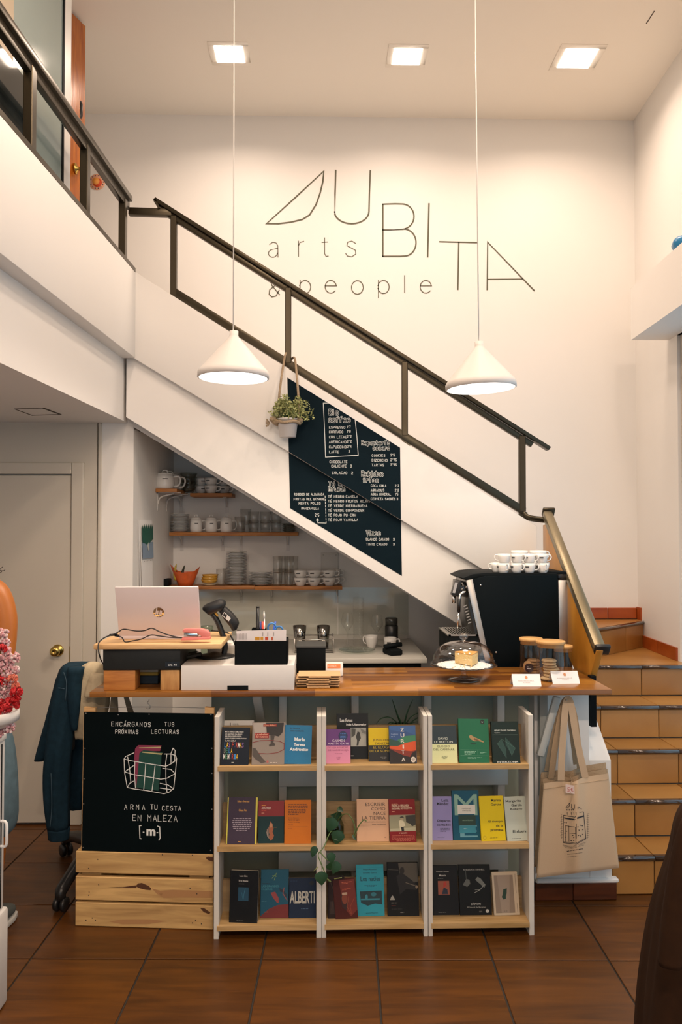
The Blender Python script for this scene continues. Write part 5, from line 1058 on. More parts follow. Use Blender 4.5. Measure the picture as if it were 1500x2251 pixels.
def make_pot(name, lab, r, h, spout=True):
    t = thing(name, lab, 'jug', (0, 0, 0), 'white lidded pots')
    MB().lathe([(r*.8, 0), (r*.92, .006), (r, h*.3), (r*.93, h*.8), (r*.86, h), (r*.8, h), (r*.8, h-.005), (1e-6, h-.005)], 24, m=porcelain).obj('pot_body', None, t)
    MB().lathe([(r*.84, h), (r*.80, h+.008), (r*.3, h+.014), (1e-6, h+.014)], 20, m=porcelain).obj('lid', None, t)
    MB().tube(smooth_path([(-r*.25, 0, h+.010), (-r*.2, 0, h+.026), (r*.2, 0, h+.026), (r*.25, 0, h+.010)], 4), .0035, 6).obj('lid_handle', porcelain, t)
    MB().tube(smooth_path([(r*.85, 0, h*.85), (r*1.45, 0, h*.88), (r*1.62, 0, h*.6), (r*1.4, 0, h*.25), (r*.95, 0, h*.18)], 5), r*.10, 6).obj('handle', porcelain, t)
    if spout: MB().tube([(-r*.75, 0, h*.72), (-r*1.05, 0, h*.88), (-r*1.22, 0, h*.98)], [.016, .012, .010], 8).obj('spout', porcelain, t)
    V = []
    for z_ in (h*.66, h*.72):
        for k in range(5): a = math.radians(-95+k*8); V.append((r*1.0*math.cos(a), r*1.0*math.sin(a), z_))
    MB().add(V, [(k, k+1, 6+k, 5+k) for k in range(4)]).obj('logo', logo_m, t, fix=False)
    return t
pot = make_pot('milk_jug', '', .058, .088); yj0 = yL+.07; pj = P(363, 1060, Y=yj0)
for k in range(4): place(pot, used, (pj.x+.012*k, yj0+.10*k, zL), 'white lidded jug, %s in the row on the side shelf' % ('front one', 'second', 'third', 'rearmost')[k], 0)
pot2 = make_pot('lidded_pot', '', .040, .082, False)
for i, u in enumerate((433, 466, 499)): place(pot2, used, (P(u, 1150, Y=YSH).x, YSH-.03, zB), 'white lidded pot, %s of the three on the middle shelf' % ('left', 'middle', 'right')[i], 0)
ORD = 'first second third fourth fifth sixth seventh eighth ninth tenth eleventh twelfth thirteenth fourteenth fifteenth sixteenth seventeenth eighteenth nineteenth twentieth twenty-first twenty-second'.split()
def plate_stack(u, v, r, n, z, y, lab, grp, pitch, c_=porcelain, rim=True):
    x = P(u, v, Y=y).x; proto = None; rim_m = mat('plate_rim', (.10, .12, .16), .3)
    for k in range(n):
        l_ = lab % ('bottom' if k == 0 else 'topmost' if k == n-1 else ORD[k]+' from the bottom')
        if proto is None:
            proto = thing('plate', l_, 'plate', (0, 0, 0), grp)
            MB().lathe([(r*.5, 0), (r*.6, .003), (r*.96, .011), (r, .0125), (r*.95, .0125), (r*.6, .006), (1e-6, .005)], 28, m=c_).obj('dish', None, proto)
            if rim: MB().open_lathe([(r*.985, .0098), (r*1.003, .0108), (r*.99, .0114)], 28).obj('rim_band', rim_m, proto)
            proto.location = (x, y, z)
        else: dup(proto, (x+R.uniform(-.002, .002), y, z+k*pitch), l_)
ys2 = YSH-.01
plate_stack(520, 1260, .066, 22, zC, ys2, 'white plate, %s in the tall stack on the lower shelf', 'plates of the tall stack', .0096)
plate_stack(573, 1275, .076, 9, zD, ys2, 'white plate, %s in the low wide stack on the lower shelf', 'plates of the low stack', .0095)
plate_stack(396, 1150, .058, 12, zB, ys2, 'small white plate, %s in the stack on the middle shelf', 'small plates on the middle shelf', .0094)
# tumblers
def make_glass(nm, r, h, m_=clear_grey):
    t = thing(nm, '', 'glass', (0, 0, 0), 'drinking glasses on the shelves')
    MB().open_lathe([(1e-5, .006), (r*.8, .005), (r*.82, 0), (r*.86, .004), (r*.93, h*.5), (r, h), (r*.96, h), (r*.88, h*.5), (r*.78, .012), (1e-5, .011)], 20).obj('tumbler', m_, t); return t
gl = make_glass('drinking_glass', .036, .10)
for u, k, z_, dy, lab in ((529, 0, 0, -.03, 'tall glass at the left of the middle shelf glasses'), (539, 1, .062, .04, 'raised glass behind the left glass on the middle shelf')): place(gl, used, (P(u, 1150, Y=YSH).x, YSH+dy, zB+z_*0+(.05 if k else 0)), lab)
gs = make_glass('drinking_glass', .036, .075)
n_ = 0
for i, u in enumerate((540, 557, 583, 607)):
    for k in range(2):
        if i == 0 and k: continue
        place(gs, used, (P(u, 1150, Y=YSH).x, YSH+(.02 if i else .075), zB+k*.058), 'short glass, %s on the middle shelf, stack %s from the left' % (('lower', 'upper')[k], ('first', 'second', 'third', 'fourth')[i]))
gt = make_glass('drinking_glass', .032, .105)
for i, (u, dy) in enumerate(((611, -.02), (636, -.05), (645, .04), (622, .06))):
    for k in range(2): place(gt, used, (P(u, 1255, Y=YSH).x, YSH+dy, zD+k*.082), 'tall glass, %s of the %s stack on the lower shelf' % (('lower', 'upper')[k], ('left front', 'right front', 'right rear', 'left rear')[i]))
place(gt, used, (P(489, 1270, Y=YSH).x, YSH-.06, zC), 'single tall glass left of the tall plate stack')
place(gt, used, (P(501, 1270, Y=YSH).x, YSH+.02, zC), 'tall glass tucked behind the single glass')
# glass bowls and dishes
gb = thing('glass_bowl', '', 'bowl', (0, 0, 0), 'stacked glass bowls')
MB().open_lathe([(1e-5, .006), (.025, .002), (.03, 0), (.042, .02), (.058, .055), (.055, .055), (.04, .02), (.02, .008), (1e-5, .009)], 22).obj('bowl', glass('smoky_glass', (.80, .82, .80), 1.8), gb)
for k in range(4): place(gb, used, (P(415, 1060, Y=YSH-.04).x, YSH-.05, zA+.003+.024*k), 'dark glass bowl, %s of the stack on the upper shelf' % ('bottom', 'second', 'third', 'top')[k])
gd = thing('glass_dish', '', 'dish', (0, 0, 0), 'stacked glass dishes')
MB().open_lathe([(1e-5, .004), (.03, 0), (.05, .016), (.047, .016), (.028, .004), (1e-5, .005)], 22).obj('dish', glass('smoky_glass', (.80, .82, .80), 1.8), gd)
for k in range(4): place(gd, used, (P(636, 1160, Y=YSH).x, YSH, zB+.001+.013*k), 'glass dish, %s of the stack at the right end of the middle shelf' % ('bottom', 'second', 'third', 'top')[k])
amb = mat('amber_glass', (.55, .28, .03), .12, coat=.6)
ab = thing('amber_bowl', '', 'bowl', (0, 0, 0), 'amber bowls')
MB().lathe([(.03, 0), (.045, .008), (.054, .026), (.05, .026), (.035, .008), (1e-6, .006)], 24).obj('bowl', amb, ab)
zz = zC+.013; xa_ = P(464, 1275, Y=YSH).x
sc_ = thing('saucer', 'cream saucer under the amber bowls on the lower shelf', 'saucer', (xa_, YSH-.05, zC)); MB().lathe([(.03, 0), (.055, .010), (.054, .012), (1e-6, .006)], 24, (xa_, YSH-.05, zC)).obj('dish', mat('cream_glaze', (.72, .62, .42), .3), sc_)
for k in range(3): place(ab, used, (xa_+.003*k-.004, YSH-.05, zz+.016*k), 'amber bowl, %s of the three stacked on the lower shelf' % ('bottom', 'middle', 'top')[k])
# orange bowl holding bananas and a scoop
yo = YSH-.05; xo = P(408, 1285, Y=yo).x
t = thing('orange_bowl', 'orange pointed bowl at the left of the lower shelf', 'bowl', (xo, yo, zC))
om = mat('orange_lacquer', (.72, .13, .03), .35, var=.25, scale=30)
def pinch(a, z): return (.38*max(0, math.cos(2*a))**3)*(z/.10)**2
m = MB(); n = 32; V = []; Fs = []
prof = [(.045, 0), (.058, .03), (.070, .06), (.076, .085)]
for r_, z_ in prof:
    for k in range(n):
        a = 2*math.pi*k/n; f_ = max(0, math.cos(a))**6+1.3*max(0, -math.cos(a))**6; V.append((xo+r_*(1+.22*f_*(z_/.085)**2)*math.cos(a), yo+r_*.8*math.sin(a), zC+z_*(1+.45*f_*(z_/.085))))
for i in range(3):
    for k in range(n): Fs.append((i*n+k, i*n+(k+1) % n, (i+1)*n+(k+1) % n, (i+1)*n+k))
Fs.append(tuple(range(n-1, -1, -1))); m.add(V, Fs, None, True); m.obj('bowl', om, t, fix=False)
ban = mat('banana_yellow', (.55, .42, .06), .5); dkl = mat('banana_tip', (.03, .035, .02), .6)
for i, (pts, mm, lab) in enumerate((([(386, 1276), (384, 1258), (388, 1240)], ban, 'yellow green banana standing in the orange bowl'), ([(394, 1276), (390, 1262), (383, 1252)], dkl, 'dark curved leaf left in the orange bowl'), ([(400, 1276), (401, 1260), (406, 1243)], dkl, 'dark curved leaf right in the orange bowl'))):
    o = MB().tube(smooth_path([P(u, v, Y=yo-.01+.01*i) for u, v in pts], 5), [.004, .008, .010, .010, .010, .009, .008, .007, .006, .004, .002], 8).obj(('banana', 'banana_leaf', 'banana_leaf')[i], mm); tag(o, lab, ('fruit', 'leaf', 'leaf')[i])
o = MB().ball(P(417, 1274, Y=yo), .022, n=14, k=8, sz=.8).obj('garlic_bulb', mat('garlic_white', (.72, .64, .50), .6)); tag(o, 'pale bulb lying in the orange bowl', 'food')
o = MB().box(P(340, 1280, Y=YSH-.12).x, P(371, 1280, Y=YSH-.12).x, YSH-.12, YSH-.02, zC, zC+.045).obj('router', matte_black, bev=.006); tag(o, 'black box device at the far left of the lower shelf', 'device')
# outlet cover on the wall
o = MB().box(P(706, 1235, Y=YW).x, P(744, 1235, Y=YW).x, YW-.006, YW, P(725, 1254, Y=YW).z, P(725, 1215, Y=YW).z, c=.002).obj('junction_cover', mat('cover_plate', (.66, .63, .58), .5)); tag(o, 'square blank cover plate on the wall above the cups', 'plate')
for u, v in ((711, 1220), (739, 1220)):
    q = P(u, v, Y=YW-.006); MB().lathe([(.004, 0), (.004, .001), (1e-6, .001)], 8, M=Matrix.Translation(q) @ Matrix.Rotation(math.pi/2, 4, 'X')).obj('screw', steel, o)
# clear splash panel
o = MB().box(P(440, 1350, Y=YW).x, P(742, 1350, Y=YW-.012).x, YW-.016, YW-.010, .92, P(600, 1300, Y=YW).z).obj('splash_panel', glass('acrylic', (.93, .94, .92), 1.3, .06)); tag(o, 'clear acrylic splash panel behind the rack, left sheet', 'panel', 'acrylic splash panels')
o = MB().box(P(744, 1350, Y=YW).x, P(898, 1350, Y=YW-.012).x, YW-.016, YW-.010, .92, P(800, 1291, Y=YW).z).obj('splash_panel', glass('acrylic', (.93, .94, .92), 1.3, .06)); tag(o, 'clear acrylic splash panel behind the wine glasses, right sheet', 'panel', 'acrylic splash panels')
# wall calendar on the alcove side wall
cy_ = 4.60; sx = lambda y: xe+(xc_-xe)*(y-YD)/(YB-YD)
def A(u, v): return P(u, v, plane=(vec((xe+.004, YD, 1)), vec((YB-YD, -(xc_-xe), 0)).normalized()))
t = thing('wall_calendar', 'tall paper wall calendar with a green and blue picture', 'calendar', A(317, 1290))
q = [A(304, 1143), A(332, 1143), A(332, 1300), A(304, 1300)]; zt_, zb_ = q[0].z, q[0].z-.42
y0_, y1_ = q[0].y, q[1].y
for k in range(3):
    dd = .002+.004*k
    MB().prism([(sx(y0_)+dd, y0_+.01*k, zt_), (sx(y1_)+dd, y1_, zt_), (sx(y1_)+dd+.003*k, y1_, zb_), (sx(y0_)+dd+.006*k, y0_+.012*k, zb_)], (.0008, 0, 0)).obj('page', mat('calendar_paper', (.88, .86, .84), .6), t)
def cal(pts, col, nm, lvl=0): MB().add([(sx(y0_+(y1_-y0_)*a)+.0165+.0012*lvl+.014*(1-b), y0_+(y1_-y0_)*a, zb_+(zt_-zb_)*b) for a, b in pts], [tuple(range(len(pts)))]).obj(nm, C(col), t, fix=False)
cal([(.10, .48), (.96, .48), (.96, .70), (.10, .70)], '#7f93a8', 'picture'); cal([(.10, .70), (.5, .66), (.96, .74), (.96, .90), (.88, .95), (.83, .88), (.75, .95), (.68, .88), (.6, .95), (.52, .88), (.44, .95), (.36, .88), (.28, .95), (.2, .88), (.10, .94)], '#0f5548', 'picture', 1)
cal([(.45, .66), (.55, .70), (.6, .60), (.5, .58)], '#c8ccc8', 'picture', 2)
for k in range(6): cal([(.18+.12*k, .44), (.22+.12*k, .44), (.22+.12*k, .448), (.18+.12*k, .448)], '#554a44', 'print', 1)
# ------------------------------------------------------------------ kitchen worktop at the back
zk = .9; xk0, xk1 = -.55, .585; yk = 4.43
t = thing('kitchen_worktop', 'pale kitchen worktop with cabinet below the stair', 'counter', (0, 4.8, 0))
wt = mat('worktop_grey', (.55, .53, .48), .4)
MB().box(xk0, xk1, yk, YW-.02, zk-.03, zk).obj('worktop', wt, t, bev=.004); MB().box(xk0, xk1-.03, YW-.05, YW-.02, zk, zk+.025).obj('upstand', wt, t)
MB().box(xk0+.02, xk1-.03, yk+.03, YW-.03, 0, zk-.03).obj('carcass', matte_black, t)
for k in range(2): MB().box(-.27+.40*k, .115+.40*k, yk+.012, yk+.03, .12, zk-.06).obj('door', white, t, bev=.002)
# wire rack with metal tumblers
yr0 = 4.62; zr = zk
t = thing('wire_rack', 'chrome wire rack on the kitchen worktop', 'rack', (P(690, 1420, Y=yr0).x, yr0, zk))
xa, xb = P(648, 1430, Y=yr0).x, P(733, 1430, Y=yr0).x; zh = P(690, 1406, Y=yr0).z
for z_ in (zh, zh-.06, zk+.01):
    MB().tube([(xa, yr0, z_), (xb, yr0, z_), (xb, yr0+.20, z_), (xa, yr0+.20, z_), (xa, yr0, z_)], .0035, 6).obj('wire', steel, t)
for x_ in (xa, xb):
    for y_ in (yr0, yr0+.2): MB().tube([(x_, y_, zk), (x_, y_, zh+.01)], .0035, 6).obj('wire', steel, t)
MB().box(xa, xb, yr0, yr0+.2, zh-.062, zh-.056).obj('tray', steel, t)
tm_ = mat('dark_chrome', (.30, .29, .27), .12, 1)
for i, u in enumerate((659, 711)):
    c = vec((P(u, 1390, Y=yr0+.1).x, yr0+.1, zh-.056)); h_ = P(u, 1375, Y=yr0+.1).z-c.z; r_ = 14.5*4.72/F_PX
    t = thing('metal_tumbler', 'dark polished metal tumbler, %s one in the wire rack' % ('left', 'right')[i], 'tumbler', c, 'metal tumblers'); MB().lathe([(r_*.78, 0), (r_, h_), (r_*.94, h_), (r_*.74, .006), (1e-6, .006)], 24, c).obj('body', tm_, t)
# wine glasses, cup tower, mug, grinder, gadgets
yg = 4.85
def wine(u, vt, vb, lab, up=True, y=yg):
    c = vec((P(u, vb, Y=y).x, y, zk)); h_ = P(u, vt, Y=y).z-zk; t = thing('wine_glass', lab, 'glass', c, 'wine glasses on the worktop'); r_ = 13*y/F_PX
    MB().open_lathe([(r_*.9, .001), (r_*.85, .004), (.006, .012), (.004, h_*.45), (.012, h_*.5), (r_, h_*.68), (r_*1.0, h_*.8), (r_*.78, h_)], 24, c).obj('bowl', clear_grey, t)
wine(764, 1347, 1418, 'wine glass left of the plastic cup tower'); wine(829, 1352, 1416, 'wine glass before the black grinder')
ct_ = vec((P(789, 1412, Y=yg+.05).x, yg+.05, zk)); ht = P(789, 1313, Y=yg+.05).z-zk; t = thing('cup_tower', 'tall nested tower of clear plastic cups', 'cups', ct_)
for k in range(16): MB().open_lathe([(.030, ht*k/16), (.034, ht*(k+.9)/16), (.036, ht*(k+.9)/16+.002)], 18, ct_).obj('plastic_cup', clear_grey, t)
cg = vec((P(861, 1400, Y=yg).x, yg, zk)); hg = P(861, 1357, Y=yg).z-zk
t = thing('coffee_grinder', 'small black coffee grinder on the worktop', 'grinder', cg); MB().lathe([(.04, 0), (.04, hg*.72), (.036, hg*.74)], 24, cg).obj('body', black, t); MB().lathe([(.038, hg*.74), (.038, hg*.97), (.03, hg), (1e-6, hg)], 24, cg).obj('lid', mat('grinder_lid', (.07, .07, .065), .2, .5), t)
mug = make_cup('mug', '', .038, .075, 'mugs on the worktop'); place(mug, used, (P(858, 1410, Y=yg-.12).x, yg-.12, zk), 'white mug in front of the black grinder', -.1)
mug2 = dup(mug, (P(817, 1410, Y=yg-.02).x, yg-.02, zk), 'patterned white mug behind the wine glass', 2.6)
o = MB().box(-.03, .045, -.06, .06, 0, .035, M=Matrix.Translation((P(861, 1437, Y=4.55).x, 4.56, zk)) @ Matrix.Rotation(.35, 4, 'Z'), c=.008).tube([vec((P(845, 1420, Y=4.55).x, 4.55, zk+.045)), vec((P(884, 1412, Y=4.55).x, 4.58, zk+.055))], .014, 8).obj('kitchen_gadget', matte_black); tag(o, 'black gadget lying at the worktop front', 'gadget')
gp_ = vec((P(785, 1425, Y=4.66).x, 4.66, zk)); t = thing('glass_plate', 'clear scalloped glass plate on the worktop', 'plate', gp_); MB().open_lathe([(1e-5, .003), (.06, .002), (.105, .014), (.106, .016), (.06, .005), (1e-5, .006)], 32, gp_).obj('plate', glass('plate_glass', (.86, .90, .87), 1.5), t)
# ================================================================== espresso machine
yM = 3.845; DM = .40
bc = thing('machine_cabinet', 'dark cabinet carrying the espresso machine behind the counter', 'cabinet', (.9, 4.0, 0))
xm0, xm1 = P(985, 1400, Y=yM).x, P(1260, 1400, Y=yM).x
zb_ = .90; MB().box(xm0, 1.16, yM, yM+DM+.02, 0, zb_).obj('body', matte_black, bc); MB().box(xm0+.02, 1.14, yM-.012, yM, .1, zb_-.05).obj('door', matte_black, bc)
t = thing('espresso_machine', 'large black and steel espresso machine seen from its side', 'coffee machine', (.9, yM, zb_))
bk = mat('machine_black', (.003, .006, .008), .5, spec=.07)
def M_(l, y0, d, nm, m_, bev=.003): return MB().prism([P(u, v, Y=y0) for u, v in l], (0, d, 0)).obj(nm, m_, t, bev=bev)
bz = 1476
M_([(1040, 1274), (1068, 1266), (1227, 1264), (1230, bz), (1086, bz), (1070, 1417)], yM-.012, .014, 'side_panel', bk)
M_([(1025, 1276), (1040, 1273), (1071, 1417), (1087, bz), (1073, bz), (1055, 1408)], yM-.008, .016, 'front_trim', steel, .002)
M_([(1042, 1280), (1070, 1270), (1226, 1268), (1226, bz), (1092, bz), (1074, 1417)], yM+.01, DM, 'body', mat('machine_dark', (.007, .008, .009), .45, spec=.12), .003)
M_([(1228, 1275), (1258, 1275), (1259, bz-46), (1230, bz-46)], yM+.02, DM-.04, 'rear_panel', steel, .002)
M_([(1230, bz-46), (1259, bz-46), (1259, bz), (1230, bz)], yM+.02, DM-.04, 'rear_base', matte_black, .002)
M_([(1200, 1256), (1258, 1257), (1258, 1262), (1200, 1264)], yM+.02, DM-.05, 'rear_lid', matte_black, .002)
M_([(1228, 1262), (1259, 1262), (1259, 1275), (1228, 1275)], yM+.02, DM-.04, 'water_tank', glass('tank_glass', (.70, .74, .78), 1.5), .002)
M_([(1018, 1271), (1040, 1262), (1070, 1259), (1226, 1261), (1226, 1266), (1068, 1268), (1040, 1276), (1026, 1276)], yM, DM, 'top_cover', matte_black, .002)
M_([(1030, 1275), (1044, 1275), (1068, 1360), (1078, bz), (1052, bz), (1046, 1400), (1030, 1330)], yM+.02, DM-.03, 'front_body', mat('machine_front', (.05, .05, .05), .25, .6), .002)
# group head with display, spout, wand and drip tray
M_([(1003, 1276), (1016, 1278), (1008, 1312), (993, 1308)], yM+.02, .05, 'display_head', black, .003); 
q = [P(u, v, Y=yM+.019) for u, v in ((1001, 1280), (1007, 1281), (1001, 1304), (995, 1303))]
MB().add(q, [(0, 1, 2, 3)]).obj('display', mat('display_grey', (.42, .42, .42), .3), t, fix=False)
M_([(1012, 1278), (1034, 1282), (1036, 1316), (1010, 1310)], yM+.06, .22, 'group_head', mat('group_dark', (.10, .10, .10), .2, .8), .004)
for u, v in ((1018, 1286), (1016, 1294), (1026, 1290)): MB().ball(P(u, v, Y=yM+.05), .008, n=12, k=6).obj('bolt', chrome, t)
MB().tube([P(998, 1309, Y=yM+.05), P(998, 1326, Y=yM+.05)], .0095, 12).obj('spout', steel, t)
MB().tube(smooth_path([P(1029, 1298, Y=yM+.03), P(1022, 1301, Y=yM+.02), P(1013, 1306, Y=yM+.015), P(1010, 1318, Y=yM+.01)], 5), .007, 10).obj('steam_pipe', chrome, t)
MB().tube([P(1010, 1316, Y=yM+.01), P(1009, 1345, Y=yM+.01)], .0075, 10).obj('wand_grip', black, t)
MB().tube([P(1009, 1344, Y=yM+.01), P(1006, 1382, Y=yM+.01)], .0045, 10).obj('steam_wand', chrome, t)
mg = MB()
for k in range(7): a_, b_ = P(1020+k*1.6, 1333+k*6.2, Y=yM+.018), P(1027+k*1.6, 1330+k*6.2, Y=yM+.018); mg.bar(a_, b_, .004, .004)
mg.obj('vent_grille', steel, t)['kind'] = 'stuff'
zt_ = P(1010, 1395, Y=yM).z; x0, x1 = P(986, 1400, Y=yM).x, P(1052, 1400, Y=yM).x
MB().box(x0, x1, yM, yM+.30, zb_+.02, zt_-.006).obj('drip_tray', matte_black, t, bev=.004)
MB().box(x0-.004, x0+.012, yM-.004, yM+.30, zt_-.006, zt_).box(x1-.012, x1, yM-.004, yM+.30, zt_-.006, zt_).box(x0, x1, yM-.004, yM+.01, zt_-.006, zt_).box(x0, x1, yM+.288, yM+.30, zt_-.006, zt_).obj('tray_rim', steel, t)
for k in range(9): xx = x0+.018+(x1-x0-.036)*k/8; MB().box(xx-.003, xx+.003, yM+.01, yM+.288, zt_-.006, zt_-.001).obj('grate_bar', steel, t)
for u, v in ((1057, 1286), (1091, 1434)): MB().ball(P(u, v, Y=yM-.012), .005, n=10, k=5).obj('screw', chrome, t)
# cups stacked on the machine
zc_ = P(1130, 1260, Y=yM).z+.0; esp = make_cup('espresso_cup', '', .031, .048, 'espresso cups on the machine', straight=True)
nm_ = ('first', 'second', 'third', 'fourth', 'fifth')
for i, (u, dy, rz) in enumerate(((1094, .07, 2.5), (1107, .03, -1.2), (1136, .035, -.9), (1164, .03, -.4), (1194, .035, -1.3))): place(esp, used, (P(u, 1255, Y=yM+dy).x, yM+dy, zc_), 'white espresso cup in the lower front row on the machine, %s from the left' % nm_[i], rz)
for i, (u, dy, rz) in enumerate(((1109, .03, 2.9), (1138, .035, -.8), (1164, .03, -.6), (1191, .035, -.1))): place(esp, used, (P(u, 1237, Y=yM+dy).x, yM+dy, zc_+.045), 'white espresso cup in the upper front row on the machine, %s from the left' % nm_[i], rz)
big = make_cup('cappuccino_cup', '', .042, .055, 'cappuccino cups on the machine')
for i, (u, rz) in enumerate(((1142, 1.2), (1183, .3))):
    for k in range(2): place(big, used, (P(u, 1240, Y=yM+.13).x, yM+.125, zc_+.052*k), 'larger white cup, %s of the %s pair behind the espresso cups' % (('lower', 'upper')[k], ('left', 'right')[i]), rz)
# ================================================================== painted menu on the stair side
def pxs(mb, pts, wpx, y, m=None, closed=False):
    """flat stroke on the plane Y=y (or a function of u, v giving y) along picture points"""
    k = (y if not callable(y) else 3.3)/F_PX
    if not callable(y): q = [P(u, v, Y=y) for u, v in pts]; mb.ribbon([(a.x, a.z) for a in q], wpx*k, (0, y, 0), XA, ZA, m, closed)
    else:
        n = len(pts)
        for i in range(n-1 if not closed else n):
            a, b = vec(pts[i]), vec(pts[(i+1) % n]); d = (b-a); L = d.length
            if L < 1e-6: continue
            d /= L; nn = vec((-d.y, d.x))*(wpx/2); steps = max(1, int(L/8))
            for s in range(steps):
                c0, c1 = a+d*(L*s/steps), a+d*(L*(s+1)/steps); qs = [c0+nn, c0-nn, c1-nn, c1+nn]
                mb.add([P(w[0], w[1], Y=y(w[0], w[1])) for w in qs], [(0, 1, 2, 3)], m)
def lnv(u): return 785+(u-290)*(1260-785)/(1075-290)
menu = thing('menu_board', 'dark menu board painted across the white stair side', 'menu', P(758, 1050, Y=YS))
yU, yD = YS-.002, YS+.033
MB().prism([P(u, v, Y=yU) for u, v in ((632, 830), (880, 984), (882, lnv(882)-.5), (635, lnv(635)-.5))], (0, .0015, 0)).obj('upper_panel', chalkboard, menu)
MB().prism([P(u, v, Y=yD) for u, v in ((635, lnv(635)-2), (882, lnv(882)-2), (884, 1266), (638, 1117))], (0, .0015, 0)).obj('lower_panel', chalkboard, menu)
cw = MB()
def onplane(u, v): return yU if v < lnv(u) else yD
def perchar(st, u, v, adv, fn):
    for c in st:
        if c != ' ': fn(c, u, v, onplane(u+adv*.4, v-2))
        u += adv*(.75 if c == ' ' else .55 if c in "I'il.1" else 1)
def ch(st, u, v, h, adv=None, w=.8):
    adv = adv or h*.95; cw = MB()
    def one(c, u, v, y):
        y -= .0008; k = y/F_PX; chalk(cw, c, P(u, v, Y=y), vec((1, 0, 0)), vec((0, 0, 1)), h*.86*k, w*k, None, adv*.92*k)
    perchar(st, u, v, adv, one); cw.obj('lettering', chalk_m, menu, fix=False)
def line(pts, w=1.2, y=None): m = MB(); pxs(m, pts, w, (y or yU)-.0008); m.obj('chalk_line', chalk_m, menu, fix=False)
def bub(st, u, v, h, adv):
    cw, cw2 = MB(), MB()
    def one(c, u, v, y):
        k = y/F_PX; s_ = R.getstate(); chalk(cw, c, P(u, v, Y=y-.0007), vec((1, 0, 0)), vec((0, 0, 1)), h*k, (1.3+.16*h)*k, None, adv*k, .1)
        R.setstate(s_); chalk(cw2, c, P(u, v, Y=y-.0011), vec((1, 0, 0)), vec((0, 0, 1)), h*k, (.35+.10*h)*k, None, adv*k, .1)
    perchar(st, u, v, adv, one); cw.obj('lettering', chalk_m, menu, fix=False); cw2.obj('lettering_fill', chalkboard, menu, fix=False)
line([(723, 886), (711, 886), (714, 950), (716, 1005), (788, 1001), (785, 960), (781, 922)], 1.4)
bub('Bio', 724, 912, 12, 9); bub('coffee', 723, 928, 12, 8.2)
for st_, pr_, v in (('ESPRESSO', "1'7", 942), ('CORTADO', "1'8", 952), ('CON LECHE', "2'2", 963), ('AMERICANO', "2'2", 974), ('CAPUCCINO', "2'4", 985), ('LATTE', '3', 996)):
    ch(st_, 724, v, 6, 4.6); ch(pr_, 763 if len(pr_) > 1 else 767, v-1, 6, 4.6)
ch('CHOCOLATE', 725, 1018, 6, 4.5); ch('CALIENTE  3', 729, 1027, 6, 4.6); ch('COLACAO  2', 731, 1042, 6, 4.9)
bub('Té o', 723, 1068, 9, 8); bub('infusión', 723, 1079, 9.5, 5.2)
for k, st_ in enumerate(('TÉ NEGRO CANELA', 'TÉ NEGRO FRUTOS ROJOS', 'TÉ VERDE HIERBABUENA', 'TÉ VERDE GUNPOWDER', 'TÉ ROJO PU-ERH', 'TÉ ROJO VAINILLA')): ch(st_, 722, 1094+k*10.2, 5.8, 4.6)
ch('ROIBOOS DE ALBAHACA', 647, 1089, 5.5, 3.7); ch('FRUTAS DEL BOSQUE', 646, 1099.5, 5.5, 4.2); ch('MENTA POLEO', 657, 1109, 5.5, 4.6); ch('MANZANILLA', 663, 1120, 5.5, 4.2); ch("2'5", 693, 1135, 7, 4)
for v in range(1090, 1148, 7): line([(715+(v-1090)*.04, v), (715+(v-1086)*.04, v+4)], 1.2, yD)
line([(717, 1150), (699, 1149.5), (698, 1142)], 1.2, yD); line([(696, 1144), (698, 1140), (701, 1144)], 1.2, yD)
bub('Repostería', 796, 978, 9, 6.3); bub('casera', 821, 989, 9, 6.3)
for k, (st_, pr_) in enumerate((('COOKIES', "2'5"), ('BIZCOCHO', "2'75"), ('TARTAS', "3'95"))): ch(st_, 818, 1004+k*10.5, 6, 4.7); ch(pr_, 859, 1003+k*10.5, 6, 4.2)
bub('Bebidas', 796, 1047, 11, 7.4); bub('frías', 799, 1060, 10, 7)
for st_, pr_, v in (('COCA COLA', "2'2", 1070), ('AQUARIUS', "2'2", 1080), ('AGUA MINERAL', "1'5", 1089), ('CERVEZA SAGRES', '3', 1099)): ch(st_, 816, v, 5.6, 4.0); ch(pr_, 869 if len(pr_) > 1 else 873, v, 5.6, 3.8)
bub('Vinos', 806, 1177, 11, 7.2); ch('BLANCO CAIADO', 805, 1188, 5.8, 4.2); ch('3', 865, 1188, 5.8); ch('TINTO CAIADO', 806, 1199, 5.8, 4.3); ch('3', 865, 1199, 5.8)
# ------------------------------------------------------------------ hanging plant
yh = YS-.075
hp = P(633, 945, Y=yh); t = thing('hanging_pot', 'white pot hanging by ropes from the stair rail', 'pot', hp)
r0, r1 = 23*yh/F_PX, 18*yh/F_PX; zt, zb = P(633, 921, Y=yh).z, P(633, 961, Y=yh).z
MB().lathe([(r1, 0), (r0*.97, zt-zb-.006), (r0*1.04, zt-zb-.006), (r0*1.04, zt-zb), (r0*.95, zt-zb), (r0*.9, zt-zb-.02), (1e-6, zt-zb-.02)], 28, (hp.x, yh, zb), m=mat('pot_white', (.78, .74, .72), .3)).obj('pot', None, t)
rope = mat('rope', (.42, .31, .20), .85, var=.35, scale=180, bump=.8)
zr_ = P(633, 930, Y=yh).z
MB().tube([(hp.x+(r0*1.04+.006)*math.cos(a*.2618), yh+(r0*1.04+.006)*math.sin(a*.2618), zr_+.004*math.sin(a)) for a in range(25)], .0085, 8).obj('rope_ring', rope, t)
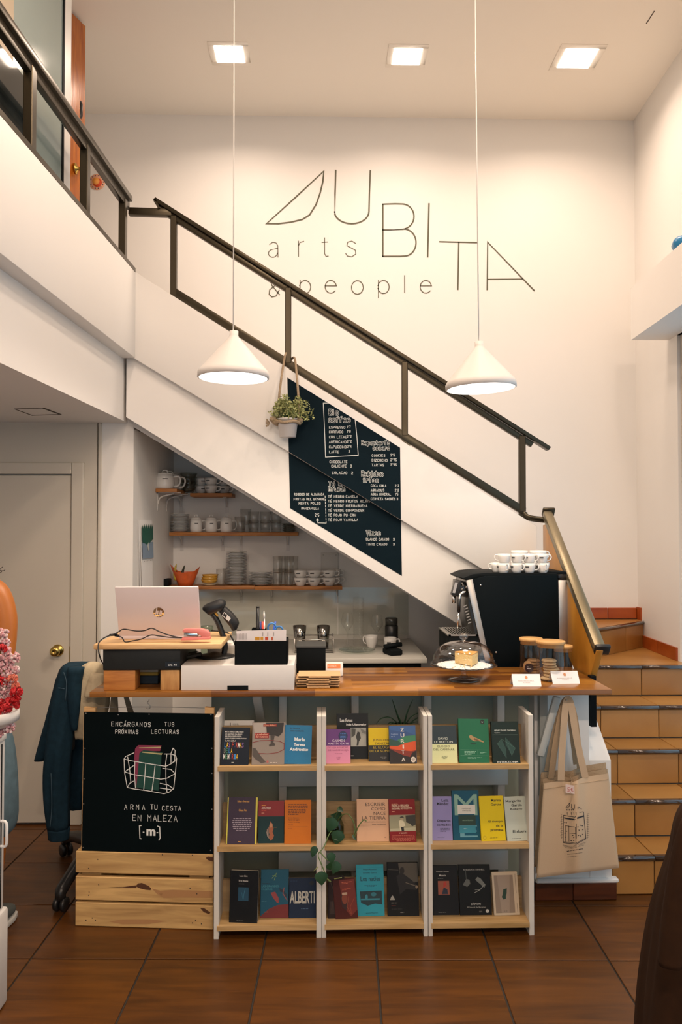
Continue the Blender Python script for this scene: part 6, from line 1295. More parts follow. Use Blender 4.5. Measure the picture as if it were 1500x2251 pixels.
for pts in ([(609, 935, yh), (612, 890, yh-.005), (619, 830, yh+.01), (627, 782, YR-.03), (632, 776, YR), (631, 790, YR+.03)], [(654, 932, yh), (657, 890, yh-.005), (653, 830, yh+.01), (649, 792, YR-.03), (645, 786, YR), (640, 792, YR+.03)]):
    MB().tube(smooth_path([P(u, v, Y=y) for u, v, y in pts], 6), .0062, 8).obj('rope', rope, t)
for u, v in ((607, 928), (601, 922), (658, 924)): MB().ball(P(u, v, Y=yh-.01), .021, n=10, k=6, sz=.8).obj('rope_knot', rope, t)
m = MB()
for k in range(26): a = R.random()*6.28; c = P(594, 930, Y=yh-.01); m.tube([c, c+vec((-.02*abs(math.cos(a))-.004, -.01*math.sin(a), .022*math.sin(a*2)))], .0016, 4)
m.obj('frayed_end', rope, t)['kind'] = 'stuff'
t2 = thing('potted_herb', 'bushy pale green plant in the hanging white pot', 'plant', vec((hp.x, yh, zt)))
gl_ = mat('herb_leaf', (.34, .36, .14), .6, var=.5, scale=30); m = MB(); sm_ = MB()
for k in range(1500):
    a = R.random()*6.283; el = R.random()**.6*1.45; rr = R.uniform(.55, 1)*(1+.25*math.sin(3*a+1))
    c = vec((hp.x+.004+.118*rr*math.cos(a)*math.cos(el*.9), yh-.01+.085*rr*math.sin(a)*math.cos(el*.9), zt-.018+.118*rr*math.sin(el)))
    d_ = vec((R.uniform(-1, 1), R.uniform(-1, 1), R.uniform(-.3, 1))).normalized()*R.uniform(.010, .017); s = d_.cross(vec((R.uniform(-1, 1), R.uniform(-1, 1), R.uniform(-1, 1)))).normalized()*.0055
    m.add([c, c+d_*.5+s, c+d_, c+d_*.5-s], [(0, 1, 2, 3)])
    if k % 30 == 0: sm_.tube([(hp.x, yh, zt-.02), c], .0012, 4)
m.obj('foliage', gl_, t2, fix=False)['kind'] = 'stuff'; sm_.obj('stem', stem_m, t2)['kind'] = 'stuff'
# ================================================================== left side: crate, chalkboard
cl, cr_ = P(165, 2036, Z=0), P(470, 2045.5, Z=0)
ex = (cr_-cl).normalized(); ey = vec((-ex.y, ex.x, 0)); wC = (cr_-cl).length-.004
Mc = Matrix(((ex.x, ey.x, 0, cl.x), (ex.y, ey.y, 0, cl.y), (0, 0, 1, 0), (0, 0, 0, 1)))
t = thing('pallet_crate', 'rough pine crate of wide slats carrying the blackboard', 'crate', cl)
pl_m = wood('crate_pine', '#a58150', '#cfab70', 'X', 3, .65, .06, 12)
zc = [P(165, v, Y=cl.y).z for v in (2036, 1983, 1979, 1926, 1919, 1871)]
zc[0] = 0.0
TOPC = zc[5]
for k in range(3):
    MB().box(0, wC, 0, .02, zc[2*k]+.001, zc[2*k+1], M=Mc, c=.003).obj('slat', pl_m, t)
    MB().box(0, wC, .16, .18, zc[2*k]+.001, zc[2*k+1], M=Mc, c=.003).obj('slat', pl_m, t)
    for x in (0, wC-.018): MB().box(x, x+.018, .0215, .158, zc[2*k]+.001, zc[2*k+1], M=Mc, c=.003).obj('slat', pl_m, t)
for x in (.019, wC-.10):
    for y in (.0205, .13): MB().box(x, x+.08, y, y+.028, .003, TOPC-.005, M=Mc).obj('corner_post', pl_m, t)
MB().box(.02, wC-.02, .03, .15, .004, .012, M=Mc).obj('bottom', matte_black, t)
kd = mat('wood_knot', (.085, .03, .010), .7)
def knot(pts): MB().add([P(u, v, plane=(cl-ey*.0006, ey)) for u, v in pts], [tuple(range(len(pts)))]).obj('knot', kd, t, fix=False)
knot([(298, 1948), (304, 1942), (312, 1941), (326, 1947), (333, 1953), (331, 1957), (320, 1956), (308, 1953)]); knot([(235, 1950), (270, 1950), (300, 1946), (300, 1952), (280, 1952)])
kd2 = mat('wood_stain', (.40, .21, .085), .7); kd_, kd = kd, kd2; knot([(334, 1953), (352, 1958), (380, 1956), (469, 1959), (469, 1974), (400, 1973), (360, 1974), (345, 1965)]); knot([(240, 2026), (270, 2021), (330, 2021), (366, 2025), (330, 2031), (270, 2032)]); kd = kd_; knot([(350, 1964), (354, 1962), (358, 1965), (354, 1969)]); knot([(452, 1886), (458, 1883), (469, 1885), (469, 1894), (458, 1891)]); knot([(440, 1996), (450, 1997), (463, 2006), (460, 2010), (448, 2005)])
for u, v in ((195, 1909), (196, 1961), (195, 1968), (203, 2018), (189, 2023), (210, 2023), (423, 2029), (443, 2031), (430, 2023), (418, 1953), (433, 1965), (215, 1889), (217, 1945), (357, 1879), (423, 1880)):
    c = P(u, v, plane=(cl-ey*.0007, ey)); MB().add([c+ex*(.0022*math.cos(a*.785))+vec((0, 0, .0026*math.sin(a*.785))) for a in range(8)], [tuple(range(8))]).obj('nail_hole', print_black, t, fix=False)
# blackboard leaning on the crate
q = [P(180, 1868, plane=(cl+ey*.004, ey)), P(468, 1873, plane=(cl+ey*.004, ey)), P(470, 1569, plane=(cl+ey*.022, ey)), P(185, 1565, plane=(cl+ey*.022, ey))]
q[0].z = q[1].z = TOPC+.001
t = thing('chalkboard_sign', 'square blackboard with chalk lettering and a basket drawing on the crate', 'sign', (q[0]+q[1])/2)
bx_, bz_ = (q[1]-q[0]), (q[3]-q[0]); bn = bx_.cross(bz_).normalized()
MB().prism(q, -bn*.004).obj('board', mat('sign_black', (.002, .005, .006), .65, spec=.05), t)
def Q(u, v, off=.0008): return P(u, v, plane=(q[0]+bn*off, bn))
for a, b in ((180, 207), (446, 468)):
    p0, p1 = Q(a, 1868, 0), Q(b, 1868, 0); p0.z = p1.z = TOPC+.001; p3, p2 = Q(a+4, 1555, 0), Q(b+2, 1557, 0)
    MB().prism([p0-bn*.0045, p1-bn*.0045, p2-bn*.0045, p3-bn*.0045], -bn*.02).obj('batten', pine, t)
MB().prism([Q(181, 1868, 0)-bn*.005, Q(178, 1866, 0)-bn*.005, Q(183, 1566, 0)-bn*.005, Q(186, 1566, 0)-bn*.005], -bn*.018).obj('batten', pine, t)
xh, zh = bx_.normalized(), bz_.normalized(); kq = 3.27/F_PX
b1, b2, b3 = MB(), MB(), MB()
def qs(mb, pts, w, closed=False, off=.0008):
    o = q[0]+bn*off; mb.ribbon([((Q(u, v, off)-o).dot(xh), (Q(u, v, off)-o).dot(zh)) for u, v in pts], w*kq, o, xh, zh, None, closed)
def z3(l): return [(150+x/4.41, 1540+y/4.41) for x, y in l]
def lt(st, u, v, h, adv, w=1.5): chalk(b1, st, Q(u, v), xh, zh, h*kq, w*.75*kq, None, adv*kq)
lt('ENCÁRGANOS', 245.5, 1596, 9, 9.1); lt('TUS', 362, 1596, 8, 8); lt('PRÓXIMAS', 254, 1612, 8, 7); lt('LECTURAS', 333, 1612, 8, 8)
lt('ARMA', 274, 1779, 10, 13); lt('TU', 331, 1779, 10, 9); lt('CESTA', 357, 1781, 9, 9); lt('EN', 292, 1804, 12, 11); lt('MALEZA', 325, 1805, 13, 11.5)
MB_ = MB(); MB_.text('m', 0, 20*kq, 0, 14*kq, Q(322, 1837), xh, zh, None, .035); MB_.obj('sign_letter', chalk_m, t, fix=False)
qs(b1, z3([(708, 1210), (692, 1212), (696, 1335), (708, 1338)]), 2); qs(b1, z3([(868, 1215), (888, 1222), (892, 1330), (880, 1350)]), 2); qs(b1, z3([(728, 1274), (736, 1274)]), 2.2); qs(b1, z3([(862, 1278), (870, 1278)]), 2.2)
for l in ([(640, 505), (560, 540), (545, 565), (600, 580), (750, 605), (950, 635), (1010, 605), (1055, 560), (1045, 530), (1000, 515), (935, 515)], [(545, 565), (550, 700), (575, 840), (640, 855), (760, 870), (930, 900), (980, 885), (1025, 850), (1040, 720), (1055, 560)], [(580, 545), (600, 680), (610, 795)], [(650, 590), (645, 720), (655, 845)], [(755, 605), (745, 740), (735, 860)], [(845, 630), (830, 760), (815, 870)], [(950, 635), (950, 760), (960, 880)], [(550, 690), (630, 715), (760, 735), (900, 760), (960, 750), (1040, 705), (1000, 665), (920, 655)], [(550, 690), (635, 630)], [(575, 840), (600, 800), (635, 780)], [(895, 800), (970, 815), (1015, 845)], [(960, 520), (945, 630)], [(1000, 600), (1000, 510), (1020, 460), (1040, 480), (1035, 590)], [(895, 845), (1000, 860)]): qs(b1, z3(l), 1.6)
b1.obj('chalk_drawing', chalk_m, t, fix=False)
def qf(l, col, nm, off): MB().add([Q(u, v, off) for u, v in z3(l)], [tuple(range(len(l)))]).obj(nm, mat('chalk_'+nm, col, .8), t, fix=False)
qf([(905, 435), (680, 432), (650, 465), (640, 560), (645, 690), (660, 850), (680, 850), (690, 520), (710, 490), (890, 490)], '#7d2a48', 'chalk_red_book', .0004); qf([(685, 455), (895, 448), (900, 462), (690, 462)], '#b0a878', 'chalk_page', .0006)
qf([(915, 500), (730, 480), (690, 510), (680, 640), (660, 845), (875, 875), (895, 700), (905, 530)], '#0d4038', 'chalk_green_book', .0005); qf([(715, 495), (915, 512), (905, 526), (720, 505)], '#98a070', 'chalk_page', .0007)
m = MB()
for k in range(16): u = 168+k*1.6; pass
for u, v in ((189, 1568), (260, 1571), (328, 1570), (464, 1571), (466, 1645), (466, 1700), (466, 1779), (463, 1869), (183, 1863), (184, 1767), (185, 1712), (187, 1645)):
    c = Q(u, v, .0005); MB().add([c+xh*(.0024*math.cos(a*.785))+zh*(.0024*math.sin(a*.785)) for a in range(8)], [tuple(range(8))]).obj('screw', steel, t, fix=False)
# wire with hooks and a cloth behind the board
yw_ = 3.36
o = MB().tube(smooth_path([P(192, 1557, Y=yw_), P(300, 1554, Y=yw_), P(400, 1555, Y=yw_), P(464, 1557, Y=yw_)], 4), .0012, 5).obj('hanging_wire', steel); tag(o, 'thin wire strung under the counter above the blackboard', 'wire')
o = MB().tube(smooth_path([P(u, v, Y=yw_-.006) for u, v in ((328, 1537), (327, 1541), (324, 1545), (330, 1551), (329, 1558), (322, 1557))], 4), .0016, 6).obj('wire_hook', steel); tag(o, 'small bent wire hook hanging on the wire', 'hook')
cl_m = mat('grey_cloth', (.20, .17, .12), .9)
for k, (a, b, c_, d_) in enumerate(((244, 258, 236, 262), (272, 282, 290, 306))):
    o = MB().prism([P(a, 1533, Y=3.42), P(b, 1533, Y=3.42), P(d_, 1600, Y=3.42), P(c_, 1600, Y=3.42)], (0, .006, 0)).obj('cloth_strap', cl_m); tag(o, 'grey cloth strap hanging under the counter, %s one' % ('left', 'right')[k], 'strap', 'cloth straps')
# ================================================================== office chair with clothes
def cloth(secs, y, ry, m_, nm, parent, n=28, amp=.10, fr=5, seed=0, sub=4, dy=None):
    """cloth hanging in folds: sections (u_left, u_right, v[, y]) down the picture, with real depth ry"""
    S_ = []
    for s in secs:
        yy = s[3] if len(s) > 3 else y; a, b = P(s[0], s[2], Y=yy), P(s[1], s[2], Y=yy); S_.append(vec(((a.x+b.x)/2, (b.x-a.x)/2, a.z, yy)))
    pth = []
    for i in range(len(S_)-1):
        a, b, c, d = S_[max(i-1, 0)], S_[i], S_[i+1], S_[min(i+2, len(S_)-1)]
        for k in range(sub): tt = k/sub; pth.append(.5*((2*b)+(c-a)*tt+(2*a-5*b+4*c-d)*tt*tt+(3*b-a-3*c+d)*tt**3))
    pth.append(S_[-1]); V = []; Fs = []
    for i, s in enumerate(pth):
        f_ = i/(len(pth)-1); rz = min(ry, max(abs(s[1])*.9, .01))*(.55 if i == 0 else 1)
        for k in range(n):
            a = 2*math.pi*k/n; w_ = 1+amp*math.sin(fr*a+seed+2.2*f_)*(.3+.7*f_)+amp*.5*math.sin((fr*2+1)*a+seed*2-3*f_)
            V.append((s[0]+abs(s[1])*w_*math.cos(a), s[3]+rz*w_*math.sin(a), s[2]))
    for i in range(len(pth)-1):
        for k in range(n): k2 = (k+1) % n; Fs.append((i*n+k, i*n+k2, (i+1)*n+k2, (i+1)*n+k))
    Fs += [tuple(range(n)), tuple((len(pth)-1)*n+k for k in range(n-1, -1, -1))]
    return MB().add(V, Fs, None, True).obj(nm, m_, parent)
cas = P(134, 2003, Z=0); cc = vec((cas.x+.06, cas.y+.33, 0))
t = thing('office_chair', 'black office chair with clothes over its back, behind the crate', 'chair', cc)
for k in range(5):
    a = math.atan2(cas.y-cc.y, cas.x-cc.x)+math.radians((0, 65, 125, 180, 232)[k]); L_ = (cas-cc).length; e = cc+vec((L_*math.cos(a), L_*math.sin(a), 0))
    MB().tube(smooth_path([cc+vec((0, 0, .15)), cc+(e-cc)*.6+vec((0, 0, .13)), e+vec((0, 0, .085)), e+vec((0, 0, .06))], 4), [.03]*5+[.026]*4+[.022]*4, 8).obj('base_leg', black, t)
    for s in (-1, 1): MB().lathe([(.012, -.010), (.028, -.009), (.03, 0), (.028, .009), (.012, .010)], 16, M=Matrix.Translation(e+vec((-math.sin(a)*.016*s, math.cos(a)*.016*s, .0305))) @ Matrix.Rotation(a, 4, 'Z') @ Matrix.Rotation(math.pi/2, 4, 'X')).obj('caster', black, t)
MB().lathe([(.03, .12), (.028, .40), (.06, .41), (.06, .44)], 16, cc).obj('column', black, t)
ca_ = math.radians(20); Mch = Matrix.Translation(cc) @ Matrix.Rotation(ca_, 4, 'Z')
fab = mat('chair_fabric', (.02, .021, .023), .85)
MB().box(.03, .38, -.16, .2, .44, .51, M=Mch).obj('seat', fab, t, bev=.03, seg=3)
bk_ = P(164, 1500, Y=3.76); MB().box(bk_.x-.02, bk_.x+.02, 3.66, 3.86, .60, .955).obj('backrest', fab, t, bev=.018, seg=3); MB().bar(cc+vec((-.05, .05, .46)), vec((bk_.x, 3.76, .72)), .05, .015).obj('back_support', black, t)
denim = mat('denim_dark', (.010, .034, .056), .85, var=.4, scale=40, bump=.15, spec=.2); denim_l = mat('denim_seam', (.05, .10, .14), .8)
xj = Mch @ vec((-.225, 0, 0))
yj_ = 3.69
t = thing('denim_jacket', 'dark blue denim jacket hanging over the office chair back', 'jacket', P(150, 1470, Y=yj_))
cloth([(150, 205, 1456), (132, 208, 1472), (122, 200, 1520), (122, 190, 1600), (128, 188, 1700), (146, 188, 1776)], yj_+.07, .15, denim, 'body', t, amp=.05, fr=8)
cloth([(140, 176, 1462), (124, 176, 1492), (112, 172, 1545), (102, 160, 1630), (96, 153, 1700), (98, 152, 1765), (105, 152, 1820)], yj_-.13, .06, denim, 'sleeve', t, amp=.09, seed=2, fr=6)
cloth([(104, 154, 1819), (106, 153, 1832), (107, 152, 1844)], yj_-.13, .062, denim, 'cuff', t, amp=.02, seed=2)
cloth([(124, 156, 1490), (106, 136, 1560), (88, 114, 1625), (75, 98, 1672)], yj_+.06, .05, denim, 'sleeve', t, amp=.06, seed=4)
cloth([(150, 186, 1466), (146, 180, 1500), (150, 176, 1555), (158, 170, 1605)], yj_-.17, .03, denim, 'collar', t, amp=.05, seed=1)
for pts in ([(140, 1478), (146, 1500), (144, 1540)], [(112, 1700), (114, 1770), (110, 1818)], [(128, 1512), (142, 1514)]): MB().tube(smooth_path([P(u, v, Y=yj_-.195) for u, v in pts], 4), .0018, 5).obj('seam', denim_l, t)
cream = mat('cream_cotton', (.60, .50, .33), .85, var=.08, scale=60, bump=.25)
t = thing('cream_garment', 'cream cotton garment draped beside the denim jacket', 'garment', P(200, 1470, Y=3.68))
cloth([(196, 216, 1455), (178, 228, 1468), (168, 236, 1500), (166, 240, 1545), (164, 226, 1590), (166, 200, 1622)], 3.58, .07, cream, 'body', t, amp=.16, fr=7, seed=3)
cloth([(200, 226, 1480), (192, 230, 1505), (188, 236, 1530)], 3.50, .04, cream, 'fold', t, amp=.15, fr=3, seed=1)
# ================================================================== white cabinet with flowers
kc = P(18, 2202, Z=0); t = thing('white_cabinet', 'white display cabinet at the left edge of the picture', 'cabinet', (kc.x-.25, 2.4, 0))
cab_m = mat('cabinet_white', (.66, .64, .61), .35)
def xk_(y): return kc.x+SK*.0*(y-kc.y)
zpl_ = P(14, 1992, Y=2.78).z; ztp = P(8, 1613, Y=2.76).z
MB().box(kc.x-.5, kc.x, 2.05, kc.y, .004, zpl_).obj('plinth', cab_m, t, bev=.012)
MB().box(kc.x-.49, kc.x-.012, 2.06, kc.y-.02, zpl_, ztp-.02).obj('body', cab_m, t, bev=.003)
MB().box(kc.x-.495, kc.x-.008, 2.055, kc.y-.015, ztp-.02, ztp).obj('top', cab_m, t, bev=.003)
MB().box(kc.x-.0125, kc.x-.010, kc.y-.05, kc.y-.045, zpl_+.01, ztp-.03).obj('joint_line', matte_black, t)
hz = P(16, 1835, Y=2.73).z
MB().tube(smooth_path([(kc.x-.012, 2.74, hz+.042), (kc.x+.008, 2.735, hz+.038), (kc.x+.012, 2.73, hz), (kc.x+.008, 2.735, hz-.038), (kc.x-.012, 2.74, hz-.042)], 4), .005, 8).obj('handle', mat('handle_white', (.72, .72, .72), .3), t)
fc = vec((P(-24, 1560, Y=2.58).x, 2.58, ztp)); rp = 60*2.58/F_PX; zr2 = P(0, 1562, Y=2.58).z-ztp
t = thing('flower_pot', 'white bowl of flowers on the white cabinet', 'pot', fc); MB().lathe([(rp*.3, 0), (rp*.3, zr2*.52), (rp*.7, zr2*.58), (rp*.93, zr2*.72), (rp*1.02, zr2*.73), (rp*1.03, zr2), (rp*.96, zr2), (rp*.9, zr2*.8), (1e-6, zr2*.8)], 36, fc).obj('bowl', cab_m, t)
t = thing('bouquet', 'bouquet of pink baby breath and red carnations in the white bowl', 'flowers', fc+vec((0, 0, zr2*.8)))
pk = mat('blossom_pink', (.62, .32, .34), .7, var=.35, scale=40); pw_ = mat('blossom_pale', (.72, .56, .55), .7); rd = mat('carnation_red', (.55, .015, .02), .6, var=.4, scale=50); cor = mat('carnation_coral', (.72, .20, .13), .65, var=.3, scale=50)
def FP(u, v, y=2.58): return P(u, v, Y=y)
blobs = [(-10, 1400, 22), (8, 1392, 10), (-8, 1440, 30), (14, 1432, 10), (32, 1446, 12), (4, 1470, 26), (20, 1490, 18), (34, 1472, 8), (-5, 1520, 30), (14, 1540, 16), (28, 1500, 10), (5, 1575, 16), (18, 1598, 14), (-10, 1605, 20), (12, 1412, 9)]
m = MB(); m2 = MB(); ms = MB(); kf = 2.58/F_PX
for u, v, r_ in blobs:
    n_ = int(36+r_*r_*.3)
    for k in range(n_):
        a = R.random()*6.28; b = math.acos(R.uniform(-1, 1)); rr = r_*R.uniform(.6, 1)*kf; c = FP(u, v)+vec((rr*math.cos(a)*math.sin(b), rr*math.sin(a)*math.sin(b), rr*math.cos(b)))
        if c.z < ztp+.004: continue
        (m if R.random() < .6 else m2).ball(c, R.uniform(.003, .0055), n=6, k=4)
    ms.tube([fc+vec((0, 0, zr2*.8)), FP(u, v)], .0012, 4)
m.obj('blossoms', pk, t, fix=False)['kind'] = 'stuff'; m2.obj('pale_blossoms', pw_, t, fix=False)['kind'] = 'stuff'; ms.obj('stems', stem_m, t)['kind'] = 'stuff'
def carn(u, v, r_, mm, y=2.56):
    c = P(u, v, Y=y); m = MB(); rr = r_*y/F_PX
    for k in range(46):
        a = R.random()*6.28; b = R.uniform(.1, 1.9); d_ = vec((math.cos(a)*math.sin(b), math.sin(a)*math.sin(b), math.cos(b))); s = d_.cross(vec((R.uniform(-1, 1), R.uniform(-1, 1), .3))).normalized()*rr*.38; e_ = d_.cross(s).normalized()*rr*.12
        m.add([c+d_*rr*.2, c+d_*rr*.75+s+e_, c+d_*rr*1.05+s*.5-e_, c+d_*rr*.98+e_, c+d_*rr*1.05-s*.5-e_, c+d_*rr*.75-s+e_], [(0, 1, 2, 3), (0, 3, 4, 5)])
    m.obj('carnation', mm, t, fix=False)
for a_ in ((36, 1522, 14, rd), (24, 1550, 18, rd), (2, 1500, 16, rd), (34, 1538, 12, rd), (28, 1494, 12, cor), (-4, 1548, 16, rd), (4, 1428, 12, rd), (10, 1560, 16, rd), (34, 1508, 9, cor)): carn(*a_)
# ================================================================== person at the left edge
yp = 3.25; xs = P(0, 1380, Y=yp).x-.008
skin = mat('skin', (.43, .135, .022), .4, var=.08, scale=30); hairm = mat('hair_dark', (.025, .013, .008), .6)
topm = mat('top_black', (.015, .015, .016), .8); jean = mat('denim_light', (.095, .155, .185), .85, var=.5, scale=22, bump=.2); shoe_m = mat('shoe_grey', (.09, .10, .09), .8); sole_m = mat('sole_white', (.62, .61, .56), .6)
ang = math.radians(-11); pc = vec((xs-.155, yp+.02, 0)); Mp = Matrix.Translation(pc) @ Matrix.Rotation(ang, 4, 'Z')   # faces +Y turned to the right
per = thing('person', 'person with bare arms and denim shorts, half cut off at the left edge', 'person', pc)
def skinned(name, J, E, m_, root=0, lv=2):
    me = bpy.data.meshes.new(name); me.from_pydata([(Mp @ vec(j[0]))-pc for j in J], E, []); me.materials.append(m_)
    o = bpy.data.objects.new(name, me); COL.objects.link(o); o.parent = per; OFF[o.name] = pc
    md = o.modifiers.new('skin', 'SKIN'); md.use_smooth_shade = True
    for i, j in enumerate(J):
        sv = me.skin_vertices[0].data[i]; r_ = j[1]; sv.radius = r_ if isinstance(r_, tuple) else (r_, r_); sv.use_root = i == root
    s = o.modifiers.new('subd', 'SUBSURF'); s.levels = lv; s.render_levels = lv; return o
J = [((0, 0, .90), (.135, .10)), ((0, .005, 1.02), (.12, .085)), ((0, .0, 1.18), (.135, .095)), ((0, -.01, 1.33), (.14, .085)), ((0, -.005, 1.43), .05), ((0, .015, 1.50), .052), ((0, .03, 1.57), (.075, .088)), ((0, .025, 1.65), (.068, .08))]
E = [(i, i+1) for i in range(7)]
def limb(pts, a):
    i0 = len(J)
    for p in pts: J.append(p)
    E.append((a, i0)); E.extend((i0+i, i0+i+1) for i in range(len(pts)-1)); return len(J)-1
for s in (1, -1):
    w_ = limb([((s*.17, -.01, 1.375), .058), ((s*.195, -.005, 1.27), .054), ((s*.20, -.01, 1.16), .047), ((s*.20, -.02, 1.07), .041), ((s*.15, .07, 1.075), .038), ((s*.09, .15, 1.11), .029)], 3)
    limb([((s*.065, .18, 1.115), (.034, .02)), ((s*.045, .20, 1.12), (.036, .017))], w_)
    h_ = len(J)-1
    for k, (dx, L_) in enumerate(((-.030, .062), (-.010, .072), (.010, .068), (.028, .052))):
        limb([((s*.02, .215, 1.12+dx), .0095), ((s*.02-s*L_*.4, .22, 1.115+dx), .0088), ((s*.02-s*L_*.6, .20, 1.11+dx), .008)], h_)
    limb([((s*.06, .175, 1.155), .011), ((s*.045, .185, 1.17), .009)], w_+1)
    limb([((s*.105, 0, .82), .105), ((s*.125, .01, .66), .09), ((s*.135, .012, .50), .068), ((s*.14, -.005, .34), .066), ((s*.14, -.01, .20), .052), ((s*.14, -.012, .10), .042), ((s*.14, .0, .05), .036), ((s*.145, .09, .035), (.036, .026))], 0)
skinned('body', J, E, skin)
skinned('shorts', [((0, 0, .97), (.145, .11)), ((0, 0, .90), (.155, .12)), ((.105, .0, .82), .118), ((.13, .01, .66), .112), ((.14, .012, .36), .108), ((-.105, .0, .82), .118), ((-.13, .01, .66), .112), ((-.14, .012, .36), .108)], [(0, 1), (1, 2), (2, 3), (3, 4), (1, 5), (5, 6), (6, 7)], jean, 1)
skinned('top', [((0, .0, .90), (.16, .122)), ((0, .005, 1.05), (.132, .096)), ((0, 0, 1.18), (.146, .104)), ((0, -.008, 1.30), (.146, .096)), ((.085, -.008, 1.385), .035), ((-.085, -.008, 1.385), .035)], [(0, 1), (1, 2), (2, 3), (3, 4), (3, 5)], topm, 2)
skinned('hair', [((0, -.02, 1.66), (.085, .085)), ((0, -.05, 1.58), (.088, .06)), ((0, -.065, 1.48), (.075, .04)), ((0, -.075, 1.40), (.05, .025))], [(0, 1), (1, 2), (2, 3)], hairm)
hb = P(-14, 1240, Y=yp)
for k, (u, v) in enumerate(((11, 1252), (6, 1246), (4, 1256))): MB().tube(smooth_path([hb+vec((-.02, 0, .02)), P(-4, 1251, Y=yp), P(u-4, v+3, Y=yp), P(u, v, Y=yp)], 4), .0014, 4).obj('hair_strand', hairm, per)
m = MB(); m.M = Mp
m.ball((0, .122, 1.575), .014, n=10, k=6, sz=1.3).ball((.062, .03, 1.58), .016, n=8, k=5, sz=1.5).ball((-.062, .03, 1.58), .016, n=8, k=5, sz=1.5); m.obj('nose_and_ears', skin, per)
for s in (-1, 1): MB().ball(Mp @ vec((s*.030, .105, 1.61)), .009, n=10, k=6, sz=.7).obj('eye', print_black, per)
MB().tube([Mp @ vec((-.022, .112, 1.535)), Mp @ vec((0, .118, 1.533)), Mp @ vec((.022, .112, 1.535))], .005, 8).obj('mouth', mat('lips', (.35, .08, .06), .5), per)
for s in (-1, 1):
    def shp(z, g): return [Mp @ vec((s*.142+g*a, b*g+.0, z)) for a, b in ((-.040, -.045), (-.03, -.06), (.0, -.066), (.03, -.06), (.040, -.045), (.043, .06), (.04, .12), (.025, .165), (.0, .178), (-.025, .165), (-.04, .12), (-.043, .06))]
    MB().prism(shp(.003, .95), (0, 0, .022)).obj('sole', sole_m, per, bev=.004)
    skinned('shoe', [((s*.142, -.03, .065), (.045, .042)), ((s*.142, .04, .06), (.046, .038)), ((s*.142, .11, .05), (.042, .028)), ((s*.142, .15, .044), (.03, .02)), ((s*.14, -.02, .10), .042)], [(0, 1), (1, 2), (2, 3), (0, 4)], shoe_m, 0)
# ================================================================== tote bags at the counter end
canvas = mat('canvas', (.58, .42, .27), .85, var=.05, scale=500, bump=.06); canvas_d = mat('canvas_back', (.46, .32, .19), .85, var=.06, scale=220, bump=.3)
TL, TR, BR, BL = (1196, 1722), (1338, 1700), (1362, 1908), (1180, 1930)
def bag_st(u, v):
    t_ = min(1.05, max(-.05, (v-1711)/(1919-1711))); ul = TL[0]+(BL[0]-TL[0])*t_; ur = TR[0]+(BR[0]-TR[0])*t_; return (u-ul)/(ur-ul), t_
yB = 3.335
def bag_y(s, t_): f = abs(s-.5); return yB-.030*math.exp(-(f/.10)**2)*(1-.25*t_)+.010*math.sin(s*7+1.2*t_)*(.3+t_)-.03*t_*(1-t_)*2*math.sin(math.pi*min(1, max(0, s)))
def bag_surf(u, v): return bag_y(*bag_st(u, v))-.0012
def bag(nm, lab, du, dv, dy, m_, print_=False):
    t = thing(nm, lab, 'bag', P(1245+du, 1540, Y=yB+dy), 'canvas tote bags'); n, k_ = 28, 22; V = []; Fs = []
    for side in (0, 1):
        for j in range(k_+1):
            for i in range(n+1):
                s, tt = i/n, j/k_; u = TL[0]+(TR[0]-TL[0])*s+((BL[0]+(BR[0]-BL[0])*s)-(TL[0]+(TR[0]-TL[0])*s))*tt; v = TL[1]+(TR[1]-TL[1])*s+((BL[1]+(BR[1]-BL[1])*s)-(TL[1]+(TR[1]-TL[1])*s))*tt
                if j == 0: v += 7*math.exp(-((s-.44)/.12)**2)
                yy = bag_y(s, tt)+dy; edge = min(s, 1-s, (1-tt)*1.5)*8
                V.append(P(u+du, v+dv, Y=yy+(side*min(.03, .006+.03*edge) if edge > 0 else side*.004)))
    w = n+1; o = w*(k_+1)
    for side in (0, 1):
        for j in range(k_):
            for i in range(n): q_ = (side*o+j*w+i, side*o+j*w+i+1, side*o+(j+1)*w+i+1, side*o+(j+1)*w+i); Fs.append(q_)
    for j in range(k_):
        for i in (0, n): Fs.append((j*w+i, (j+1)*w+i, o+(j+1)*w+i, o+j*w+i))
    for i in range(n): Fs.append((k_*w+i, k_*w+i+1, o+k_*w+i+1, o+k_*w+i))
    MB().add(V, Fs, None, True).obj('bag_body', m_, t)
    m = MB()
    for s in range(28):
        pass
    hem = [P(TL[0]+(TR[0]-TL[0])*i/16+du, TL[1]+(TR[1]-TL[1])*i/16+13+dv, Y=bag_y(i/16, .05)+dy-.0012) for i in range(17)]
    MB().tube(hem, .0011, 5).obj('hem_stitch', canvas_d, t)
    return t
def strap(t, pts, wpx, m_, th=.003):
    pa = smooth_path([P(u, v, Y=y) for u, v, y in pts], 5); hw = wpx*3.3/F_PX/2; V = []
    for i, p in enumerate(pa):
        d_ = (pa[min(i+1, len(pa)-1)]-pa[max(i-1, 0)]).normalized(); s = d_.cross(vec((0, 1, 0))); s = s.normalized()*hw if s.length > .2 else vec((hw, 0, 0)); V += [p-s, p+s, p+s+vec((0, th, 0)), p-s+vec((0, th, 0))]
    Fs = [(4*i+k, 4*i+(k+1) % 4, 4*i+4+(k+1) % 4, 4*i+4+k) for i in range(len(pa)-1) for k in range(4)]+[(0, 1, 2, 3), (4*len(pa)-1, 4*len(pa)-2, 4*len(pa)-3, 4*len(pa)-4)]
    MB().add(V, Fs).obj('strap', m_, t)
ty = 3.345
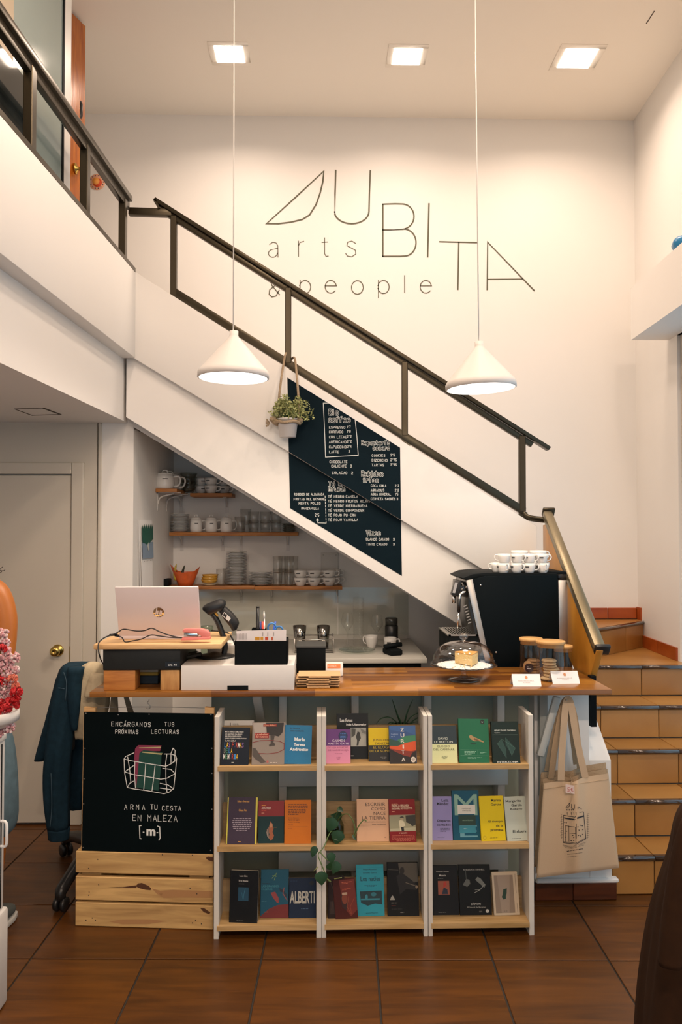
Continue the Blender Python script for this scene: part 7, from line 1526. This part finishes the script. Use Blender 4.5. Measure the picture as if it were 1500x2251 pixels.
for lab, du, dv, dy, mm, k in (('plain tote bag at the back of the three, its straps at far left', -6, -24, .085, canvas_d, 2), ('plain tote bag directly behind the printed one', -2, -10, .045, canvas_d, 1), ('front canvas tote bag with a printed shop drawing and price tag', 0, 0, 0, canvas, 0)):
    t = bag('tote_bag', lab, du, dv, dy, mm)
    if k == 0:
        strap(t, [(1234, 1716, yB-.008), (1236, 1660, ty-.03), (1240, 1600, ty-.03), (1244, 1552, ty-.02), (1249, 1537, ty-.012), (1256, 1550, ty-.02), (1266, 1610, ty-.03), (1277, 1665, ty-.03), (1288, 1710, yB-.010)], 15, canvas)
        front = t
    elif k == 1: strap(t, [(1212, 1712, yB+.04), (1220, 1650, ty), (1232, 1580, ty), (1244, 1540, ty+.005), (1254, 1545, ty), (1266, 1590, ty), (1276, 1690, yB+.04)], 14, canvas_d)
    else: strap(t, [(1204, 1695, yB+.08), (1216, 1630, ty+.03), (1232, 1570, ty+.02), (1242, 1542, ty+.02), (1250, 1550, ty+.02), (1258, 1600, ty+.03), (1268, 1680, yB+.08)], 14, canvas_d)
o = MB().tube(smooth_path([P(1246, 1531, Y=3.36), P(1246, 1540, Y=3.36), P(1246, 1543, Y=3.345), P(1246, 1538, Y=3.325)], 5), .003, 6).obj('bag_hook', steel); tag(o, 'metal hook under the counter end holding the tote bags', 'hook')
ik = MB()
def st4(l): return [(1150+x/4.286, 1500+y/4.286) for x, y in l]
def bp(l, w=1.0, closed=False): pxs(ik, st4(l), w, bag_surf, None, closed)
bp([(405, 1178), (442, 1135), (440, 1160), (430, 1176)], 1, True); bp([(458, 1145), (458, 1185), (472, 1196), (487, 1190), (488, 1148)], 1); bp([(520, 1195), (520, 1170), (555, 1195)], 1); bp([(520, 1185), (540, 1185)], .8)
for x in (412, 435, 455, 475): bp([(x, 1196), (x+6, 1196), (x+6, 1206), (x, 1206)], .7, True)
for x in (412, 450, 475, 495): bp([(x, 1226), (x+8, 1226), (x+8, 1250)], .7); bp([(x, 1238), (x+8, 1238)], .7)
for l in ([(382, 1252), (380, 1510), (500, 1525), (595, 1475), (572, 1220), (540, 1225), (490, 1270), (382, 1252)],): bp(l, 1.3)
for a, b in (((382, 1275), (490, 1295)), ((490, 1295), (575, 1262)), ((400, 1350), (400, 1500)), ((400, 1350), (495, 1365)), ((432, 1350), (435, 1500)), ((495, 1365), (500, 1510)), ((505, 1330), (505, 1470)), ((382, 1500), (500, 1515)), ((500, 1515), (594, 1466)), ((440, 1420), (495, 1425))): bp([a, b], .9)
for k in range(9): x = 392+k*11; bp([(x, 1272+k*1.6), (x+7, 1286+k*1.6)], 2.2)
for k in range(7): x = 515+k*9; bp([(x, 1285-k*3), (x+4, 1270-k*3)], 2.2)
for x, y in ((395, 1318), (410, 1320), (398, 1420), (412, 1400), (400, 1455), (470, 1440), (480, 1460), (455, 1490), (480, 1490), (525, 1440), (545, 1445), (565, 1430), (545, 1345), (560, 1350), (530, 1390), (565, 1385), (520, 1360)): bp([(x-5, y), (x+5, y+4)], 1.8)
for k in range(14):
    y = 1240+k*17
    for x0, x1 in ((352+6*(k % 2), 372+4*(k % 2)), (600, 626-5*(k % 2))): bp([(x0, y), (x1, y-(4 if x0 > 500 else -3))], .5); bp([(x0+8, y), (x0+8, y+15)], .5)
for k in range(3): bp([(375+10*k, 1532+12*k), (460, 1545+10*k), (600-12*k, 1505+14*k)], .5)
for x in range(415, 560, 14): bp([(x, 1592-(x-415)*.16), (x+9, 1590-(x-415)*.16)], 1.6)
for x in range(420, 555, 12): bp([(x, 1622-(x-415)*.12), (x+8, 1620-(x-415)*.12)], .8); bp([(x, 1648-(x-415)*.12), (x+7, 1646-(x-415)*.12)], .8) if x < 520 else None
ik.obj('print', mat('bag_ink', (.025, .028, .035), .8), front, fix=False)
t = thing('price_tag', 'small pink price tag hanging at the front tote bag opening', 'tag', P(1253, 1735, Y=yB-.03))
yt = yB-.036; MB().prism([P(u, v, Y=yt) for u, v in ((1244, 1724), (1263, 1727), (1264, 1746), (1244, 1742))], (0, .0012, 0)).obj('card', mat('tag_pink', (.70, .55, .49), .7), t)
m = MB(); pxs(m, [(1253, 1731), (1249, 1731), (1249, 1735), (1252, 1735), (1252, 1739), (1248, 1739)], 1, yt-.0006); pxs(m, [(1261, 1732), (1257, 1733), (1256, 1736), (1258, 1739), (1261, 1739)], 1, yt-.0006); pxs(m, [(1255, 1735), (1260, 1736)], .8, yt-.0006); pxs(m, [(1254, 1742), (1255, 1742)], 1, yt-.0006)
m.obj('lettering', mat('tag_red', (.45, .06, .05), .7), t, fix=False); MB().tube([P(1254, 1726, Y=yt), P(1257, 1716, Y=yt+.02), P(1255, 1708, Y=yt+.03)], .001, 4).obj('string', mat('string', (.35, .25, .15), .8), t)
# ================================================================== coat over a chair at the lower right
yq = 2.0; cb = vec((P(1690, 2000, Y=yq).x, yq+.02, 0))
t = thing('dining_chair', 'dark wooden chair under the brown coat at the right edge', 'chair', cb)
dw = wood('dark_chair_wood', '#1d120a', '#2d1c0f', 'Z', 5, .5)
for sx_ in (-.18, .18):
    for sy_, h_ in ((-.17, .90), (.19, .44)): MB().tube([cb+vec((sx_, sy_, .0)), cb+vec((sx_*.95, sy_*.95, h_))], [.014, .02], 8).obj('leg', dw, t)
MB().box(cb.x-.2, cb.x+.2, cb.y-.19, cb.y+.21, .44, .47).obj('seat', dw, t, bev=.01); MB().box(cb.x-.17, cb.x+.17, cb.y-.175, cb.y-.15, .62, .90).obj('backrest', dw, t, bev=.008)
coat = mat('coat_brown', (.026, .010, .003), .85, var=.3, scale=25, spec=.2); tc = thing('brown_coat', 'long dark brown coat draped over the chair at the right edge', 'coat', cb+vec((0, 0, .2)))
cloth([(1570, 1700, 1745), (1522, 1745, 1770), (1497, 1780, 1815), (1484, 1800, 1890), (1458, 1830, 1985), (1440, 1850, 2075), (1424, 1862, 2200), (1414, 1870, 2330), (1410, 1872, 2400)], yq, .25, coat, 'coat_body', tc, n=72, amp=.035, fr=9, seed=1.3, sub=5)
cloth([(1500, 1545, 1800), (1478, 1530, 1880), (1462, 1520, 1980), (1452, 1512, 2060), (1448, 1505, 2120)], yq-.16, .06, coat, 'sleeve', tc, amp=.05, seed=.5)
# blue bags on the lintel top
blue = mat('blue_vinyl', (.02, .20, .42), .3)
pl_ = (vec((lx(3.5), 3.5, 3)), vec((1, -SK, 0)).normalized())
for k, (u, v, r_) in enumerate(((1472, 552, .07), (1506, 530, .085))):
    c = P(u, v, plane=pl_); o = MB().lathe([(1e-6, 0)]+[(r_*math.sin(a*.314)**.8, r_*.95*(1-math.cos(a*.314))/2*1.25) for a in range(1, 10)]+[(1e-6, r_*1.19)], 20, (lx(c.y)+r_+.004, c.y-.03, ZT+.311), fold=lambda a, z: .05*math.sin(6*a)).obj('blue_bag', blue); tag(o, 'blue rounded bag on the lintel above the window, %s one' % ('left', 'right')[k], 'bag', 'blue bags on the lintel')
